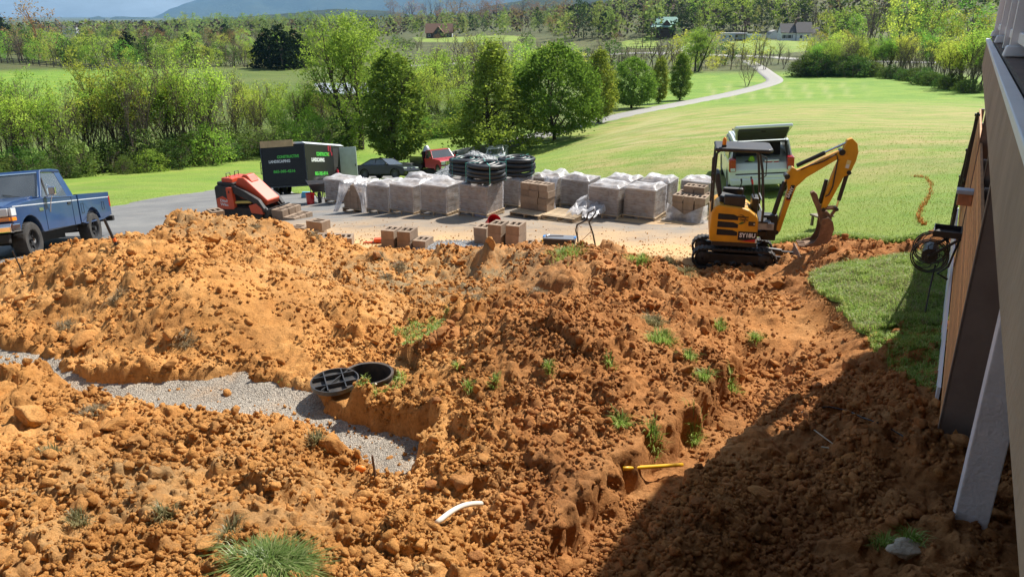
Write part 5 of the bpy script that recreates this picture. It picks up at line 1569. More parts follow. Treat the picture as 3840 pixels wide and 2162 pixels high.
# tufts and sods torn up with the soil
def tuft(px, py, rad, n, h, label, group=None, m=None, lean=.7, surf=None, squash=1.0):
    p = hit(px, py, surf or S)
    q = rng.normal(0, .5, (n, 2)) * np.array([rad, rad * squash])
    xx, yy = p[0] + q[:, 0], p[1] + q[:, 1]
    zz = (surf or S)(xx, yy)
    dv = np.column_stack([q + rng.normal(0, rad * .4, (n, 2)), np.zeros(n)]); dv /= np.linalg.norm(dv, axis=1)[:, None] + 1e-9
    V, F = blades(np.column_stack([xx - p[0], yy - p[1], zz - p[2]]), h, .0065, rng, lean, 2, dv)
    o = np_obj("grass_tuft", V, F, m or m_blade); o.location = p
    return tag(o, label, "grass tuft", group)
tuft(1025, 2125, .165, 2600, .12, "largest green grass tuft at the bottom of the picture", None, blade_mat("tuft_blade", (0.11, 0.18, 0.04), (0.19, 0.28, 0.07), (0.38, 0.40, 0.18)), 1.3)
tuft(2130, 945, .26, 420, .12, "green sod draped over the back crest of the centre heap", None, m_blade, .8)
tuft(2395, 985, .15, 420, .12, "upturned green sod right of the crest of the centre heap", None, m_blade, .8)
tuft(2510, 985, .16, 420, .11, "rolled sod with dry grass beside the excavator track", None, m_blade_dry, .8)
tuft(2570, 1025, .16, 350, .11, "lower end of the rolled sod near the excavator track", None, m_blade_dry, .8)
tuft(2450, 1215, .13, 420, .13, "pale bleached grass tuft high on the centre heap", None, m_blade_dry)
tuft(2480, 1285, .14, 460, .12, "dark green grass tuft below the bleached one", None, m_blade)
for px, py in ((2700,1230),(2745,1450),(2640,1420),(2835,1270),(2580,1345),(2330,1600),(2450,1640),(2600,1640)):
    tuft(px, py, .07, 150, .12, "small green grass tuft on the right flank of the centre heap", "small tufts on the right flank", m_blade)
for px, py in ((1720,1385),(1760,1460),(1855,1430),(2060,1380),(2290,1370)):
    tuft(px, py, .045, 90, .09, "tiny grass tuft on the front of the centre heap", "tiny tufts on the front of the heap", m_blade)
for px, py in ((300,1960),(620,1930),(860,2010),(200,1700),(1190,1650)):
    tuft(px, py, .06, 140, .10, "ragged half dry grass tuft on the near left heap", "ragged tufts on the near left heap", m_blade_dry)
for px, py in ((360,1555),(440,1120),(700,1280),(250,1230),(1430,960),(1450,1050),(1500,1000),(1790,1120),(2020,1110),(960,855),(1180,880)):
    tuft(px, py, .10, 260, .07, "matted dead grass clump in the clay", "matted dead grass clumps", m_thatch, 1.3)
for px, py in ((3310,2040),(3420,2030)):
    tuft(px, py, .05, 130, .09, "small green weed in the shade left of the white post", "weeds left of the white post", m_blade)
def grass_patch(pts, n, h, label, m=m_blade):
    poly = lay_s(pts); xs = [p[0] for p in poly]; ys = [p[1] for p in poly]
    x = rng.uniform(min(xs), max(xs), n * 3); y = rng.uniform(min(ys), max(ys), n * 3)
    ok = in_poly(x, y, poly) & (noise2(x * 3, y * 3, 8) > -.3); x, y = x[ok][:n], y[ok][:n]
    V, F = blades(np.column_stack([x, y, S(x, y) - .01]), h, .008, rng, .8)
    return tag(np_obj("grass_patch", V, F, m), label, "grass", None, "stuff")
def lay_s(pts): return [tuple(hit(p[0], p[1], S)[:2]) for p in pts]
grass_patch([(1475,1230),(1560,1205),(1690,1150),(1660,1215),(1580,1285),(1490,1300)], 2600, .07, "pale green grass strip left between the two heaps")
grass_patch([(1330,1470),(1400,1450),(1530,1405),(1520,1440),(1440,1480),(1340,1490)], 1200, .07, "thin green grass in front of the open tank riser")
grass_patch([(960,1405),(1060,1430),(1180,1450),(1150,1470),(1020,1450)], 500, .06, "thin grass fringe along the edge of the gravel cut")
grass_patch([(3190,1200),(3260,1290),(3400,1400),(3490,1480),(3535,1400),(3540,1215),(3400,1205),(3260,1235)], 9000, .09, "trampled grass in the shade by the slat screen")
# vehicles
m_tyre = mat("tyre_rubber", (0.035, 0.034, 0.033), .85, var=.3, scale=10, dirt=.25, dcol=(.16, .13, .10))
m_rim = mat("black_rim", (0.03, 0.03, 0.032), .4, var=.15, spec=.5)
m_alloy = mat("alloy", (0.5, 0.5, 0.5), .3, metal=.8, var=.1)
m_chrome = mat("chrome", (0.75, 0.76, 0.78), .12, metal=1.0, var=.05)
m_under = mat("underbody", (0.02, 0.019, 0.018), .8, var=.3)
m_int = mat("dark_interior", (0.035, 0.036, 0.04), .7, var=.2)
m_red_l = mat("tail_lamp", (0.42, 0.012, 0.014), .2, var=.1, coat=.5)
m_amber = mat("amber_lens", (0.80, 0.26, 0.015), .25, var=.1, coat=.5)
m_lens = mat("clear_lens", (0.62, 0.66, 0.68), .15, var=.1, coat=.5)
m_glass = glass("car_glass", (0.78, 0.84, 0.82), .55)
m_trl = mat("trailer_black", (0.010, 0.010, 0.011), .38, var=.2, dirt=.06, dcol=(.1, .09, .08), spec=.3)
m_glass_d = glass("dark_car_glass", (0.16, 0.18, 0.19), .55)
m_blue = mat("blue_paint", (0.014, 0.052, 0.155), .28, var=.14, scale=1.4, dirt=.13, dcol=(.20, .17, .14), coat=.5)
m_blackp = mat("black_paint", (0.006, 0.006, 0.007), .25, var=.1, dirt=.04, dcol=(.12, .11, .10), coat=.15)
m_whitep = mat("white_paint", (0.74, 0.75, 0.76), .3, var=.03, dirt=.06, dcol=(.45, .4, .35), coat=.4)
m_redp = mat("red_paint", (0.50, 0.012, 0.020), .28, var=.08, dirt=.08, dcol=(.3, .12, .08), coat=.4)
m_silver = mat("pale_green_silver", (0.80, 0.86, 0.82), .28, var=.03, metal=.0, dirt=.08, dcol=(.4, .37, .3), coat=.4)
m_plate = mat("plate", (0.55, 0.58, 0.62), .4)
def arc(cy_, cz, r, a0, a1, n=9):
    return [(cy_ + r * math.cos(R(a0 + (a1 - a0) * k / (n - 1))), cz + r * math.sin(R(a0 + (a1 - a0) * k / (n - 1)))) for k in range(n)]
def wheel(parent, x, y, r, w, rim=m_rim, side=1, n=28, hub=None, spokes=8):
    """wheel > tyre, rim, hub; axis along x, outer face towards side"""
    wo = bpy.data.objects.new("wheel", None); link(wo, parent); wo.location = (x, y, r); wo.empty_display_size = .2
    b = MB(); h = w / 2
    b.lathe([(r * .62, -h * .9), (r * .80, -h), (r * .95, -h * .96), (r, -h * .74), (r, h * .74), (r * .95, h * .96), (r * .80, h), (r * .62, h * .9), (r * .60, h * .5), (r * .60, -h * .5), (r * .62, -h * .9)], axis=0, n=n)
    for k in range(n * 2):
        if k % 2: continue
        a = 2 * math.pi * k / (n * 2)
        b.box((0, r * 1.004 * math.cos(a), r * 1.004 * math.sin(a)), (w * .68, r * .05, r * .03), (a - math.pi / 2, 0, 0))
    b.obj("tyre", m_tyre, wo, auto=40)
    b = MB(); s = side
    b.lathe([(r * .62, s * h * .86), (r * .58, s * h * .80), (r * .54, s * h * .30), (r * .34, s * h * .12), (r * .30, s * h * .30), (r * .13, s * h * .34), (r * .12, s * h * .62), (.001, s * h * .66)], axis=0, n=n)
    for k in range(spokes):
        a = 2 * math.pi * k / spokes
        b.box((s * h * .30, r * .43 * math.cos(a), r * .43 * math.sin(a)), (h * .20, r * .26, r * .10), (a, 0, 0))
    b.obj("rim", rim, wo, auto=35)
    if hub:
        b = MB(); b.lathe([(r * .15, s * h * .6), (r * .14, s * h * .95), (.001, s * h * 1.0)], axis=0, n=14); b.obj("hub", hub, wo, auto=35)
    return wo
def pane(name, quad, m, parent, inset=.0, off=.006):
    """thin pane over a quad of corner points, moved outwards"""
    q = [Vector(p) for p in quad]; c = sum(q, Vector()) / 4
    q = [p + (c - p) * inset for p in q]
    nrm = (q[1] - q[0]).cross(q[3] - q[0]).normalized()
    b = MB(); a = [p + nrm * off for p in q]; z = [p + nrm * (off - .005) for p in q]
    b.add(a + z, [(0, 1, 2, 3), (7, 6, 5, 4), (0, 4, 5, 1), (1, 5, 6, 2), (2, 6, 7, 3), (3, 7, 4, 0)])
    return b.obj(name, m, parent)
# blue pickup
_rp = at_t(370, 915, 20.0); _fp = at_t(120, 960, 16.4)
_c = (_rp + _fp) / 2; hd = Vector((_fp[0] - _rp[0], _fp[1] - _rp[1], 0))
PK_YAW = math.atan2(-hd.x, hd.y)
m_pk = ground_frame(_c[0] - .95, _c[1] - .1, PK_YAW, (.8, 1.69), lift=-.03)
pk = thing("pickup_truck", "blue pickup truck with black wheels and chrome mirror parked at left", "pickup truck", mtx=m_pk)
r_ = .405
FA, RA = 1.69, -1.69
side = [(2.42, .74), (2.47, .95), (2.44, 1.20), (1.0, 1.30), (-.86, 1.27), (-.86, .60), (.95, .56)]
side = [(2.40, .70)] + arc(FA, .43, .53, 25, 165, 10)[::1] + [(1.10, .55), (-.86, .58), (-.86, 1.29), (.96, 1.31), (1.9, 1.25), (2.42, 1.17), (2.47, 1.0)]
# order: walk bottom front -> arch -> rear -> top -> front
b = MB(); b.prism(side, 0, -.985, .985); body = b.obj("body", m_blue, pk, bevel=.055, seg=3)
b = MB(); b.prism([(2.36, 1.14), (2.40, 1.19), (1.95, 1.285), (.98, 1.36), (.98, 1.2)], 0, -.80, .80); b.obj("hood", m_blue, pk, bevel=.04, seg=3)
# bed
bs = [(-.92, .62), (-1.15, .58)] + arc(RA, .43, .53, 155, 15, 10) + [(-2.3, .60), (-2.93, .70), (-2.95, 1.31), (-.92, 1.31)]
for sx in (-1, 1):
    b = MB(); b.prism(bs, 0, sx * .985, sx * .90); b.obj("bed_side", m_blue, pk, bevel=.03, seg=3)
b = MB(); b.bx(-.9, .9, -2.9, -.94, .80, .86); b.bx(-.9, .9, -.99, -.93, .84, 1.27); b.obj("bed_floor", mat("bed_liner", (.03, .035, .05), .7), pk)
b = MB(); b.bx(-.9, .9, -2.96, -2.90, .72, 1.30); b.obj("tailgate", m_blue, pk, bevel=.02)
b = MB(); b.bx(-.985, .985, -3.12, -2.97, .52, .66); b.bx(-.3, .3, -3.16, -3.1, .5, .6); b.obj("rear_bumper", m_under, pk, bevel=.02)
b = MB(); b.bx(-.72, .72, -2.8, 2.2, .42, .60); b.bx(-.55, .25, -.9, .35, .30, .5); b.ell((0, RA, .40), (.17, .2, .17)); b.cyl((-.85, RA, .41), (.85, RA, .41), .06); b.cyl((-.85, FA, .41), (.85, FA, .41), .06); b.obj("chassis", m_under, pk)
# cab
A0, A1 = (.93, 1.31), (.36, 1.90)       # windscreen foot and head (y, z)
C0, C1 = (-.84, 1.28), (-.66, 1.90)
wb, wt = .92, .74
for sx in (-1, 1):
    b = MB(); b.beam((sx * wb, A0[0], A0[1] - .02), (sx * wt, A1[0], A1[1]), .07, .07); b.obj("windscreen_pillar", m_blue, pk, bevel=.015)
    b = MB(); b.prism([(-.50, 1.27), (-.86, 1.27), (-.70, 1.93), (-.40, 1.93)], 0, 0, .05)
    o = b.obj("rear_pillar", m_blue, pk, bevel=.012)
    sh = Matrix(((1, 0, -(wb - wt) / .62 * sx, sx * wb + (wb - wt) / .62 * 1.28 * sx - (.05 if sx > 0 else 0)), (0, 1, 0, 0), (0, 0, 1, 0), (0, 0, 0, 1)))
    o.data.transform(sh)
    q = [(sx * wb, .86, 1.30), (sx * wb, -.50, 1.28), (sx * wt, -.42, 1.87), (sx * wt, .34, 1.87)]
    pane("door_window", q if sx < 0 else q[::-1], m_glass, pk, 0, .0)
    b = MB(); b.beam((sx * (wb - .0), .55, 1.30), (sx * (wt + .055), .40, 1.75), .02, .03); b.obj("vent_pillar", m_rim, pk)
b = MB(); b.prism([(.40, 1.885), (.30, 1.945), (-.2, 1.965), (-.62, 1.945), (-.74, 1.885)], 0, -.77, .77); b.obj("roof", m_blue, pk, bevel=.03, seg=3)
pane("windscreen", [(-wb + .06, .91, 1.33), (wb - .06, .91, 1.33), (wt - .04, .37, 1.88), (-wt + .04, .37, 1.88)][::-1], m_glass, pk, 0, .0)
b = MB(); b.beam((-wb + .02, .945, 1.33), (wb - .02, .945, 1.33), .03, .02); b.beam((-wt + .02, .38, 1.885), (wt - .02, .38, 1.885), .03, .025)
for sx in (-1, 1): b.beam((sx * (wb - .03), .945, 1.33), (sx * (wt - .01), .385, 1.885), .025, .025)
b.obj("windscreen_trim", m_chrome, pk)
pane("rear_window", [(wb - .1, -.82, 1.32), (-wb + .1, -.82, 1.32), (-wt + .06, -.70, 1.86), (wt - .06, -.70, 1.86)][::-1], m_glass, pk, 0, .0)
b = MB(); b.bx(-.75, .75, -.62, -.42, .9, 1.55); b.bx(-.75, .75, -.5, .05, .85, 1.05); b.bx(-.6, -.2, -.52, -.4, 1.5, 1.7); b.bx(.2, .6, -.52, -.4, 1.5, 1.7); b.obj("bench_seat", m_int, pk, bevel=.05)
b = MB(); b.bx(-.88, .88, .55, .92, 1.1, 1.33); b.obj("dashboard", m_int, pk, bevel=.04)
b = MB(); b.tube([(.42 + .19 * math.cos(k / 20 * 6.283), .42 + .1 * math.sin(k / 20 * 6.283), 1.38 + .16 * math.sin(k / 20 * 6.283)) for k in range(20)], .014, 6, closed=True); b.beam((.24, .42, 1.38), (.6, .42, 1.38), .03, .02); b.obj("steering_wheel", m_int, pk)
b = MB(); b.bx(-.14, .14, .40, .44, 1.68, 1.75); b.obj("rear_view_mirror", m_int, pk)
b = MB(); b.beam((-.6, .95, 1.34), (-.1, .82, 1.44), .012, .012); b.beam((.1, .95, 1.34), (.62, .82, 1.44), .012, .012); b.obj("wiper", m_under, pk)
for sx in (-1, 1):
    d = MB(); yy = [(.94, .58), (.94, 1.285), (-.52, 1.27), (-.52, .58)]
    for (p, q2) in zip(yy, yy[1:] + yy[:1]):
        d.beam((sx * .9865, p[0], p[1]), (sx * .9865, q2[0], q2[1]), .004, .012)
    dr = d.obj("door_seam", m_under, pk)
    b = MB(); b.bx(sx * .985, sx * 1.005, -.44, -.26, 1.10, 1.15) if sx > 0 else b.bx(-1.005, -.985, -.44, -.26, 1.10, 1.15); b.obj("door_handle", m_rim, dr, bevel=.004)
    b = MB(); x0, x1 = sorted((sx * .984, sx * .9895))
    for y0, y1 in ((2.38, .955), (.925, -.505), (-.535, -.85), (-.93, -2.92)): b.bx(x0, x1, y1, y0, 1.165, 1.187)
    b.obj("pinstripe", mat("pinstripe_white", (.55, .6, .66), .4), pk)
    b = MB(); b.box((sx * 1.13, .78, 1.44), (.17, .12, .20), (0, 0, sx * -.15)); mr = b.obj("mirror", m_chrome, pk, bevel=.03)
    b = MB(); b.tube([(sx * .93, .78, 1.30), (sx * 1.05, .8, 1.34), (sx * 1.12, .78, 1.36)], .014, 6); b.tube([(sx * .95, .6, 1.60), (sx * 1.07, .72, 1.55), (sx * 1.12, .77, 1.5)], .010, 6); b.tube([(sx * .99, .70, .97), (sx * 1.06, .76, 1.2), (sx * 1.12, .78, 1.34)], .010, 6); b.obj("mirror_arm", m_chrome, mr)
    b = MB(); b.bx(*sorted((sx * .62, sx * .93)), 2.44, 2.50, .98, 1.15); hl = b.obj("headlight", m_lens, pk, bevel=.02)
    b = MB(); b.bx(*sorted((sx * .62, sx * .95)), 2.43, 2.495, .88, .965); b.bx(*sorted((sx * .93, sx * .992)), 2.28, 2.47, .88, .965); b.obj("turn_signal", m_amber, pk, bevel=.012)
    b = MB(); b.bx(*sorted((sx * .935, sx * .992)), 2.26, 2.47, .985, 1.15); b.obj("corner_lamp", m_lens, pk, bevel=.012)
    b = MB(); b.bx(*sorted((sx * .86, sx * .993)), -2.975, -2.88, .92, 1.20); b.obj("tail_light", m_red_l, pk, bevel=.012)
    b = MB(); x0, x1 = sorted((sx * .984, sx * .991))
    for y0, y1, z0, z1 in ((-1.02, -.86 - .30, .84, 1.08), (-2.35, -2.5, .86, 1.06)):
        b.beam((x0, y0, z0), (x0, y0, z1), .006, .006); b.beam((x0, y1, z0), (x0, y1, z1), .006, .006); b.beam((x0, y0, z0), (x0, y1, z0), .006, .006); b.beam((x0, y0, z1), (x0, y1, z1), .006, .006)
    b.obj("fuel_door", m_under, pk)
    b = MB(); b.bx(*sorted((sx * .985, sx * .995)), 1.02, 1.22, 1.02, 1.09); b.obj("badge", m_chrome, pk)
b = MB(); b.bx(-.62, .62, 2.44, 2.48, .88, 1.15); gr = b.obj("grille", m_under, pk)
b = MB()
for z in (.90, .985, 1.07, 1.14): b.bx(-.62, .62, 2.475, 2.50, z - .012, z + .012)
for x in np.linspace(-.6, .6, 7): b.bx(x - .008, x + .008, 2.47, 2.496, .89, 1.15)
b.obj("grille_bar", m_chrome, gr)
b = MB(); b.prism([(2.50, .64), (2.62, .66), (2.64, .78), (2.60, .84), (2.50, .84)], 0, -1.0, 1.0); b.bx(-1.0, -.9, 2.2, 2.52, .66, .82); b.bx(.9, 1.0, 2.2, 2.52, .66, .82); b.obj("front_bumper", m_chrome, pk, bevel=.015)
b = MB(); b.bx(-.9, .9, 2.46, 2.58, .44, .63); b.obj("air_dam", m_under, pk, bevel=.03)
for sx in (-1, 1):
    for y in (FA, RA): wheel(pk, sx * .85, y, r_, .29, m_rim, sx, 30, m_chrome if y > 0 else m_rim, 8)
# simple passenger bodies
def car(name, label, cat, mtx, prof, W, gh, paint, gl, wheels, wr, roof_w=.78, lamps=(), rimm=m_alloy, extra=None):
    """prof: lower body outline (y,z) with arches cut; gh: greenhouse (y foot rear, y head rear, y head front, y foot front, z belt, z roof)"""
    o = thing(name, label, cat, mtx=mtx)
    b = MB(); b.prism(prof, 0, -W / 2, W / 2); b.obj("body", paint, o, bevel=.09, seg=3)
    yr0, yr1, yf1, yf0, zb, zr = gh
    a = W / 2 * .93; t = W / 2 * roof_w
    def ring(z0, x, y0, y1): return [(-x, y0, z0), (x, y0, z0), (x, y1, z0), (-x, y1, z0)]
    b = MB(); b.loft([ring(zb - .05, a, yr0, yf0), ring(zr - .03, t, yr1, yf1)]); b.obj("cabin", m_under, o)
    b = MB(); b.prism([(yr1 - .05, zr - .05), (yr1, zr - .005), ((yr1 + yf1) / 2, zr + .02), (yf1, zr - .005), (yf1 + .05, zr - .05)], 0, -t - .01, t + .01); b.obj("roof", paint, o, bevel=.03)
    for y0, z0, y1, z1 in ((yr0, zb, yr1, zr), (yf0, zb, yf1, zr)):
        for sx in (-1, 1):
            b = MB(); b.beam((sx * a, y0, z0 - .04), (sx * t, y1, z1 - .02), .06, .06); b.obj("pillar", paint, o, bevel=.015)
    for sx in (-1, 1):
        b = MB(); ym = (yr1 + yf1) / 2 - .05; b.beam((sx * (a + .002), ym, zb - .04), (sx * (t + .002), ym, zr - .02), .05, .02); b.obj("pillar", paint if name != "coupe_car" else m_under, o)
        q = [(sx * a, yf0, zb), (sx * a, yr0, zb), (sx * t, yr1, zr - .05), (sx * t, yf1, zr - .05)]
        pane("side_window", q if sx < 0 else q[::-1], gl, o, .06, .004)
        b = MB(); b.box((sx * (W / 2 + .07), yf0 - .18, zb + .06), (.17, .09, .13)); b.obj("mirror", paint, o, bevel=.03)
        b = MB(); b.bx(*sorted((sx * W / 2, sx * (W / 2 + .012))), -.25, -.08, zb - .13, zb - .10); b.obj("door_handle", paint, o)
    pane("windscreen", [(-a, yf0, zb), (a, yf0, zb), (t, yf1, zr - .03), (-t, yf1, zr - .03)][::-1], gl, o, .05, .006)
    pane("rear_window", [(a, yr0, zb), (-a, yr0, zb), (-t, yr1, zr - .03), (t, yr1, zr - .03)][::-1], gl, o, .05, .006)
    for nm, m, bx in lamps:
        b = MB(); b.bx(*bx); b.obj(nm, m, o, bevel=.02)
    for y in wheels:
        for sx in (-1, 1): wheel(o, sx * (W / 2 - .10), y, wr, .21, rimm, sx, 20, None, 7)
    b = MB(); b.bx(-W / 2 + .2, W / 2 - .2, wheels[1] - .3, wheels[0] + .3, .18, .4); b.obj("chassis", m_under, o)
    return o
def prof_car(L0, L1, zlow, nose, tail, fa, ra, ar, top):
    """clockwise outline: bottom front to rear, then the top line back to the nose"""
    return [(L1, zlow + .05)] + arc(fa, ar - .03, ar + .05, -5, 185, 10) + arc(ra, ar - .03, ar + .05, -5, 185, 10) + [(L0, zlow + .1)] + tail + top + nose
p = hit(1452, 668)
car("coupe_car", "shiny black coupe parked on the grass behind the wrapped pallets", "car", ground_frame(p[0], p[1], -2.05, (.75, 1.3), lift=-.02),
    prof_car(-2.1, 2.15, .2, [(2.05, .74), (2.2, .52)], [(-2.18, .55), (-2.12, .92)], 1.35, -1.3, .33, [(-1.75, .98), (.75, .96), (1.6, .86)]), 1.8,
    (-1.75, -.75, .1, .85, .94, 1.40), m_blackp, m_glass_d, (1.35, -1.3), .33, .74,
    [("headlight", m_lens, (.50, .86, 1.98, 2.12, .66, .75)), ("headlight", m_lens, (-.86, -.50, 1.98, 2.12, .66, .75)), ("grille", m_under, (-.55, .55, 2.12, 2.22, .34, .46)), ("badge", m_chrome, (-.06, .06, 2.09, 2.17, .66, .72))], mat("dark_alloy", (.1, .1, .11), .35, metal=.5))
p = hit(1866, 607)
car("sedan_car", "white sedan seen from behind on the lower lane", "car", ground_frame(p[0], p[1], -.06, (.75, 1.4), lift=.06),
    prof_car(-2.2, 2.2, .22, [(2.15, .75), (2.25, .5)], [(-2.25, .55), (-2.2, 1.02)], 1.4, -1.4, .33, [(-1.65, 1.06), (.8, 1.0), (1.7, .9)]), 1.8,
    (-1.72, -1.0, .05, .8, 1.0, 1.43), m_whitep, m_glass_d, (1.4, -1.4), .33, .76,
    [("tail_light", m_red_l, (.48, .88, -2.28, -2.16, .76, .92)), ("tail_light", m_red_l, (-.88, -.48, -2.28, -2.16, .76, .92)), ("licence_plate", m_plate, (-.22, .22, -2.275, -2.2, .72, .86)), ("rear_bumper", m_whitep, (-.86, .86, -2.31, -2.2, .34, .56))])
# red truck with dump bed
p = hit(1650, 652)
rt = car("dump_truck", "red flatbed truck with chrome grille facing the camera beyond the gravel", "truck", ground_frame(p[0], p[1], -2.62, (.8, 1.8), lift=.0),
    [(2.55, .62)] + arc(1.9, .42, .5, -5, 185, 10) + [(1.2, .55), (-.55, .58), (-.55, 1.32), (1.0, 1.34), (2.4, 1.22), (2.6, 1.05)], 2.0,
    (-.5, -.42, .42, 1.0, 1.32, 1.98), m_redp, m_glass_d, (1.9, -2.0), .42, .8,
    [("grille", m_chrome, (-.55, .55, 2.5, 2.66, .82, 1.14)), ("headlight", m_lens, (.58, .95, 2.46, 2.62, .85, 1.12)), ("headlight", m_lens, (-.95, -.58, 2.46, 2.62, .85, 1.12)), ("front_bumper", m_chrome, (-1.02, 1.02, 2.58, 2.76, .52, .76)),
     ("frame", m_under, (-.45, .45, -3.2, 1.0, .55, .78)), ("bed_deck", m_blackp, (-1.15, 1.15, -3.4, -.75, .95, 1.06)), ("headache_rack", m_blackp, (-1.1, 1.1, -.82, -.72, 1.0, 1.9)),
     ("toolbox", m_blackp, (.72, 1.15, -2.9, -1.0, .5, .93)), ("side_board", m_blackp, (-1.18, -1.12, -3.4, -.75, 1.06, 1.5)), ("side_board", m_blackp, (1.12, 1.18, -3.4, -.75, 1.06, 1.5))])
b = MB()
for z in (.88, .95, 1.02, 1.09): b.bx(-.5, .5, 2.655, 2.67, z - .02, z + .02)
b.obj("grille_bar", m_under, rt)
for sx in (-1, 1):
    b = MB(); b.box((sx * 1.28, .72, 1.55), (.2, .1, .34)); b.beam((sx * .98, .75, 1.45), (sx * 1.2, .73, 1.5), .03, .03); b.obj("tow_mirror", m_under, rt, bevel=.02)
mx = thing("cement_mixer", "small grey mixer drum standing behind the red truck cab", "mixer", mtx=rt.matrix_world @ Matrix.Translation((.35, -1.4, 1.06)))
b = MB(); b.lathe([(.12, 1.25), (.2, 1.15), (.36, .85), (.38, .6), (.2, .35), (.05, .3)], n=18); b.obj("drum", m_steel, mx, smooth=True)
b = MB(); b.beam((-.3, -.3, 0), (0, 0, .6), .04, .04); b.beam((.3, -.3, 0), (0, 0, .6), .04, .04); b.beam((0, .35, 0), (0, 0, .6), .04, .04); b.obj("stand", m_black, mx)
# white SUV, tailgate up
p = at_z(2840, 716, -.35)
sv_m = ground_frame(p[0] + .25, p[1] + 1.35, -.19, (.78, 1.4), lift=.0)
sv = thing("suv_car", "pale silver-white SUV with its tailgate raised on the lawn", "SUV", mtx=sv_m)
b = MB(); b.prism([(2.35, .45)] + arc(1.42, .36, .43, -5, 185, 10) + arc(-1.35, .36, .43, -5, 185, 10) + [(-2.28, .46), (-2.36, .6), (-2.34, .88), (-2.16, 1.05), (.95, 1.06), (2.0, .98), (2.38, .8)], 0, -.93, .93); b.obj("body", m_silver, sv, bevel=.08, seg=3)
# cabin shell, open at the back
for sx in (-1, 1):
    b = MB(); b.prism([(-2.2, 1.0), (1.0, 1.02), (.25, 1.66), (-1.95, 1.68)], 0, 0, .04)
    o = b.obj("cabin_side", m_silver, sv); o.data.transform(Matrix(((1, 0, -.20 * sx, sx * 1.12), (0, 1, 0, 0), (0, 0, 1, 0), (0, 0, 0, 1))))
    q = [(sx * .905, .75, 1.1), (sx * .905, -1.75, 1.1), (sx * .81, -1.7, 1.58), (sx * .81, .25, 1.58)]
    q = [(sx * (1.12 - .20 * sx * 0 - .2 * v[2] + .012) , v[1], v[2]) for v in q]
    pane("side_window", q if sx < 0 else q[::-1], m_glass_d, sv, .0, .03)
    b = MB(); b.beam((sx * .92, .55, 1.05), (sx * .8, .2, 1.6), .03, .05); b.beam((sx * .93, -.55, 1.05), (sx * .82, -.5, 1.6), .03, .05); b.obj("pillar", m_silver, sv)
    b = MB(); b.bx(*sorted((sx * .74, sx * .945)), -2.40, -2.12, .84, 1.24); b.obj("tail_light", m_red_l, sv, bevel=.03)
    b = MB(); b.bx(*sorted((sx * .76, sx * .90)), -2.42, -2.36, .86, .96); b.obj("reversing_lamp", m_lens, sv, bevel=.01)
    b = MB(); b.tube([(sx * .66, -1.7, 1.76), (sx * .66, -1.6, 1.81), (sx * .66, .0, 1.80), (sx * .66, .1, 1.74)], .018, 6); b.obj("roof_rail", m_black, sv)
    b = MB(); b.bx(*sorted((sx * .935, sx * .95)), -.3, -.12, .95, .985); b.bx(*sorted((sx * .935, sx * .95)), .6, .78, .95, .985); b.obj("door_handle", m_silver, sv)
    b = MB(); b.box((sx * 1.02, .55, 1.12), (.2, .1, .16)); b.obj("mirror", m_silver, sv, bevel=.03)
    for y in (1.42, -1.35): wheel(sv, sx * .82, y, .37, .24, m_alloy, sx, 22, None, 5)
b = MB(); b.prism([(.35, 1.62), (.2, 1.70), (-.8, 1.745), (-1.9, 1.72), (-2.0, 1.66)], 0, -.79, .79); b.obj("roof", m_silver, sv, bevel=.03)
pane("windscreen", [(-.86, 1.0, 1.06), (.86, 1.0, 1.06), (.76, .3, 1.64), (-.76, .3, 1.64)][::-1], m_glass_d, sv, .03, .0)
b = MB(); b.bx(-.70, .70, -2.3, -.9, .70, .74); b.bx(-.72, .72, -.95, -.85, .72, 1.45); b.obj("cargo_floor", m_int, sv)
b = MB(); b.bx(-.72, .72, -2.39, -2.28, .60, .74); b.bx(-.90, .90, -2.43, -2.3, .42, .62); b.obj("rear_bumper", m_silver, sv, bevel=.04)
b = MB(); b.bx(-.75, .75, -2.355, -2.30, .74, .775); b.obj("sill_plate", m_under, sv)
b = MB(); b.bx(-.74, .74, -2.30, -2.29, .76, 1.02); b.bx(-.72, .72, -2.285, -2.16, 1.0, 1.06)
b.v = []; b.f = []; b.m = []
b.beam((-.80, -2.27, .8), (-.73, -2.02, 1.64), .05, .09); b.beam((.80, -2.27, .8), (.73, -2.02, 1.64), .05, .09); b.beam((-.74, -2.0, 1.66), (.74, -2.0, 1.66), .06, .05); b.obj("hatch_frame", m_under, sv)
hp, ha = Vector((0, -1.98, 1.72)), R(38)
def hatch_pt(x, l, t): return (x, hp.y - l * math.cos(ha) + t * math.sin(ha), hp.z + l * math.sin(ha) * .9 + t * math.cos(ha))
b = MB(); b.loft([[hatch_pt(-.74, 0, 0), hatch_pt(.74, 0, 0), hatch_pt(.74, 0, .05), hatch_pt(-.74, 0, .05)], [hatch_pt(-.78, .55, -.0), hatch_pt(.78, .55, -.0), hatch_pt(.78, .55, .08), hatch_pt(-.78, .55, .08)], [hatch_pt(-.82, .75, -.02), hatch_pt(.82, .75, -.02), hatch_pt(.82, .75, .09), hatch_pt(-.82, .75, .09)], [hatch_pt(-.80, 1.0, -.09), hatch_pt(.80, 1.0, -.09), hatch_pt(.80, 1.02, .0), hatch_pt(-.80, 1.02, .0)]])
tg = b.obj("tailgate", m_silver, sv, bevel=.025)
b = MB(); b.loft([[hatch_pt(-.68, .05, -.005), hatch_pt(.68, .05, -.005), hatch_pt(.68, .05, -.03), hatch_pt(-.68, .05, -.03)], [hatch_pt(-.72, .66, -.012), hatch_pt(.72, .66, -.012), hatch_pt(.72, .66, -.06), hatch_pt(-.72, .66, -.06)], [hatch_pt(-.70, .93, -.075), hatch_pt(.70, .93, -.075), hatch_pt(.70, .91, -.12), hatch_pt(-.70, .91, -.12)]]); b.obj("inner_panel", m_int, tg)
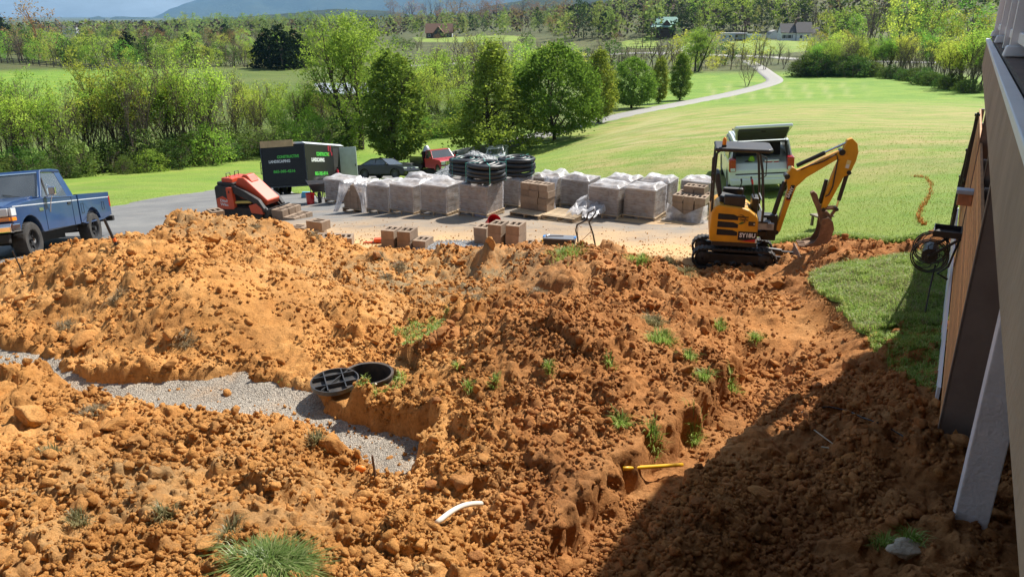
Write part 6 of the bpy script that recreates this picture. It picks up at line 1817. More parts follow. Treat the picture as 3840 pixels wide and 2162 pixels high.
b = MB(); b.box(hatch_pt(0, .80, -.10), (.12, .03, .08)); b.obj("latch", m_under, tg)
b = MB()
for sx in (-1, 1): b.cyl((sx * .72, -2.1, 1.35), hatch_pt(sx * .68, .5, -.05), .012, n=6)
b.obj("gas_strut", m_under, sv)
cl = thing("cooler_box", "red cooler with white lid inside the SUV's open back", "cooler", mtx=sv_m @ Matrix.Translation((.33, -2.0, .74)))
b = MB(); b.box((0, 0, .17), (.40, .32, .33)); b.obj("body", m_redp, cl, bevel=.02)
b = MB(); b.box((0, 0, .365), (.42, .34, .055)); b.obj("lid", m_whitep, cl, bevel=.015)
b = MB(); b.tube([(-.21, -.17, .33), (-.21, -.18, .20), (.05, -.18, .33)], .014, 6); b.obj("handle", m_whitep, cl)
bg = thing("cargo_bag", "dark lumpy bag with a lime stripe beside the cooler", "bag", mtx=sv_m @ Matrix.Translation((-.3, -1.85, .74)))
b = MB(); b.ell((0, 0, .16), (.3, .25, .18)); b.obj("bag", mat("maroon_bag", (.05, .02, .025), .8), bg, smooth=True)
b = MB(); b.ell((.06, -.02, .36), (.10, .08, .12)); b.obj("flap", mat("lime_cloth", (.30, .55, .03), .7), bg, smooth=True)
# black enclosed trailer
p = hit(1075, 733)
TW, TL, TH = 2.05, 4.3, 2.15
tr_m = ground_frame(p[0] + .35, p[1] + 2.2, -.17, (.8, 1.6))
tl = thing("cargo_trailer", "black enclosed cargo trailer with green and white lettering and open side door", "trailer", mtx=tr_m)
b = MB(); b.bx(-TW / 2, TW / 2, -TL / 2, TL / 2, .38, TH); b.obj("body", m_trl, tl, bevel=.03)
b = MB(); b.prism([(-TW / 2 - .01, TH - .02), (TW / 2 + .01, TH - .02), (TW / 2 - .15, TH + .07), (0, TH + .1), (-TW / 2 + .15, TH + .07)], 1, -TL / 2 + .02, TL / 2); b.obj("roof", m_whitep, tl)
b = MB(); b.bx(-TW / 2 + .06, TW / 2 - .06, -TL / 2 - .045, -TL / 2 - .004, .42, TH - .06); rd = b.obj("rear_door", m_trl, tl, bevel=.012)
b = MB()
for sx in (-1, 1): b.bx(*sorted((sx * (TW / 2 - .0), sx * (TW / 2 - .055))), -TL / 2 - .05, -TL / 2 + .0, .36, TH)
b.bx(-TW / 2, TW / 2, -TL / 2 - .05, -TL / 2, .34, .41); b.obj("corner_post", m_blackp, tl)
b = MB()
for sx in (-1, 1):
    b.cyl((sx * (TW / 2 + .04), -TL / 2 - .06, .95), (sx * (TW / 2 + .04), -TL / 2 - .06, 1.45), .015, n=6)
    for z in (.95, 1.2, 1.45): b.box((sx * (TW / 2 + .02), -TL / 2 - .06, z), (.06, .03, .03))
b.obj("latch_bar", m_black, tl)
m_letg = mat("lime_lettering", (.08, .55, .06), .5, var=.05); m_letw = mat("white_lettering", (.72, .74, .74), .5, var=.05)
def sign(M0, sc):
    grp = [("CONSTRUCTIVE", .155, m_letg, .22, .20, .98), ("LANDSCAPING", .155, m_letw, -.18, .02, .96), ("865-385-4216", .15, m_letg, .0, -.40, .98)]
    for body_, sz, m, dx, dy, wdt in grp:
        text_obj("lettering", body_, sz * sc, m, tl, M0 @ Matrix.Translation((dx * sc, dy * sc, 0)), .003, 'CENTER', .006 * sc, .0, wdt * sc)
    b = MB()      # drawn plant and trowel beside the name
    def L(x, y): return (x * sc, y * sc, .004)
    def curl(x0, y0, r, a0, a1, w=.012): b.tube([L(x0 + r * math.cos(R(a)), y0 + r * math.sin(R(a))) for a in np.linspace(a0, a1, 9)], [w * sc * k for k in np.linspace(1, .35, 9)], 4)
    for k, (hx, hy) in enumerate(((-.62, .46), (-.55, .40), (-.68, .36), (-.50, .33), (-.60, .52))):
        b.tube([L(-.63, .06), L(-.62 + .3 * (hx + .62), .22), L(hx, hy)], [.02 * sc, .014 * sc, .006 * sc], 4); b.ell(L(hx, hy), (.045 * sc, .028 * sc, .003), 8, 4)
    curl(-.55, .45, .10, 150, 20); curl(-.40, .40, .08, 160, 20); curl(-.70, .32, .07, 20, 200)
    b.add([L(.36, -.04), L(.66, -.06), L(.72, .02), L(.56, .10), L(.42, .05)], [(0, 1, 2, 3, 4)]); b.tube([L(.48, .06), L(.47, .20), L(.43, .26)], .012 * sc, 4)
    b.obj("emblem", m_letw, tl)
Mr = Matrix.Translation((-.0, -TL / 2 - .048, 1.42)) @ Matrix.Rotation(R(90), 4, 'X')
sign(Mr, 1.02)
Ms = Matrix.Translation((TW / 2 + .003, -.70, 1.42)) @ Matrix.Rotation(R(90), 4, 'Z') @ Matrix.Rotation(R(90), 4, 'X')
sign(Ms, 1.42)
b = MB()
for (y, z, w, h) in ((.20, 1.98, .16, .24), (.42, 1.96, .10, .30), (.16, 1.72, .14, .12), (.52, 1.74, .12, .16)): b.bx(TW / 2 + .001, TW / 2 + .006, y - w / 2 + .1, y + w / 2 + .1, z - h / 2, z + h / 2)
b.obj("red_emblem", mat("crimson_decal", (.30, .012, .025), .5), tl)
b = MB(); b.bx(TW / 2 - .02, TW / 2 + .006, .78, 1.58, .46, 2.02); b.obj("doorway", m_under, tl)
b = MB(); b.box((TW / 2 + .40, 1.60, 1.24), (.80, .045, 1.62), (0, 0, R(8))); sdr = b.obj("side_door", mat("door_inner", (.50, .54, .56), .5, var=.1), tl, bevel=.012)
b = MB(); b.box((TW / 2 + .74, 1.57, 1.2), (.03, .04, .12), (0, 0, R(8))); b.obj("handle", m_black, sdr)
for y in (-.42, .42):
    wheel(tl, TW / 2 + .12, y - .2, .33, .20, m_alloy, 1, 20, None, 6); wheel(tl, -TW / 2 - .12, y - .2, .33, .20, m_alloy, -1, 20, None, 6)
for sx in (-1, 1):
    b = MB(); pr = [(-1.15, .42), (-1.12, .62), (-.95, .76), (-.62, .80), (-.2, .68), (.2, .80), (.55, .76), (.72, .62), (.75, .42), (.70, .42), (.66, .6), (.5, .71), (.2, .74), (-.2, .62), (-.6, .74), (-.92, .70), (-1.07, .58), (-1.1, .42)]
    b.prism(pr, 0, *sorted((sx * (TW / 2 + .005), sx * (TW / 2 + .25)))); b.obj("fender", m_blackp, tl)
b = MB(); b.bx(-.06, .06, TL / 2, TL / 2 + 1.1, .40, .5); b.beam((-.7, TL / 2, .45), (0, TL / 2 + .9, .45), .06, .08); b.beam((.7, TL / 2, .45), (0, TL / 2 + .9, .45), .06, .08); b.cyl((0, TL / 2 + .8, .05), (0, TL / 2 + .8, .9), .03, n=8); b.obj("tongue", m_black, tl)
fe = thing("fire_extinguisher", "red fire extinguisher in the trailer's side doorway", "extinguisher", mtx=tr_m @ Matrix.Translation((TW / 2 + .07, .95, .62)))
b = MB(); b.lathe([(.001, 0), (.06, 0), (.065, .03), (.065, .36), (.03, .43), (.02, .46)], n=14); b.obj("cylinder", m_redp, fe, smooth=True)
b = MB(); b.bx(-.02, .08, -.02, .02, .46, .52); b.obj("valve", m_black, fe)
pl = thing("plywood_sheet", "strip of plywood lying on the trailer roof edge", "plywood", mtx=tr_m @ Matrix.Translation((-.22, -TL / 2 - .065, TH + .02)))
b = MB(); b.box((-.02, 0, .02), (1.5, .015, .28)); b.obj("sheet", mat("plywood", (.50, .34, .18), .8, var=.2, scale=4), pl)
# mini excavator
m_yel = mat("machine_yellow", (0.72, 0.34, 0.012), .42, var=.14, scale=3, dirt=.32, dcol=(.30, .16, .06), coat=.1)
m_blk = mat("machine_black", (0.017, 0.017, 0.018), .45, var=.25, scale=7, dirt=.16, dcol=(.20, .13, .08))
m_mud = mat("muddy_steel", (0.20, 0.115, 0.065), .8, var=.4, scale=9, bump=.4, bscale=30)
m_grey_m = mat("grey_steel", (0.30, 0.31, 0.31), .45, metal=.3, var=.2, dirt=.2)
m_track = mat("rubber_track", (0.022, 0.021, 0.020), .75, var=.35, scale=14, dirt=.3, dcol=(.22, .14, .085))
ex_p = at_z(2748, 985, .40)
EX_YAW = -1.79
ex_m = Matrix.Translation((ex_p[0] + .05, ex_p[1] + .24, .33)) @ Matrix.Rotation(EX_YAW, 4, 'Z')
ex = thing("mini_excavator", "yellow and black mini excavator with canopy and folded digging arm", "excavator", mtx=ex_m)
# local: +y forward (to the right in the picture), -x... right-hand side (+x) faces the camera
XL, XR = -.50, .50
def stadium(L, h, r, n=10):
    y0, y1 = -L / 2 + r, L / 2 - r
    pts = [(y1 + r * math.sin(a), r - r * math.cos(a)) for a in np.linspace(0, math.pi, n)]
    pts += [(y0 - r * math.sin(a), r + r * math.cos(a)) for a in np.linspace(0, math.pi, n)]
    return pts
for sx in (-1, 1):
    x0, x1 = sorted((sx * .28, sx * .52))
    tk = bpy.data.objects.new("track", None); link(tk, ex); tk.empty_display_size = .2
    st = stadium(1.56, .40, .20); inn = stadium(1.50, .34, .165); inn = [(p[0], p[1] + .035) for p in inn]
    b = MB(); n = len(st)
    for k in range(n):
        a, c = st[k], st[(k + 1) % n]; d, e = inn[k], inn[(k + 1) % n]
        b.add([(x0, *a), (x1, *a), (x1, *c), (x0, *c), (x0, *d), (x1, *d), (x1, *e), (x0, *e)], [(0, 1, 2, 3), (7, 6, 5, 4), (0, 4, 5, 1), (3, 2, 6, 7), (1, 5, 6, 2), (0, 3, 7, 4)])
    b.obj("belt", m_track, tk)
    lug = MB(); lug.bx(x0 - .002, x1 + .002, -.016, .016, -.012, .016); lm_ = lug.mesh("lug", m_track)
    P = np.array(st + st[:1]); seg = np.hypot(*np.diff(P, axis=0).T); cum = np.concatenate([[0], np.cumsum(seg)])
    for q in np.arange(0, cum[-1], .075):
        k = min(np.searchsorted(cum, q, 'right') - 1, len(seg) - 1); f = (q - cum[k]) / max(seg[k], 1e-6)
        pt = P[k] * (1 - f) + P[k + 1] * f; t = P[k + 1] - P[k]
        o = bpy.data.objects.new("lug", lm_); link(o, tk); o.location = (0, pt[0], pt[1]); o.rotation_euler = (math.atan2(t[1], t[0]), 0, 0)
    b = MB(); b.bx(x0 + .05, x1 - .05, -.56, .56, .11, .31); b.obj("track_frame", m_blk, tk, bevel=.02)
    for y, r_w in ((-.58, .145), (.58, .145), (-.3, .07), (0, .07), (.3, .07)):
        b = MB(); zc = .20 if r_w > .1 else .105
        b.lathe([(.02, x0 + .012), (r_w * .6, x0 + .012), (r_w, x0 + .045), (r_w, x1 - .045), (r_w * .6, x1 - .012), (.02, x1 - .012)], (0, y, zc), axis=0, n=16); b.obj("roller", m_blk, tk, auto=35)
b = MB(); b.bx(-.3, .3, -.4, .45, .2, .36); b.cyl((0, 0, .34), (0, 0, .50), .28, n=24); b.obj("undercarriage", m_blk, ex)
# dozer blade
b = MB(); b.beam((-.2, .3, .22), (-.2, 1.16, .20), .07, .07); b.beam((.2, .3, .22), (.2, 1.16, .20), .07, .07); b.cyl((0, .35, .34), (0, .9, .3), .035, n=8); ba = b.obj("blade_arm", m_blk, ex)
b = MB(); b.prism([(1.16, .02), (1.22, .0), (1.18, .10), (1.17, .2), (1.22, .31), (1.19, .33), (1.13, .2), (1.14, .08)], 0, -.56, .56); b.obj("dozer_blade", m_mud, ex)
# upper body
hb = bpy.data.objects.new("upper_body", None); link(hb, ex); hb.scale = (1, .87, 1); hb.empty_display_size = .2
b = MB(); b.bx(-.48, .48, -.50, .44, .47, .56); b.obj("turntable_frame", m_blk, hb)
def housing(x0, x1):
    pr = [(-.56, .55), (-.58, .75), (-.56, 1.12), (-.50, 1.22), (-.40, 1.255), (.05, 1.22), (.22, 1.17), (.40, 1.05), (.43, .95), (.43, .55)]
    b = MB(); b.prism(pr, 0, x0, x1); return b
housing(-.49, .49).obj("housing", m_yel, hb, bevel=.05, seg=3)
for k, (z, y1) in enumerate(((.98, .0), (.83, .01), (.68, .01))):
    b = MB(); b.prism([(-.42, z), (-.42, z + .115), (y1 - .10, z + .105), (y1, z + .07), (y1, z)], 0, .488, .499); b.obj("louvre", m_under, hb, bevel=.004)
b = MB(); b.bx(.488, .505, .22, .36, .885, .965); b.obj("filler_flap", m_blk, hb, bevel=.004)
b = MB(); b.box((.5, .34, .925), (.012, .03, .03)); b.obj("lock", m_steel, hb)
b = MB(); b.bx(.488, .496, .03, .42, .60, .77); b.obj("decal_panel", m_under, hb)
b = MB(); b.add([(.498, .05, .575), (.498, .42, .575), (.498, .42, .635), (.498, .26, .61)], [(0, 1, 2, 3)]); b.obj("decal_stripe", mat("decal_red", (.55, .02, .03), .4), hb)
def side_mtx(x, y, z): return Matrix.Translation((x, y, z)) @ Matrix.Rotation(R(90), 4, 'Z') @ Matrix.Rotation(R(90), 4, 'X')
text_obj("lettering", "SY18U", .11, mat("decal_white", (.8, .8, .8), .5, var=.03), hb, side_mtx(.4975, .225, .695), .002, 'CENTER', .004, 0, .33)
text_obj("lettering", "Intelligent\n  Control", .055, m_under, hb, side_mtx(.4985, .10, 1.02), .002, 'CENTER', .001, .2, .22)
b = MB(); b.tube([(.4985, .02 + .13 * math.cos(a), 1.0 + .09 * math.sin(a)) for a in np.linspace(-1.2, 1.6, 12)] , [.003 + .006 * math.sin(k / 11 * 3.14) for k in range(12)], 5); b.obj("emblem", mat("decal_brown", (.16, .07, .02), .5), hb)
b = MB(); b.add([(.4985, .0, .90), (.4985, .09, .91), (.4985, .17, .955), (.4985, .08, .955)], [(0, 1, 2, 3)]); b.obj("leaf_emblem", mat("decal_green", (.03, .16, .03), .5), hb)
b = MB(); b.bx(.40, .50, .395, .43, .56, .64); b.obj("corner_plate", m_letw, hb)
# floor, seat, controls
b = MB(); b.bx(-.47, .47, .0, .62, .93, .97); b.obj("footplate", m_blk, hb)
b = MB(); b.prism([(-.40, 1.24), (-.42, 1.36), (-.36, 1.36), (.02, 1.30), (.02, 1.22)], 0, -.24, .24); b.obj("seat_cushion", m_int, hb, bevel=.03)
b = MB(); b.prism([(-.44, 1.33), (-.56, 1.72), (-.52, 1.80), (-.45, 1.80), (-.36, 1.42)], 0, -.24, .24); b.obj("seat_back", m_int, hb, bevel=.05, seg=3)
b = MB(); b.prism([(-.545, 1.40), (-.60, 1.70), (-.585, 1.72), (-.53, 1.42)], 0, -.18, .18); b.obj("seat_shell", mat("grey_vinyl", (.36, .38, .40), .5), hb, bevel=.02)
for sx in (-1, 1):
    b = MB(); b.bx(*sorted((sx * .27, sx * .42)), -.32, .12, 1.18, 1.42); cs = b.obj("console", m_blk, hb, bevel=.03)
    b = MB(); b.tube([(sx * .34, .04, 1.40), (sx * .34, .07, 1.52), (sx * .33, .05, 1.60)], [.013, .012, .022], 8); b.obj("joystick", m_blk, cs)
b = MB(); b.bx(-.2, .2, .28, .42, .97, 1.35); b.obj("control_column", m_blk, hb, bevel=.03)
for x in (-.12, .12):
    b = MB(); b.tube([(x, .34, 1.3), (x, .28, 1.52), (x, .24, 1.66)], .013, 8); lv = b.obj("travel_lever", m_blk, hb)
    b = MB(); b.tube([(x, .26, 1.60), (x, .235, 1.69)], .020, 8); b.obj("grip", m_redp if x > 0 else m_blk, lv)
# canopy
cn = bpy.data.objects.new("canopy", None); link(cn, ex); cn.scale = (1, .87, 1); cn.empty_display_size = .2
ro = [(.44, -.60), (.46, .50), (.36, .58), (-.36, .58), (-.46, .50), (-.44, -.60)]
b = MB(); b.prism(ro, 2, 2.23, 2.30); b.obj("roof", m_blk, cn, bevel=.03, seg=3)
for sx in (-1, 1):
    b = MB(); b.tube([(sx * .42, -.56, 1.1), (sx * .43, -.57, 1.7), (sx * .43, -.56, 2.2), (sx * .41, -.5, 2.25)], .026, 8); b.obj("rear_post", m_blk, cn)
    b = MB(); b.tube([(sx * .43, .50, .95), (sx * .43, .50, 1.2), (sx * .43, .40, 1.9), (sx * .42, .32, 2.2), (sx * .40, .26, 2.25)], .027, 8); b.obj("front_post", m_blk, cn)
b = MB(); b.tube([(.44, -.59, 1.7), (.50, -.63, 1.76), (.50, -.64, 2.12), (.44, -.58, 2.18)], .014, 6); b.obj("grab_rail", m_blk, cn)
b = MB(); b.box((.52, -.60, 1.78), (.05, .04, .14)); b.obj("work_lamp", m_blk, cn, bevel=.01)
for z in (1.32, 1.10):
    b = MB(); b.cyl((-.43, .49 - (z - 1.2) * .1, z), (.43, .49 - (z - 1.2) * .1, z), .014, n=8); b.obj("guard_rung", m_grey_m, cn)
b = MB(); b.tube([(-.43, .47, 1.6), (-.43, .58, 1.66), (-.43, .56, 2.0), (-.43, .4, 2.06)], .013, 6); b.obj("grab_handle", m_blk, cn)
b = MB(); b.cyl((.30, -.42, 2.30), (.30, -.42, 2.34), .05, n=14); bc = b.obj("beacon_base", m_blk, cn)
b = MB(); b.lathe([(.042, 2.34), (.045, 2.38), (.042, 2.44), (.02, 2.475), (.001, 2.48)], (.30, -.42, 0), n=14); b.obj("beacon", mat("amber_beacon", (.85, .24, .01), .3), bc, smooth=True)
# front frame
b = MB(); b.bx(-.2, .2, .44, .66, .60, .72); b.bx(-.12, .12, .55, .86, .52, 1.02); b.obj("swing_bracket", m_blk, hb, bevel=.02)
b = MB(); b.bx(.38, .47, .42, .75, .82, .94); b.bx(-.47, .47, .60, .70, .86, .93); b.obj("step_bar", m_grey_m, hb)
# arm: all in the plane x = AX
AX = 0.0
def q2(xz, yz):    # side-view measurement of the photo to local y, z
    return ((xz - 235) * .00322, (775 - yz) * .00388)
def plate(name, poly, w, m, parent, bev=.012):
    b = MB(); b.prism([q2(*p) for p in poly], 0, AX - w / 2, AX + w / 2); return b.obj(name, m, parent, bevel=bev)
bm_o = plate("boom", [(458, 600), (462, 612), (478, 612), (492, 590), (520, 470), (548, 372), (600, 322), (690, 268), (745, 235), (795, 215), (790, 185), (760, 190), (690, 222), (600, 268), (545, 292), (515, 275), (485, 320), (495, 350), (505, 380), (490, 470)], .17, m_yel, ex)
plate("dipper_arm", [(790, 140), (815, 132), (845, 155), (857, 195), (852, 235), (828, 300), (800, 312), (770, 380), (742, 445), (722, 478), (700, 470), (712, 400), (738, 300), (765, 220), (775, 180)], .14, m_yel, ex)
text_obj("lettering", "SANY", .085, m_letw, bm_o, Matrix.Translation((AX + .093, *q2(519, 398))) @ Matrix.Rotation(R(90), 4, 'Z') @ Matrix.Rotation(R(90), 4, 'X') @ Matrix.Rotation(R(68), 4, 'Z'), .001, 'CENTER', .003, 0, .22)
b = MB(); c4 = [q2(502, 432), (q2(524, 432)), q2(541, 362), q2(520, 362)]; b.prism(c4, 0, AX + .086, AX + .090); b.obj("decal_panel", m_under, bm_o)
b = MB(); c4 = [q2(500, 437), (q2(523, 437)), q2(524, 433), q2(502, 433)]; b.prism(c4, 0, AX + .086, AX + .0905); b.obj("decal_stripe", MATS["decal_red"], bm_o)
b = MB(); b.prism([q2(796, 270), q2(818, 273), q2(826, 236), q2(804, 232)], 0, AX + .071, AX + .074); b.obj("warning_label", mat("label_yellow", (.75, .62, .25), .5), ex)
b = MB(); b.prism([q2(800, 270), q2(816, 272), q2(819, 254), q2(803, 252)], 0, AX + .0745, AX + .0755); b.obj("label_print", m_letw, ex)
def ram(name, a, c, r, f, x, parent):
    A, C = q2(*a), q2(*c); m = (A[0] + (C[0] - A[0]) * f, A[1] + (C[1] - A[1]) * f)
    b = MB(); b.cyl((x, *A), (x, *m), r, n=12); o = b.obj(name, m_blk, parent, auto=40)
    b = MB(); b.cyl((x, *m), (x, *C), r * .55, n=10); b.obj("rod", m_chrome, o, auto=40)
    return o
ram("boom_cylinder", (446, 510), (487, 338), .045, .93, AX + .02, ex)
ram("arm_cylinder", (540, 272), (802, 150), .040, .55, AX, ex)
ram("bucket_cylinder", (818, 300), (788, 462), .038, .80, AX, ex)
ram("thumb_cylinder", (712, 332), (692, 455), .036, .95, AX, ex)
for (c, r) in (((770, 198), .055), ((822, 292), .04), ((468, 600), .045), ((492, 322), .05), ((727, 528), .04), ((785, 470), .035), ((715, 475), .035)):
    y, z = q2(*c); b = MB(); b.cyl((AX - .11, y, z), (AX + .11, y, z), r, n=16); b.obj("pin", m_blk, ex, bevel=.006)
b = MB(); b.tube([(AX + .10, *q2(*p)) for p in ((560, 285), (610, 262), (640, 255), (680, 240), (740, 205), (752, 230), (748, 300), (745, 360), (730, 400), (712, 410))], .013, 6); b.obj("hose", m_blk, ex, smooth=True)
b = MB(); b.beam((AX + .07, *q2(725, 470)), (AX + .07, *q2(790, 465)), .02, .045); b.beam((AX - .07, *q2(725, 470)), (AX - .07, *q2(790, 465)), .02, .045); b.beam((AX, *q2(788, 468)), (AX, *q2(750, 528)), .08, .04); b.obj("bucket_link", m_mud, ex)
plate("thumb", [(632, 398), (650, 388), (670, 402), (688, 440), (705, 470), (735, 500), (740, 540), (715, 555), (700, 520), (680, 478), (655, 440), (640, 412)], .14, m_mud, ex)
# bucket: curved shell with side plates and teeth
bk = bpy.data.objects.new("bucket", None); link(bk, ex); bk.empty_display_size = .2
outl = [(705, 515), (740, 505), (768, 525), (778, 560), (770, 600), (745, 632), (700, 645), (640, 652), (630, 648), (680, 632), (700, 600), (705, 560)]
for x in (-.2, .2):
    b = MB(); b.prism([q2(*p) for p in outl], 0, AX + x - .012, AX + x + .012); b.obj("side_plate", m_mud, bk)
shell = [(740, 505), (768, 525), (780, 560), (772, 600), (746, 634), (700, 648), (640, 655)]
b = MB()
for a, c in zip(shell, shell[1:]):
    A, C = q2(*a), q2(*c); b.beam((AX, *A), (AX, *C), .42, .022, up=(1, 0, 0)) if False else b.add([(AX - .21, *A), (AX + .21, *A), (AX + .21, *C), (AX - .21, *C)], [(0, 1, 2, 3)])
o = b.obj("shell", m_mud, bk); sm_ = o.modifiers.new("thick", 'SOLIDIFY'); sm_.thickness = .02
for x in (-.17, -.06, .06, .17):
    b = MB(); A = q2(642, 654); b.box((AX + x, A[0] - .06, A[1] - .005), (.05, .16, .03)); b.obj("tooth", m_mud, bk)
plate("bucket_ear", [(715, 530), (705, 490), (735, 480), (765, 505), (760, 540)], .16, m_mud, ex)
# mini track loader
m_orange = mat("loader_orange", (0.60, 0.075, 0.025), .4, var=.12, scale=3, dirt=.2, dcol=(.32, .17, .09), coat=.15)
lp = at_z(945, 866, -1.0)
LD_YAW = -1.95
ld_m = Matrix.Translation((lp[0], lp[1] + .3, gz(lp[0], lp[1]) + .05)) @ Matrix.Rotation(LD_YAW, 4, 'Z')
ld = thing("track_loader", "orange mini track loader carrying blocks behind the dirt heap", "loader", mtx=ld_m)
for sx in (-1, 1):
    x0, x1 = sorted((sx * .27, sx * .47)); st = stadium(1.45, .4, .21)
    b = MB(); b.prism(st, 0, x0, x1); tk = b.obj("track", m_track, ld, bevel=.02)
    b = MB(); b.prism([(-.88, .30), (-.90, .95), (-.80, 1.02), (-.38, 1.0), (-.28, .62), (-.2, .36)], 0, *sorted((sx * .28, sx * .49))); sp = b.obj("rear_panel", m_blk, ld, bevel=.03)
    b = MB(); b.prism([(-.84, .33), (-.85, .62), (-.62, .72), (-.30, .58), (-.24, .36)], 0, *sorted((sx * .485, sx * .502))); b.obj("side_panel", m_orange, ld, bevel=.01)
    b = MB(); b.prism([(-.42, .36), (-.46, .98), (-.26, 1.0), (-.20, .40)], 0, *sorted((sx * .40, sx * .515))); b.obj("upright", m_orange, ld, bevel=.015)
    b = MB(); b.prism([(-.32, 1.02), (-.18, 1.04), (.15, .92), (.62, .70), (.80, .46), (.80, .34), (.62, .44), (.42, .60), (.0, .74), (-.3, .84)], 0, *sorted((sx * .34, sx * .47))); b.obj("lift_arm", m_blk, ld, bevel=.015)
    b = MB(); b.cyl((sx * .42, -.25, .55), (sx * .42, .35, .62), .04, n=10); rm = b.obj("lift_cylinder", mat("pale_yellow_tube", (.55, .42, .10), .5), ld)
    b = MB(); b.prism([(.35, .30), (.28, .52), (.55, .60), (.72, .46), (.78, .30)], 0, *sorted((sx * .30, sx * .50))); b.obj("front_guard", m_orange, ld, bevel=.02)
b = MB(); b.prism([(-.30, 1.06), (-.20, 1.24), (.0, 1.26), (.12, 1.18), (.80, .66), (.72, .50), (-.2, .66)], 0, -.28, .28); b.obj("hood", m_orange, ld, bevel=.04, seg=3)
b = MB(); b.prism([(-.18, 1.22), (-.08, 1.32), (.06, 1.32), (.22, 1.12)], 0, -.17, .17); b.obj("hood_scoop", m_orange, ld, bevel=.03)
b = MB(); b.bx(-.40, .40, -.86, -.28, .35, 1.10); b.obj("engine_block", m_blk, ld, bevel=.03)
b = MB(); b.bx(-.36, .36, -.72, -.34, 1.08, 1.22); b.obj("control_panel", m_orange, ld, bevel=.03)
for x in (-.25, .1):
    b = MB(); b.tube([(x, -.6, 1.2), (x, -.6, 1.33), (x + .16, -.6, 1.33), (x + .16, -.6, 1.2)], .013, 6); b.obj("hand_bar", m_blk, ld)
b = MB(); b.ell((.3, -.45, 1.27), (.03, .03, .03)); b.obj("knob", m_amber, ld)
b = MB(); b.bx(-.42, .42, .55, .80, .12, .40); b.beam((-.3, .62, .52), (-.36, .92, .22), .07, .08); b.beam((.3, .62, .52), (.36, .92, .22), .07, .08); b.bx(-.50, .50, .88, .94, .05, .45); b.obj("fork_carriage", m_blk, ld)
for x in (-.3, .3):
    b = MB(); b.bx(x - .05, x + .05, .94, 1.75, .06, .10); b.obj("fork", m_blk, ld)
b = MB(); b.bx(.49, .506, -.40, -.29, .80, .92); b.obj("number_plate", m_letw, ld)
text_obj("lettering", "8", .10, m_under, ld, side_mtx(.5175, -.35, .86), .001, 'CENTER', .004)
text_obj("lettering", "Ditch\n Witch", .11, m_letw, ld, side_mtx(.504, -.56, .53), .001, 'CENTER', .003, 0, .34)
# blocks, pallets, wrapping
BY = R(-30)                                   # everything is laid out square to the house
m_block = mat("concrete_block", (0.30, 0.225, 0.165), .92, var=.16, scale=7, bump=.5, bscale=70, rand=.16, spec=.15)
m_pallet = mat("pallet_wood", (0.46, 0.34, 0.21), .85, var=.25, scale=6, bump=.2, rand=.25)
def block_mesh():
    """retaining-wall block with two open cores and one split face, 0.31 x 0.45 x 0.20"""
    b = MB(); w, d, h = .131, .195, .170
    xs = [-w, -.092, -.018, .018, .092, w]; ys = [-d, -.105, .088, d]
    def P(i, j, z): return (xs[i], ys[j], z)
    idx = {}
    for k, z in enumerate((0, h)):
        for j in range(4):
            for i in range(6): idx[(i, j, k)] = len(idx)
    V = [P(i, j, z) for z in (0, h) for j in range(4) for i in range(6)]
    F = []
    cores = {(1, 1), (3, 1)}
    for j in range(3):
        for i in range(5):
            if (i, j) in cores: continue
            F.append((idx[i, j, 1], idx[i + 1, j, 1], idx[i + 1, j + 1, 1], idx[i, j + 1, 1]))
    F.append((idx[0, 0, 0], idx[0, 3, 0], idx[5, 3, 0], idx[5, 0, 0]))
    for i in range(5):
        F.append((idx[i, 0, 0], idx[i + 1, 0, 0], idx[i + 1, 0, 1], idx[i, 0, 1])); F.append((idx[i + 1, 3, 0], idx[i, 3, 0], idx[i, 3, 1], idx[i + 1, 3, 1]))
    for j in range(3):
        F.append((idx[0, j + 1, 0], idx[0, j, 0], idx[0, j, 1], idx[0, j + 1, 1])); F.append((idx[5, j, 0], idx[5, j + 1, 0], idx[5, j + 1, 1], idx[5, j, 1]))
    b.add(V, F)
    for (i, j) in cores:
        t = [P(i, j, h), P(i + 1, j, h), P(i + 1, j + 1, h), P(i, j + 1, h)]; q = [(p[0], p[1], .026) for p in t]
        b.add(t + q, [(0, 1, 5, 4), (1, 2, 6, 5), (2, 3, 7, 6), (3, 0, 4, 7), (4, 5, 6, 7)])
    me = bpy.data.meshes.new("block"); me.from_pydata(b.v, [], b.f); me.materials.append(m_block); me.update()
    return me
BLK = block_mesh()
prng = np.random.default_rng(44)
def put_block(parent, x, y, z, yaw=0.0, name="block"):
    o = bpy.data.objects.new(name, BLK); link(o, parent); o.location = (x, y, z); o.rotation_euler = (0, 0, yaw)
    return o
bdm = MB(); bdm.box((0, 0, 0), (.90, .085, .018)); BOARD = bdm.mesh("slat", m_pallet)
rnm = MB(); rnm.box((0, 0, 0), (.038, .88, .09)); RUN = rnm.mesh("runner", m_pallet)
def pallet_parts(t):
    for x in (-.42, 0, .42):
        o = bpy.data.objects.new("runner", RUN); link(o, t); o.location = (x, 0, .065)
    for y in np.linspace(-.395, .395, 8):
        o = bpy.data.objects.new("slat", BOARD); link(o, t); o.location = (0, y, .12); o.rotation_euler = (0, 0, prng.normal(0, .008))
    for y in (-.39, 0, .39):
        o = bpy.data.objects.new("slat", BOARD); link(o, t); o.location = (0, y, .01)
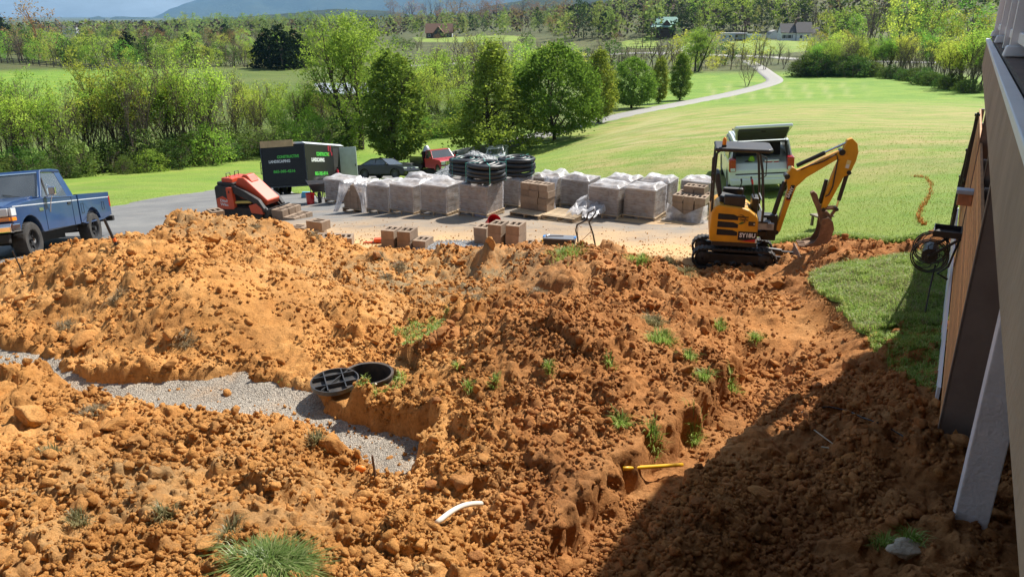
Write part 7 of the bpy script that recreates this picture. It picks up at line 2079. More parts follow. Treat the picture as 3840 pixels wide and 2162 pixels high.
# stretch wrap: clear film with horizontal pulls
def film_mat(name, whiteness, streak=(3.0, 3.0, 60.0)):
    m = bpy.data.materials.new(name); m.use_nodes = True
    nt = m.node_tree; nt.nodes.clear(); out = nd(nt, "ShaderNodeOutputMaterial")
    tc = nd(nt, "ShaderNodeTexCoord")
    n1 = noise_node(nt, scaled(nt, tc.outputs['Object'], streak), 1.0, 6, .65, .6)
    n2 = noise_node(nt, tc.outputs['Object'], 5.0, 5, .6)
    tr = nd(nt, "ShaderNodeBsdfTransparent"); tr.inputs[0].default_value = (.95, .95, .96, 1)
    df = nd(nt, "ShaderNodeBsdfDiffuse"); df.inputs[0].default_value = (.80, .80, .82, 1)
    tl_ = nd(nt, "ShaderNodeBsdfTranslucent"); tl_.inputs[0].default_value = (.85, .85, .87, 1)
    gl = nd(nt, "ShaderNodeBsdfGlossy"); gl.inputs['Roughness'].default_value = .3
    m1 = nd(nt, "ShaderNodeMixShader"); m1.inputs[0].default_value = .45
    m2 = nd(nt, "ShaderNodeMixShader"); m2.inputs[0].default_value = .12
    m3 = nd(nt, "ShaderNodeMixShader")
    bp = nd(nt, "ShaderNodeBump"); bp.inputs['Strength'].default_value = .7; bp.inputs['Distance'].default_value = .03
    nt.links.new(n1, bp.inputs['Height'])
    for s in (df, tl_, gl): nt.links.new(bp.outputs[0], s.inputs['Normal'])
    mr = nd(nt, "ShaderNodeMapRange"); mr.inputs[1].default_value = .34; mr.inputs[2].default_value = .70
    mr.inputs[3].default_value = whiteness * .3; mr.inputs[4].default_value = min(1, whiteness * 2.0)
    av = nd(nt, "ShaderNodeMath", operation='MULTIPLY_ADD'); av.inputs[1].default_value = .65
    nt.links.new(n1, av.inputs[0])
    sc2 = nd(nt, "ShaderNodeMath", operation='MULTIPLY'); sc2.inputs[1].default_value = .35; nt.links.new(n2, sc2.inputs[0]); nt.links.new(sc2.outputs[0], av.inputs[2])
    nt.links.new(av.outputs[0], mr.inputs[0])
    nt.links.new(df.outputs[0], m1.inputs[1]); nt.links.new(tl_.outputs[0], m1.inputs[2])
    nt.links.new(m1.outputs[0], m2.inputs[1]); nt.links.new(gl.outputs[0], m2.inputs[2])
    nt.links.new(mr.outputs[0], m3.inputs[0]); nt.links.new(tr.outputs[0], m3.inputs[1]); nt.links.new(m2.outputs[0], m3.inputs[2])
    nt.links.new(m3.outputs[0], out.inputs[0]); MATS[name] = m
    return m
m_wrap = film_mat("stretch_wrap", .36)
m_bag = film_mat("loose_plastic", .8, (4, 4, 5))
def wrap_shell(t, hx, hy, z0, z1, seed, top_amp=.10):
    """wrap around the load and the bunched sheet on top"""
    n = 18; nz = 22
    per = []
    for (ax, ay, bx_, by_) in ((-hx, -hy, hx, -hy), (hx, -hy, hx, hy), (hx, hy, -hx, hy), (-hx, hy, -hx, -hy)):
        for k in range(n): per.append((ax + (bx_ - ax) * k / n, ay + (by_ - ay) * k / n))
    per = np.array(per); m = len(per)
    V = []
    for j in range(nz):
        z = z0 + (z1 - z0) * j / (nz - 1)
        nn = noise2(per[:, 0] * 3 + seed * 7.7 + per[:, 1] * 2, per[:, 1] * 3 + z * 26, seed) * .012 + noise2(per[:, 0] * 1.5 + seed, per[:, 1] * 1.5 + z * 3, seed + 1) * .012
        r = np.hypot(per[:, 0], per[:, 1])
        V.append(np.column_stack([per * (1 + nn / r)[:, None], np.full(m, z)]))
    V = np.concatenate(V); idx = np.arange(m * nz).reshape(nz, m)
    F = np.stack([idx[:-1], np.roll(idx[:-1], -1, 1), np.roll(idx[1:], -1, 1), idx[1:]], -1).reshape(-1, 4)
    np_obj("stretch_wrap", V, F, m_wrap, smooth=True, parent=t)
    g = np.linspace(-1, 1, 24); X, Y = np.meshgrid(g * hx * 1.015, g * hy * 1.015)
    e = np.minimum(1, 4.5 * np.minimum(1 - np.abs(X / hx / 1.015), 1 - np.abs(Y / hy / 1.015)))
    Z = z1 + e * (top_amp * np.maximum(0, .35 + fbm(X * 1.7 + seed * 3.1, Y * 1.7, 3, seed + 9, .42)) + .015) - .01
    idx = np.arange(X.size).reshape(X.shape)
    F = np.stack([idx[:-1, :-1], idx[:-1, 1:], idx[1:, 1:], idx[1:, :-1]], -1).reshape(-1, 4)
    np_obj("top_sheet", np.stack([X, Y, Z], -1).reshape(-1, 3), F, m_bag, smooth=True, parent=t)
def load_pallet(px, py, label, courses=4, wrap=True, seed=0, skip=(), top_amp=.10, z=None, group=None, name="wrapped_pallet"):
    """pallet whose near bottom corner edge shows at the photo pixel (middle of its front)"""
    p = hit(px, py) if z is None else at_z(px, py, z)
    c = p[:2] + np.array([math.sin(R(30)), math.cos(R(30))]) * .44
    zz = gz(*c) + .05
    t = thing(name, label, "pallet", (c[0], c[1], zz), BY + prng.normal(0, .03), group)
    pallet_parts(t)
    if courses:
        for k in range(courses):
            for i, x in enumerate((-.272, 0, .272)):
                for j, y in enumerate((-.2, .2)):
                    if (k, i, j) in skip: continue
                    put_block(t, x + prng.normal(0, .004), y + prng.normal(0, .004), .131 + k * .173, 0 if j == 0 else math.pi)
    if wrap: wrap_shell(t, .422, .415, .03, .131 + courses * .173 + .012, seed + 3, top_amp)
    return t
load_pallet(1255, 768, "grey wrapped pallet at the left end of the row by the wheelbarrow", seed=1)
for i, (px, py, lb) in enumerate(((1420,806,"wrapped pallet of blocks right of the draped one"),(1508,810,"wrapped pallet of blocks, third of the front left row"),
        (1625,815,"wrapped pallet of blocks left of the coil-topped pallet"),(1772,819,"wrapped pallet of blocks under the front pipe coil"),
        (2257,824,"wrapped pallet of blocks beside the empty pallet"),(2392,832,"wrapped pallet of blocks left of the opened stack by the excavator"))):
    load_pallet(px, py, lb, seed=10 + i)
for i, (px, py, lb) in enumerate(((1715,778,"wrapped pallet in the rear row under the left pipe coil"),(1895,783,"wrapped pallet in the rear row under the right pipe coil"),(1560,776,"wrapped pallet behind the front left row"),
        (2035,776,"wrapped pallet behind the loose tan blocks"),(2150,786,"wrapped pallet behind the empty pallet and plastic"),
        (2310,788,"wrapped pallet behind the middle of the right row"),(2445,795,"wrapped pallet behind the right end of the row"),(2600,796,"wrapped pallet behind the opened stack by the excavator"))):
    load_pallet(px, py, lb, seed=30 + i, top_amp=.13)
def cloth(t, name, pts_fn, nu, nv, m=m_bag):
    V = np.array([[pts_fn(u, v) for u in np.linspace(0, 1, nu)] for v in np.linspace(0, 1, nv)]).reshape(-1, 3)
    idx = np.arange(nu * nv).reshape(nv, nu)
    F = np.stack([idx[:-1, :-1], idx[:-1, 1:], idx[1:, 1:], idx[1:, :-1]], -1).reshape(-1, 4)
    return np_obj(name, V, F, m, smooth=True, parent=t)
# draped pallet, cover split open at the front
dp = load_pallet(1328, 802, "pallet of blocks under a loose plastic sheet split open in front", wrap=False, skip={(3, 0, 0), (3, 2, 0)})
def drape(u, v):
    a = (u - .5) * 2                            # across the front
    x = a * .62; fold = .06 * math.sin(u * 23) + .04 * math.sin(u * 51 + 1)
    if v < .3:
        y = .5 - v / .3 * .95; z = .9 + .10 * float(noise2(np.array([u * 6.]), np.array([v * 9.]), 3)[0])
    else:
        q = (v - .3) / .7; y = -.46 - .10 * q + fold * q - .18 * q * q; z = 1.0 - .98 * q
        x = math.copysign(abs(a) ** (1 - .0 * q) * .60 + .16 * q, a)
        open_ = max(0, 1 - abs(a) / (.10 + .75 * q)) if q > .15 else 0
        if open_ > 0: x = math.copysign((.10 + .75 * q) * .62 + .02 * abs(a), a if a else 1); y -= .04
    return (x, y, z)
def drape_half(sg):
    def f(u, v):
        a = u
        if v < .3:
            return (sg * a * .48, .44 - v / .3 * .86, .88 + .07 * float(noise2(np.array([sg * u * 5.]), np.array([v * 9.]), 3)[0]))
        q = (v - .3) / .7
        inner = .03 + .44 * q ** .8
        x = inner + (.50 + .12 * q - inner) * a
        fold = .05 * math.sin(a * 17 + sg) * q
        return (sg * x, -.43 - .07 * q + fold - .14 * q ** 3, 0.86 - .83 * q)
    return f
for sg in (-1, 1): cloth(dp, "plastic_sheet", drape_half(sg), 22, 30)
# opened stacks: pallet plus single loose blocks
def open_stack(px, py, label, rows, blabel, grp, z=None):
    t = load_pallet(px, py, label, 0, False, name="pallet")
    M = Matrix.Translation(t.location) @ Matrix.Rotation(t.rotation_euler.z, 4, 'Z')
    for k, row in enumerate(rows):
        for (x, y) in row:
            o = put_block(None, 0, 0, 0, name="concrete_block")
            o.matrix_world = M @ Matrix.Translation((x + prng.normal(0, .012), y + prng.normal(0, .012), .131 + k * .173)) @ Matrix.Rotation(prng.normal(0, .05) + (math.pi if y > 0 else 0), 4, 'Z')
            tag(o, blabel, "concrete block", grp)
    return t
X3 = (-.272, 0, .272)
full = [(x, y) for x in X3 for y in (-.2, .2)]; back = [(x, .10) for x in X3]
open_stack(1968, 824, "wooden pallet half cleared with tan blocks stacked at its back", [[(x, .2) for x in X3]] * 4, "tan concrete block in the four high stack on the half cleared pallet", "blocks on the half cleared pallet")
ep = load_pallet(2090, 836, "empty wooden pallet lying in front with plastic trailing over it", 0, False, name="pallet")
def trail(u, v):
    n = float(noise2(np.array([u * 5.]), np.array([v * 5.]), 5)[0]); n2 = float(noise2(np.array([u * 13.]), np.array([v * 13.]), 6)[0])
    return (.15 + u * .75 + .1 * n, -.3 + v * .95 + .1 * n, .16 + .22 * max(0, n + .35) * (1 - abs(u - .5)) + .07 * n2 + .25 * v * (1 - u))
cloth(ep, "plastic_film", trail, 30, 30)
hp_ = thing("hanging_plastic", "torn clear plastic hanging from the tan block stack onto the pallets", "plastic sheet", (hit(2046, 805)[0], hit(2046, 805)[1], gz(*hit(2046, 805)[:2]) + .05), BY)
def hang(u, v):
    return (-.28 + .40 * u + .25 * v * v + .03 * math.sin(u * 20) * v, .45 - .55 * v + .06 * math.sin(u * 15 + v * 4), .86 - .82 * v + .04 * math.sin(u * 9))
cloth(hp_, "film", hang, 24, 26)
open_stack(2572, 838, "wooden pallet of opened blocks right beside the excavator", [full, full, full, [(x, .2) for x in (-.14, .14)]], "tan concrete block in the stepped stack beside the excavator", "blocks in the stepped stack")
sk = thing("torn_wrap", "torn wrap hanging round the foot of the stepped block stack", "plastic sheet", tuple(hit(2572, 838)) , BY)
def skirt(u, v):
    x = -.52 + 1.04 * u; q = v
    return (x, -.02 - .06 * math.sin(u * 11) * q - .05 * q, .55 * (1 - q) * (.35 + .65 * abs(u - .45) * 1.6) + .04)
cloth(sk, "film", skirt, 26, 16)
# cardboard sheets under the right pallets
m_card = mat("cardboard", (.42, .28, .15), .9, var=.12)
for px, py, w, d, lb in ((2400,838,1.25,.35,"brown cardboard sheet sticking out under the right wrapped pallet"),(2560,846,1.2,.3,"brown cardboard sheet under the stepped block stack")):
    p = hit(px, py); o = MB(); o.box((0, 0, 0), (w, d, .006)); o = o.obj("cardboard_sheet", m_card); o.location = (p[0], p[1], p[2] + .056); o.rotation_euler = (0, 0, BY + .1); tag(o, lb, "cardboard")
# corrugated drain pipe coils
m_pipe = mat("black_corrugated", (0.022, 0.023, 0.025), .42, var=.2, spec=.5)
m_strap = mat("teal_strap", (.10, .50, .42), .5)
def coil(px, py, base_z, rad, turns, label, seed, tail=True, at=None):
    c = at
    t = thing("pipe_coil", label, "pipe coil", (c[0], c[1], base_z), prng.uniform(0, 6))
    rng = np.random.default_rng(seed)
    lay_n = 0
    for k in range(turns):
        pr = .062
        for ring, rr_ in enumerate((rad, rad - .125, rad - .25)[: 3 if k == turns - 1 else 1]):
            n = 150; ph = rng.uniform(0, 6)
            th = np.linspace(0, 2 * math.pi, n, endpoint=False)
            wob = rr_ + .015 * np.sin(2 * th + ph) + .01 * np.sin(3 * th + ph * 2)
            zz = .065 + k * .115 + .015 * np.sin(th + ph) + (.012 if ring else 0)
            pts = np.column_stack([wob * np.cos(th), wob * np.sin(th), zz])
            rads = np.where(np.arange(n) % 2 == 0, pr, pr * .88)
            b = MB(); b.tube([tuple(p) for p in pts], list(rads), 10, closed=True); b.obj("pipe_turn", m_pipe, t, smooth=True)
    if tail:
        a = np.linspace(0, .9, 40); b = MB(); pts = [((rad + .02 + .10 * q / .9) * math.cos(-q), (rad + .02 + .10 * q / .9) * math.sin(-q), .06) for q in a]
        b.tube(pts, [.062 if i % 2 else .055 for i in range(40)], 10); b.obj("pipe_end", m_pipe, t, smooth=True)
    for a in (.3, 1.9, 3.5, 5.0):
        b = MB(); H = .065 + (turns - 1) * .115 + .07
        r0, r1 = rad - .31, rad + .072
        q = [(r0, H), (r1, H), (r1, 0), (r1 - .12, -.003)]
        for p1, p2 in zip(q, q[1:]): b.beam((p1[0] * math.cos(a), p1[0] * math.sin(a), p1[1]), (p2[0] * math.cos(a), p2[0] * math.sin(a), p2[1]), .014, .003)
        b.obj("strap", m_strap, t)
    return t
def over(px, py, back):
    p = hit(px, py); return (p[0] + math.sin(R(30)) * back, p[1] + math.cos(R(30)) * back, p[2])
c1 = over(1790, 819, .45); coil(0, 0, c1[2] + .90, .45, 4, "front black corrugated pipe coil lying on a wrapped pallet", 1, True, c1)
c2 = over(1722, 778, .45); coil(0, 0, c2[2] + .90, .45, 4, "left rear black corrugated pipe coil on the pallets", 2, False, c2)
c3 = over(1905, 783, .5); coil(0, 0, c3[2] + .90, .46, 4, "right rear black corrugated pipe coil on the pallets", 3, False, c3)
# loose blocks in the yard
def loose(px, py, spec, label, grp, yaw=BY, z=None, sc=1.16):
    p = hit(px, py) if z is None else at_z(px, py, z)
    M = Matrix.Translation((p[0], p[1], p[2] + .05)) @ Matrix.Rotation(yaw, 4, 'Z')
    for (x, y, k, r) in spec:
        o = put_block(None, 0, 0, 0, name="concrete_block"); o.matrix_world = M @ Matrix.Translation((x * sc, y * sc, k * .173 * sc)) @ Matrix.Rotation(r + prng.normal(0, .05), 4, 'Z') @ Matrix.Scale(sc, 4)
        tag(o, label, "concrete block", grp)
loose(1490, 930, [(-.1, 0, 0, 0), (-.1, .0, 1, 0), (.22, .03, 0, 0), (.22, .02, 1, 0), (.50, .1, 0, 0)], "tan concrete block in the low double stack behind the left heap", "blocks of the low double stack", BY + .2)
loose(1815, 918, [(0, 0, 0, 0), (0, 0, 1, 0)], "tan concrete block in the left column of the yard stacks", "left column blocks", BY + .15)
loose(1870, 942, [(0, 0, 0, 0), (0, 0, 1, 0), (0, 0, 2, 0)], "tan concrete block in the middle column of the yard stacks", "middle column blocks", BY + .15)
loose(1935, 946, [(0, 0, 0, 0), (0, 0, 1, 0), (0, 0, 2, 0)], "tan concrete block in the right column of the yard stacks", "right column blocks", BY + .15)
loose(1995, 948, [(0, 0, 0, 0)], "single tan concrete block right of the yard stacks", None, BY + .1)
loose(1190, 895, [(0, 0, 0, 0), (.05, 0, 1, 1.4), (-.45, .1, 0, 1.57)], "split faced block at the foot of the loader heap", "blocks at the foot of the loader heap", BY + .3)
for i, px in enumerate((1215, 1258, 1300)):
    loose(px, 922 + i, [(0, 0, 0, 0)], "concrete block set in the course along the heap edge", "blocks set in a course", BY + .6)
loose(812, 822, [(0, 0, 0, 1.2)], "pale concrete block behind the crest left of the loader", None, BY, .0)
# blocks carried by the loader
for i, (x, y, k) in enumerate(((-.28, 1.2, 0), (0, 1.2, 0), (.28, 1.2, 0), (-.28, 1.2, 1), (0, 1.21, 1), (.28, 1.19, 1), (-.26, 1.6, 0), (.03, 1.6, 0), (.3, 1.6, 0))):
    o = put_block(None, 0, 0, 0, name="concrete_block"); o.matrix_world = ld_m @ Matrix.Translation((x, y, .105 + k * .173)) @ Matrix.Rotation(R(180) + prng.normal(0, .04), 4, 'Z')
    tag(o, "concrete block carried on the loader's forks", "concrete block", "blocks on the loader forks")
# yard clutter
def bucket(px, py, label, r=.15, h=.37, tip=None, sc=1.0, m=m_redp):
    p = hit(px, py); t = thing("bucket", label, "bucket", (p[0], p[1], p[2] + .055), .4)
    b = MB(); b.lathe([(.001, .006), (r * .86, .0), (r, h), (r * 1.05, h), (r * 1.05, h - .03), (r * 1.0, h - .03), (r * .97, h), (r * .84, .012), (.001, .012)], n=22); b.obj("shell", m, t, auto=40)
    b = MB(); b.tube([(r * 1.04 * math.cos(a), r * 1.04 * math.sin(a) * .5 - r * .6 * math.sin(a), h - .06 - .1 * math.sin(a)) for a in np.linspace(0, math.pi, 12)], .004, 5); b.obj("handle", m_steel, t)
    if tip: t.rotation_euler = tip; t.location.z += .1
    return t
bucket(1166, 770, "red bucket standing by the wheelbarrow")
bucket(1838, 868, "red bucket tipped behind the stacked blocks", .16, .33, (1.0, .2, .3))
# shovel at the tipped bucket
p = hit(1790, 845); sh = thing("shovel", "blue handled shovel leaning across the tipped bucket", "shovel", (p[0], p[1], p[2] + .25), 0)
b = MB(); b.cyl((-.05, 0, .02), (.36, -.25, -.02), .014, n=8); b.obj("handle", mat("navy_handle", (.03, .04, .09), .5), sh)
b = MB(); b.prism([(.0, .0), (.10, .04), (.2, .0), (.10, -.04)], 2, -.006, .006); o = b.obj("blade", m_steel, sh); o.location = (.34, -.25, -.03)
# wheelbarrow
p = hit(1193, 762); wbm = Matrix.Translation((p[0], p[1] + .1, p[2] + .05)) @ Matrix.Rotation(R(200), 4, 'Z')
wbw = thing("wheelbarrow", "dark wheelbarrow with black tray parked beside the trailer", "wheelbarrow", mtx=wbm)
b = MB(); b.loft([[(-.18, -.22, .38), (.18, -.22, .38), (.18, .22, .38), (-.18, .22, .38)], [(-.33, -.42, .66), (.33, -.42, .66), (.34, .46, .70), (-.34, .46, .70)]], caps=False); b.add([(-.18, -.22, .38), (.18, -.22, .38), (.18, .22, .38), (-.18, .22, .38)], [(0, 1, 2, 3)]); tr_ = b.obj("tray", mat("barrow_tray", (.06, .062, .07), .5, var=.2, dirt=.3), wbw); s_ = tr_.modifiers.new("t", 'SOLIDIFY'); s_.thickness = .008
b = MB(); b.lathe([(.12, -.045), (.19, -.05), (.205, -.02), (.205, .02), (.19, .05), (.12, .045), (.12, -.045)], (0, .42, .205), axis=0, n=22); b.obj("wheel", m_tyre, wbw, smooth=True)
b = MB(); b.lathe([(.12, -.03), (.04, -.02), (.04, .02), (.12, .03)], (0, .42, .205), axis=0, n=12); b.obj("rim", m_letw, wbw)
b = MB()
for sx in (-1, 1): b.tube([(sx * .08, .44, .205), (sx * .16, .1, .36), (sx * .24, -.4, .46), (sx * .30, -.85, .60)], .018, 6); b.tube([(sx * .22, -.25, .42), (sx * .24, -.32, .0), (sx * .12, -.32, .0)], .013, 6)
b.obj("frame", m_black, wbw)
p = hit(1130, 772); o = MB(); o.tube([(-.35, 0, .01), (.2, .02, .01)], .012, 6); o.prism([(.2, -.10), (.5, -.09), (.5, .1), (.2, .1)], 2, 0, .02); o = o.obj("flat_shovel", m_black); o.location = (p[0], p[1], p[2] + .055); o.rotation_euler = (0, 0, -.2); tag(o, "black flat shovel lying on the asphalt left of the red bucket", "shovel")
p = hit(1150, 745); o = MB(); o.box((0, 0, .09), (.36, .2, .18), taper=(.9, .9)); o.box((0, 0, .2), (.30, .16, .03)); o = o.obj("tool_tub", mat("blue_tub", (.10, .32, .48), .5, var=.1), bevel=.02); o.location = (p[0], p[1], p[2] + .05); tag(o, "small blue tub behind the red bucket", "tub")
# tool box with hammer
p = hit(2098, 948); tbm = Matrix.Translation((p[0], p[1] + .05, p[2] + .05)) @ Matrix.Rotation(BY + .35, 4, 'Z')
tb = thing("tool_box", "black open tool box with a hammer lying on top", "tool box", mtx=tbm)
b = MB(); b.box((0, 0, .135), (.66, .30, .27), taper=(1.04, 1.06)); b.obj("case", mat("black_plastic", (.02, .022, .025), .5, var=.2), tb, bevel=.015)
b = MB(); b.box((0, 0, .285), (.70, .33, .03)); b.obj("lid", mat("grey_lid", (.16, .17, .19), .5), tb, bevel=.01)
b = MB()
for sx in (-1, 1): b.box((sx * .335, -.02, .29), (.05, .12, .05))
b.obj("clasp", mat("blue_clasp", (.05, .22, .55), .4), tb, bevel=.008)
hm = thing("hammer", "steel hammer lying on the tool box lid", "hammer", mtx=tbm @ Matrix.Translation((-.1, -.02, .315)))
b = MB(); b.cyl((-.14, 0, 0), (.18, .06, 0), .012, n=8); b.obj("handle", mat("grey_grip", (.3, .3, .32), .5), hm)
b = MB(); b.cyl((-.17, -.06, .005), (-.13, .06, .005), .02, n=10); b.obj("head", m_steel, hm)
p = hit(2034, 917); lv_ = MB(); lv_.box((0, 0, 0), (.30, .03, .06)); lv_ = lv_.obj("spirit_level", mat("level_yellow", (.75, .42, .02), .4), bevel=.005); lv_.location = (p[0], p[1], p[2] + .09); lv_.rotation_euler = (0, 0, -.1); tag(lv_, "short yellow level lying between the block and the tool box", "level")
# hand truck behind the heap
p = hit(2195, 960); hd_ = thing("hand_truck", "black tube hand truck leaning back behind the centre heap", "hand truck", (p[0], p[1], p[2] + .05), R(-20))
b = MB(); b.tube([(-.16, .0, .0), (-.19, .05, .30), (-.22, -.02, .50), (-.20, -.02, .62), (.0, -.02, .74), (.04, -.03, .90), (.16, -.02, .98), (.20, -.02, .93), (.06, -.02, .70), (.14, .03, .45), (.26, .0, .0)], .017, 8); b.obj("frame", m_black, hd_, smooth=True)
b = MB(); b.beam((-.15, 0, .18), (.2, 0, .22), .02, .02); b.beam((-.08, 0, .3), (.12, 0, .52), .015, .015); b.obj("brace", m_steel, hd_)
b = MB(); b.box((.04, -.08, .01), (.40, .26, .012)); b.obj("toe_plate", m_steel, hd_)
# stakes
def stake(px, py, h, r, lean, label, m=m_black, surf=None, cap=None):
    q = hit(px, py, surf or S)
    t = thing("stake", label, "stake", (q[0], q[1], q[2] - .1), 0)
    b = MB(); b.cyl((0, 0, 0), (lean, 0, h + .1), r, r * .9, 8); b.obj("rod", m, t)
    if cap: b = MB(); b.cyl((lean * .18, 0, .1 + h * .10), (lean * .3, 0, .1 + h * .24), r * 1.15, n=8); b.obj("tape", cap, t)
    return t
m_rust = mat("rusty_rod", (.12, .07, .045), .8, var=.3)
stake(440, 915, .40, .024, -.13, "thick black stake with orange tape beside the pickup's rear wheel", m_black, None, mat("orange_tape", (.8, .16, .02), .5))
stake(95, 1035, .42, .010, -.11, "thin black rod leaning in the dirt left of the truck wheel", m_black)
stake(272, 925, .14, .006, -.03, "short thin wire pin behind the left heap", m_black)
stake(2164, 950, .62, .008, 0, "thin upright rod between the tool box and the hand truck", m_rust, G)
o = stake(1410, 1788, .22, .012, -.02, "short rusty rebar stake at the edge of the gravel bed", m_rust)
# small things on the drive
p = hit(1400, 918); o = thing("hand_trowel", "orange plastic scoop lying on the dusty asphalt", "scoop", (p[0], p[1], p[2] + .06), .1)
b = MB(); b.prism([(-.22, -.02), (-.02, -.05), (.05, 0), (-.02, .03), (-.22, .01)], 2, 0, .02); b.obj("handle", mat("orange_plastic", (.75, .10, .02), .4), o)
b = MB(); b.box((.12, 0, .05), (.18, .14, .09), taper=(1.15, 1.15)); b.obj("scoop", MATS["orange_plastic"], o, bevel=.02)
p = hit(1590, 928); o = MB(); o.lathe([(.001, 0), (.055, 0), (.058, .02), (.05, .05), (.058, .08), (.055, .16), (.04, .165), (.001, .165)], n=16); o = o.obj("ribbed_coupling", m_pipe, auto=40); o.location = (p[0], p[1], p[2] + .05); tag(o, "small black ribbed pipe coupling standing on the dusty asphalt", "pipe fitting")
# spilled stone and the stone heap
m_spill = mat("grey_stone", (.36, .365, .37), .9, var=.5, scale=9, spec=.2)
def spill(n, rng):
    p0 = hit(1680, 935); q = rng.normal(0, 1, (n, 2)) * np.array([.75, .42]) * .75
    ok = np.hypot(q[:, 0] / 1.25, q[:, 1] / .6) < 1; q = q[ok]
    x = p0[0] + .1 + q[:, 0]; y = p0[1] + q[:, 1]
    return np.column_stack([x, y, np.maximum(G(x, y) + .05, S(x, y)) + .05 * np.exp(-(q[:, 0] ** 2 + (q[:, 1] * 2) ** 2) * 2)])
chips("stone_spill", 2600, spill, .012, .026, 9, "grey crushed stone spilled by the stacked blocks", m_spill)
hp0 = hit(1765, 668)
def heap_z(x, y):
    r = np.hypot((x - hp0[0]) / 2.6, (y - hp0[1] - 2.0) / 2.0); return G(x, y) + 1.35 * np.maximum(0, 1 - r) ** .9 + .03 * fbm(x * 5, y * 5, 3, 3)
gx = np.arange(hp0[0] - 2.8, hp0[0] + 2.8, .08); gy = np.arange(hp0[1] - .3, hp0[1] + 4.3, .08); X, Y = np.meshgrid(gx, gy)
idx = np.arange(X.size).reshape(X.shape); F = np.stack([idx[:-1, :-1], idx[:-1, 1:], idx[1:, 1:], idx[1:, :-1]], -1).reshape(-1, 4)
o = np_obj("gravel_heap", np.stack([X, Y, heap_z(X, Y) - .05 * (heap_z(X, Y) < G(X, Y) + .04)], -1).reshape(-1, 3), F, m_spill, smooth=True)
tag(o, "heap of grey crushed stone behind the pipe coils", "gravel", None, "stuff")
def heap_pts(n, rng):
    a = rng.uniform(0, 6.28, n); r = np.sqrt(rng.random(n)); x = hp0[0] + 2.6 * r * np.cos(a); y = hp0[1] + 2 + 2 * r * np.sin(a); return np.column_stack([x, y, heap_z(x, y)])
chips("heap_stones", 2600, heap_pts, .02, .045, 12, "loose crushed stones on the grey heap", m_spill)
# septic riser and its lid
rz = .95
rs = thing("tank_riser", "open black tank riser ring sunk in the clay", "tank riser", (riser_c[0], riser_c[1], rz), .3)
b = MB(); b.lathe([(.265, -.5), (.265, .03), (.295, .035), (.295, .01), (.28, .0), (.28, -.5)], n=36); b.obj("ring", mat("riser_plastic", (.03, .03, .032), .6, var=.3, dirt=.35, dcol=(.4, .25, .13)), rs, auto=40)
b = MB(); b.lathe([(.001, -.36), (.264, -.36)], n=30); b.obj("floor", mat("riser_floor", (.10, .07, .045), .9, var=.4), rs)
b = MB(); b.tube([(-.28, .1, .02), (-.2, .05, -.12), (-.1, -.05, -.28)], .008, 5); b.tube([(-.12, -.2, -.3), (-.02, -.24, -.1), (.05, -.3, .03)], .014, 6); b.obj("cord", mat("pale_cord", (.45, .38, .28), .7), rs)
li = thing("riser_lid", "ribbed black plastic tank lid lying upside down beside the riser", "tank lid", (lid_c[0], lid_c[1], rz + .05), .35)
li.rotation_euler = (.05, -.05, .35)
b = MB(); b.lathe([(.001, 0), (.25, 0), (.27, .0), (.27, .05), (.258, .05), (.25, .012), (.001, .012)], n=40); b.obj("plate", mat("lid_plastic", (.045, .047, .05), .35, var=.25, dirt=.2, dcol=(.4, .27, .16)), li, auto=40)
rb = MB(); rb.box((0, 0, .04), (.48, .012, .06)); rbm = rb.mesh("rib", MATS["lid_plastic"])
for a, d in ((0, -.10), (0, .10), (90, -.10), (90, .10), (45, 0)):
    o = bpy.data.objects.new("rib", rbm); link(o, li); c_, s_ = math.cos(R(a)), math.sin(R(a)); o.location = (-s_ * d, c_ * d, 0); o.rotation_euler = (0, 0, R(a)); o.scale = (.95 if d else 1, 1, .9 if d else .7)
# pieces of pipe
def lying_pipe(name, pts, r, m, label, cat, lift=0.0, gap=0.0):
    P = [hit(px, py, S) for px, py in pts]
    b = MB(); b.tube([(q[0], q[1], q[2] + r + lift) for q in P], r, 8); o = b.obj(name, m, smooth=True)
    return tag(o, label, cat)
def bent(name, a, c, sag, r, m, label, cat, up=0.03):
    A = hit(*a, S); C = hit(*c, S); pts = []
    for t in np.linspace(0, 1, 14):
        q = A * (1 - t) + C * t; q = q + np.array([0, 0, r + up + sag * math.sin(t * math.pi)]); pts.append(tuple(q))
    b = MB(); b.tube(pts, r, 10); return tag(b.obj(name, m, smooth=True), label, cat)
bent("plastic_pipe", (1640, 1990), (1805, 1915), .05, .020, mat("white_pvc", (.72, .68, .58), .4, var=.08, dirt=.2, dcol=(.5, .3, .15)), "short curved white plastic pipe lying on the clay", "pipe", .05)
bent("gas_pipe", (2335, 1788), (2556, 1772), .0, .018, mat("yellow_pipe", (.72, .40, .01), .4, var=.12, dirt=.3, dcol=(.35, .18, .06)), "yellow plastic gas pipe crossing the trench", "pipe", .07)
lying_pipe("black_cable", [(3050,1615),(3010,1580),(3005,1550),(3040,1535),(3110,1530),(3180,1545),(3230,1570),(3290,1590),(3340,1615),(3400,1650)], .006, m_black, "thin black cable looping over the shaded soil", "cable", .01)
lying_pipe("thin_wire", [(3050,1615),(3090,1645),(3125,1670),(3110,1685),(3080,1680)], .005, mat("tan_wire", (.4, .34, .24), .6), "tan end of wire curled on the shaded soil", "wire", .01)
o = MB(); o.ell((0, 0, .03), (.05, .03, .035)); p = hit(1352, 1768, S); o = o.obj("orange_marker", mat("marker_orange", (.85, .22, .02), .5), smooth=True); o.location = (p[0], p[1], p[2]); tag(o, "bit of orange marker foil half buried by the gravel bed", "marker")
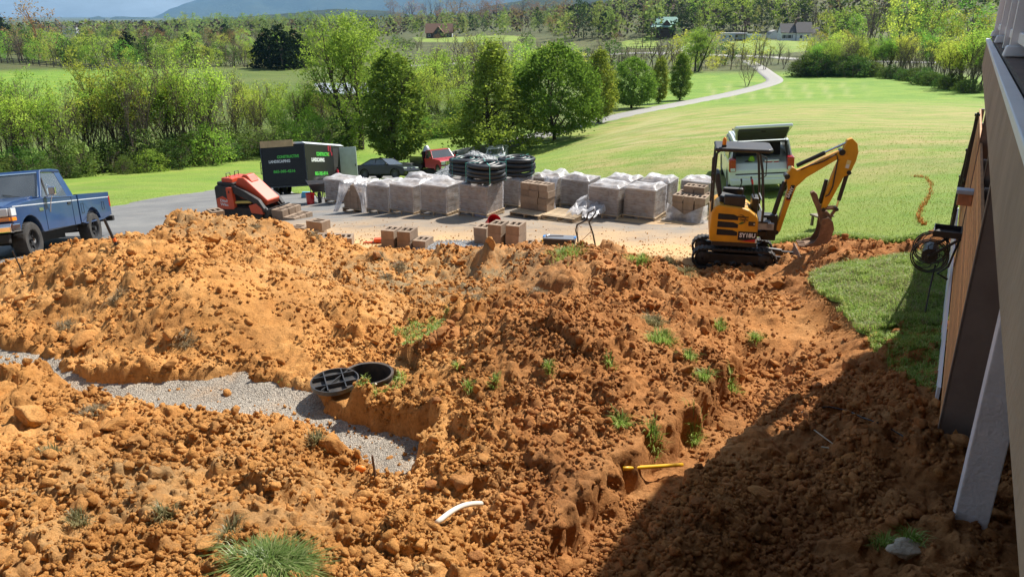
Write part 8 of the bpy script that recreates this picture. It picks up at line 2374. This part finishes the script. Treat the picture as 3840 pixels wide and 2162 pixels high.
# overturned step stool on the lawn behind the bucket
p = hit(3075, 866); st_ = thing("step_stool", "muddy plastic step stool standing on the lawn behind the excavator bucket", "stool", (p[0] + .12, p[1] + .3, p[2] + .03), .3)
b = MB(); b.box((0, 0, .24), (.42, .30, .04)); b.obj("seat", mat("olive_plastic", (.17, .15, .09), .6, var=.2, dirt=.3), st_, bevel=.015)
for sx in (-1, 1):
    for sy in (-1, 1):
        b = MB(); b.box((sx * .15, sy * .10, .11), (.05, .05, .22), taper=(.8, .8)); b.obj("leg", MATS["olive_plastic"], st_)
b = MB(); b.beam((-.16, -.15, .09), (.16, -.15, .09), .02, .05); b.obj("stretcher", MATS["olive_plastic"], st_)
# sprayed orange line on the lawn
m_spray = mat("spray_orange", (.55, .22, .03), .9, var=.35, scale=30)
sp_pts = [hit(px, py) for px, py in ((3420,660),(3470,665),(3490,690),(3490,725),(3475,755),(3455,780),(3445,805),(3450,830),(3465,845))]
rng = np.random.default_rng(3); P = []
for a, c in zip(sp_pts, sp_pts[1:]):
    t = rng.random((60, 1)); P.append(a * (1 - t) + c * t + np.column_stack([rng.normal(0, .03, 60), rng.normal(0, .04, 60), np.zeros(60)]))
P = np.concatenate(P); P[:, 2] = lawn_z(P[:, 0], P[:, 1]) - .005
V, F = blades(P, .10, .014, rng, .6); o = np_obj("sprayed_grass", V, F, m_spray); tag(o, "wavy line of orange spray paint across the lawn grass", "marking", None, "stuff")
# houses and fences across the valley
m_wall_w = mat("white_siding", (.70, .72, .74), .6, var=.04)
m_wall_b = mat("log_wall", (.10, .065, .05), .8, var=.2)
m_roof_g = mat("green_metal_roof", (.30, .47, .38), .35, var=.08, metal=.2)
m_roof_b = mat("brown_shingle", (.21, .115, .075), .85, var=.15)
m_roof_d = mat("grey_shingle", (.115, .105, .105), .85, var=.15)
m_pane = mat("window_glass", (.03, .04, .05), .1, var=.1)
m_tin = mat("tin_roof", (.62, .66, .68), .35, metal=.4, var=.12)
def gable(t, x0, x1, y0, y1, zb, ze, zr, wall, roof, along='x', over=.4, name="wall"):
    b = MB()
    if along == 'x':
        ym = (y0 + y1) / 2; b.prism([(y0, zb), (y1, zb), (y1, ze), (ym, zr), (y0, ze)], 0, x0, x1); o = b.obj(name, wall, t)
        for sgn, yy in ((-1, y0), (1, y1)):
            b = MB(); sl = (zr - ze) / (ym - y0); ye = yy + sgn * over; zz = ze - over * sl
            q = [(x0 - over, ye, zz), (x1 + over, ye, zz), (x1 + over, ym, zr + .02), (x0 - over, ym, zr + .02)]
            b.add(q + [(p[0], p[1], p[2] + .16) for p in q], [(3, 2, 1, 0), (4, 5, 6, 7), (0, 1, 5, 4), (1, 2, 6, 5), (2, 3, 7, 6), (3, 0, 4, 7)]); b.obj("roof", roof, t)
    else:
        xm = (x0 + x1) / 2; b.prism([(x0, zb), (x1, zb), (x1, ze), (xm, zr), (x0, ze)], 1, y0, y1); o = b.obj(name, wall, t)
        for sgn, xx in ((-1, x0), (1, x1)):
            b = MB(); sl = (zr - ze) / (xm - x0); xe = xx + sgn * over; zz = ze - over * sl
            q = [(xe, y0 - over, zz), (xe, y1 + over, zz), (xm, y1 + over, zr + .02), (xm, y0 - over, zr + .02)]
            b.add(q + [(p[0], p[1], p[2] + .16) for p in q], [(3, 2, 1, 0), (4, 5, 6, 7), (0, 1, 5, 4), (1, 2, 6, 5), (2, 3, 7, 6), (3, 0, 4, 7)]); b.obj("roof", roof, t)
    return o
def win(t, x, y, z, w, h, frame=m_wall_w, axis='y'):
    b = MB(); b.box((x, y, z), (w + .3, .12, h + .3) if axis == 'y' else (.12, w + .3, h + .3)); f = b.obj("window", frame, t)
    b = MB(); b.box((x - (.05 if axis == 'x' else 0), y - (.05 if axis == 'y' else 0), z), (w, .1, h) if axis == 'y' else (.1, w, h)); b.obj("pane", m_pane, f)
def site(px, py, yaw=0.0, lift=0.0):
    p = hit(px, py); return Matrix.Translation((p[0], p[1], p[2] + lift)) @ Matrix.Rotation(yaw, 4, 'Z')
# white farmhouse
wf = thing("farmhouse", "white farmhouse with two grey gabled wings on the far rise", "house", mtx=site(2985, 152, -.1))
gable(wf, -7, -1, -3, 4, -1, 3.4, 6.6, m_wall_w, m_roof_d, 'x'); gable(wf, -.8, 5.2, -4.2, 4, -1, 3.4, 7.2, m_wall_w, m_roof_d, 'x'); gable(wf, 5.4, 8.6, -3, 3, -1, 2.8, 5.2, m_wall_w, m_roof_d, 'x', name="annex_wall")
for x in (-5.6, -3.4): win(wf, x, -3.02, 1.6, .9, 1.3)
for x in (.8, 3.4): win(wf, x, -4.22, 1.6, .9, 1.3)
for x in (-6.3, -4.7, -4.1, -2.5): b = MB(); b.bx(x - .2, x + .2, -3.1, -3.02, .9, 2.3); b.obj("shutter", m_roof_d, wf)
b = MB(); b.bx(-1.4, -.6, -.4, .4, 5, 8.2); b.obj("chimney", m_roof_b, wf)
wb_ = thing("barn_shed", "small white gambrel shed left of the farmhouse", "shed", mtx=site(2900, 145, 0))
b = MB(); b.prism([(-2.6, -1), (2.6, -1), (2.6, 1.7), (1.9, 2.9), (0, 3.6), (-1.9, 2.9), (-2.6, 1.7)], 1, -2.5, 2.5); b.obj("wall", m_wall_w, wb_)
b = MB(); b.prism([(-2.7, 1.7), (-1.95, 3.0), (0, 3.72), (1.95, 3.0), (2.7, 1.7), (2.55, 1.7), (1.85, 2.9), (0, 3.6), (-1.85, 2.9), (-2.55, 1.7)], 1, -2.7, 2.7); b.obj("roof", mat("grey_roof", (.35, .34, .33), .7), wb_)
mh = thing("mobile_home", "long pale blue-grey trailer home left of the farmhouse", "mobile home", mtx=site(2770, 153, -.12))
b = MB(); b.bx(-8, 3, -2, 2, -.8, 3.0); b.obj("wall", mat("pale_blue_siding", (.50, .58, .62), .6), mh)
b = MB(); b.bx(-8.2, 3.2, -2.2, 2.2, 3.0, 3.2); b.obj("roof", m_wall_w, mh)
for x in (-6.5, -4.0, -1.5): win(mh, x, -2.02, 1.8, 1.1, .9)
b = MB(); b.bx(-2, 2.5, -4.6, -2.02, .4, .6); b.bx(-2, 2.5, -4.6, -2.0, 2.6, 2.72)
for x in (-1.9, .2, 2.4): b.bx(x - .06, x + .06, -4.55, -4.43, -.8, 2.6)
b.obj("porch", m_wall_b, mh)
b = MB(); b.bx(3.2, 9, -2, 2, -.8, 2.7); b.obj("annex_wall", MATS["pale_blue_siding"], mh)
gr_ = thing("green_roof_house", "dark house with pale green metal roofs on the wooded slope", "house", mtx=site(2500, 136, -.25))
gable(gr_, -5, 4, -3, 5, -1, 6.2, 8.8, m_wall_b, m_roof_g, 'x', .9);
b = MB(); b.prism([(-6.4, 4.2), (-3, 5.6), (-3, 5.75), (-6.4, 4.35)], 0, -7.5, 2.5); b.obj("porch_roof", m_roof_g, gr_)
for x in (-7.2, -4.2, -1.2, 2.2): b = MB(); b.bx(x - .12, x + .12, -6.2, -5.95, -1.2, 4.3); b.obj("porch_post", m_wall_b, gr_)
gable(gr_, -1.6, 1.6, -4.6, -2.5, 4.5, 6.0, 7.6, m_wall_b, m_roof_g, 'y', .4, "dormer_wall")
for x in (-3.6, 2.6): win(gr_, x, -3.02, 3.0, 1.0, 1.4, m_wall_b)
bh = thing("brown_roof_house", "large dark house with brown roof and front gable across the valley", "house", mtx=site(1650, 142, 0))
gable(bh, -8.5, 8, -4, 5, -3, 3.6, 8.6, m_wall_b, m_roof_b, 'x', .7); gable(bh, -3.8, 3.2, -6.5, -3, -3, 3.0, 7.0, m_wall_b, m_roof_b, 'y', .7, "front_gable_wall")
for x in (-1.8, 1.2): win(bh, x, -6.55, 3.4, 1.3, 1.8, m_wall_b)
for x in (-6.5, 5.5): win(bh, x, -4.05, 1.6, 1.2, 1.3)
b = MB(); b.bx(-7.5, 7.5, -8, -6.6, -.2, .1)
b.obj("deck", m_wall_b, bh)
b = MB(); b.bx(8.0, 8.05, -3.5, 4.5, -2, 3.4); b.obj("gable_trim", m_wall_w, bh)
sh2 = thing("grey_roof_house", "smaller dark house with grey roof left of the brown roofed one", "house", mtx=site(1445, 128, .1))
gable(sh2, -4.5, 4.5, -3.5, 3.5, -2, 2.6, 7.0, m_wall_b, m_roof_d, 'x', .5)
for x in (-2.8, 0, 2.8): win(sh2, x, -3.55, 1.2, .9, 1.2)
fh = thing("valley_house", "distant pale house beyond the left meadow trees", "house", mtx=site(270, 128, 0, 3))
gable(fh, -8, 8, -4, 4, -3, 3.4, 6.2, m_wall_w, m_roof_d, 'x', .5)
for x in (-5, -1, 3): win(fh, x, -4.05, 1.5, 1.1, 1.2)
tb_ = thing("tin_barn", "low open barn with pale tin roof behind the big willow", "barn", mtx=site(1330, 395, .05))
gable(tb_, -5.5, 6, -2.5, 2.5, -.3, 2.2, 3.3, mat("barn_board", (.16, .12, .09), .9, var=.2), m_tin, 'x', .5)
# board fence round the left meadow
f0, f1 = hit(-120, 226), hit(440, 276)
fn = thing("board_fence", "dark four-board fence along the top of the left meadow", "fence", (f0[0], f0[1], f0[2]))
L = Vector((f1[0] - f0[0], f1[1] - f0[1], 0)); nP = 22
def fz(k): x = f0[0] + L.x * k / nP; y = f0[1] + L.y * k / nP; return gz(x, y) - f0[2]
m_fence = mat("creosote_board", (.045, .038, .033), .9, var=.2)
po = MB(); po.box((0, 0, .75), (.16, .16, 1.6)); pom = po.mesh("post", m_fence)
for k in range(nP + 1):
    o = bpy.data.objects.new("post", pom); link(o, fn); o.location = (L.x * k / nP, L.y * k / nP, fz(k))
for k in range(nP):
    for z in (.5, .9, 1.35):
        b = MB(); b.beam((L.x * k / nP, L.y * k / nP, fz(k) + z), (L.x * (k + 1) / nP, L.y * (k + 1) / nP, fz(k + 1) + z), .05, .15); b.obj("rail", m_fence, fn)
# country road and its pale verge beyond the creek, power poles
vr, _ = ribbon("country_road", [tuple(hit(px, py)[:2]) for px, py in ((1500,250),(2000,222),(2300,204),(2500,200),(2650,208),(2850,214),(3050,226),(3300,232),(3700,240))], 2.6, m_asph, .12)
vcol(vr.data, "dust", np.zeros(len(vr.data.vertices))); vcol(vr.data, "grey", np.full(len(vr.data.vertices), .85)); tag(vr, "pale country road crossing the valley behind the creek", None, None, "structure")
dv, _ = ribbon("farm_drive", [tuple(hit(px, py)[:2]) for px, py in ((2460,206),(2500,200),(2540,192),(2580,176),(2600,160))], 1.8, m_asph, .12)
vcol(dv.data, "dust", np.zeros(len(dv.data.vertices))); vcol(dv.data, "grey", np.full(len(dv.data.vertices), .85)); tag(dv, "gravel drive climbing to the green roofed house", None, None, "structure")
def sunny(name, pts, label, m=None):
    poly = [tuple(hit(*p)[:2]) for p in pts]
    o = sheet(name, poly, G, 4.0, m or m_lawn, .12, {"dry": lambda x, y, sd: np.full(x.shape, .35), "stripe": lambda x, y, sd: np.zeros(x.shape), "rough": lambda x, y, sd: np.zeros(x.shape)}, .2)
    return tag(o, label, None, None, "structure")
sunny("slope_meadow", [(2320,158),(2400,142),(2475,122),(2480,138),(2470,180),(2380,185),(2330,178)], "sunny mown slope below the green roofed house")
sunny("farm_meadow", [(2700,165),(2800,152),(2900,152),(3050,158),(3060,190),(2900,206),(2740,196)], "sunny lawn in front of the farmhouse")
sunny("house_meadow", [(1540,140),(1620,142),(1900,132),(1980,140),(1900,160),(1700,160),(1560,158)], "bright lawn round the brown roofed house")
def pole(px, py, h, label):
    p = hit(px, py); t = thing("utility_pole", label, "utility pole", tuple(p))
    b = MB(); b.cyl((0, 0, 0), (0, 0, h), .16, .11, 8); b.obj("shaft", m_wall_b, t)
    b = MB(); b.box((0, 0, h - .6), (1.9, .12, .14)); b.obj("crossarm", m_wall_b, t)
    return p + np.array([0, 0, h - .5])
t1 = pole(2784, 222, 11.5, "utility pole standing before the trailer home")
t2 = pole(2948, 130, 10, "utility pole beside the farmhouse roof")
t3 = pole(2408, 180, 8, "utility pole on the sunny slope"); t4 = pole(2440, 178, 7, "second pole on the sunny slope")
def wire(a, c, label, sag=1.0):
    b = MB(); b.tube([tuple(a * (1 - t) + c * t - np.array([0, 0, sag * 4 * t * (1 - t)])) for t in np.linspace(0, 1, 14)], .035, 4); tag(b.obj("power_line", m_black), label, "power line")
wire(t1, t3, "power line running left from the pole by the trailer home", 2); wire(t1, at_t(3660, 205, 250), "power line running right in front of the farmhouse", 2.5); wire(t3, at_t(1850, 150, 330), "power line crossing the wooded slope to the left", 3)
# rail fence by the country road
f0, f1 = hit(2350, 190), hit(2490, 188); rf2 = thing("rail_fence", "dark rail fence below the sunny slope", "fence", tuple(f0)); L = Vector((f1[0] - f0[0], f1[1] - f0[1], 0))
for k in range(9):
    o = bpy.data.objects.new("post", pom); link(o, rf2); o.location = (L.x * k / 8, L.y * k / 8, gz(f0[0] + L.x * k / 8, f0[1] + L.y * k / 8) - f0[2])
for z in (.6, 1.2): b = MB(); b.beam((0, 0, z), (L.x, L.y, gz(f1[0], f1[1]) - f0[2] + z), .05, .15); b.obj("rail", m_fence, rf2)
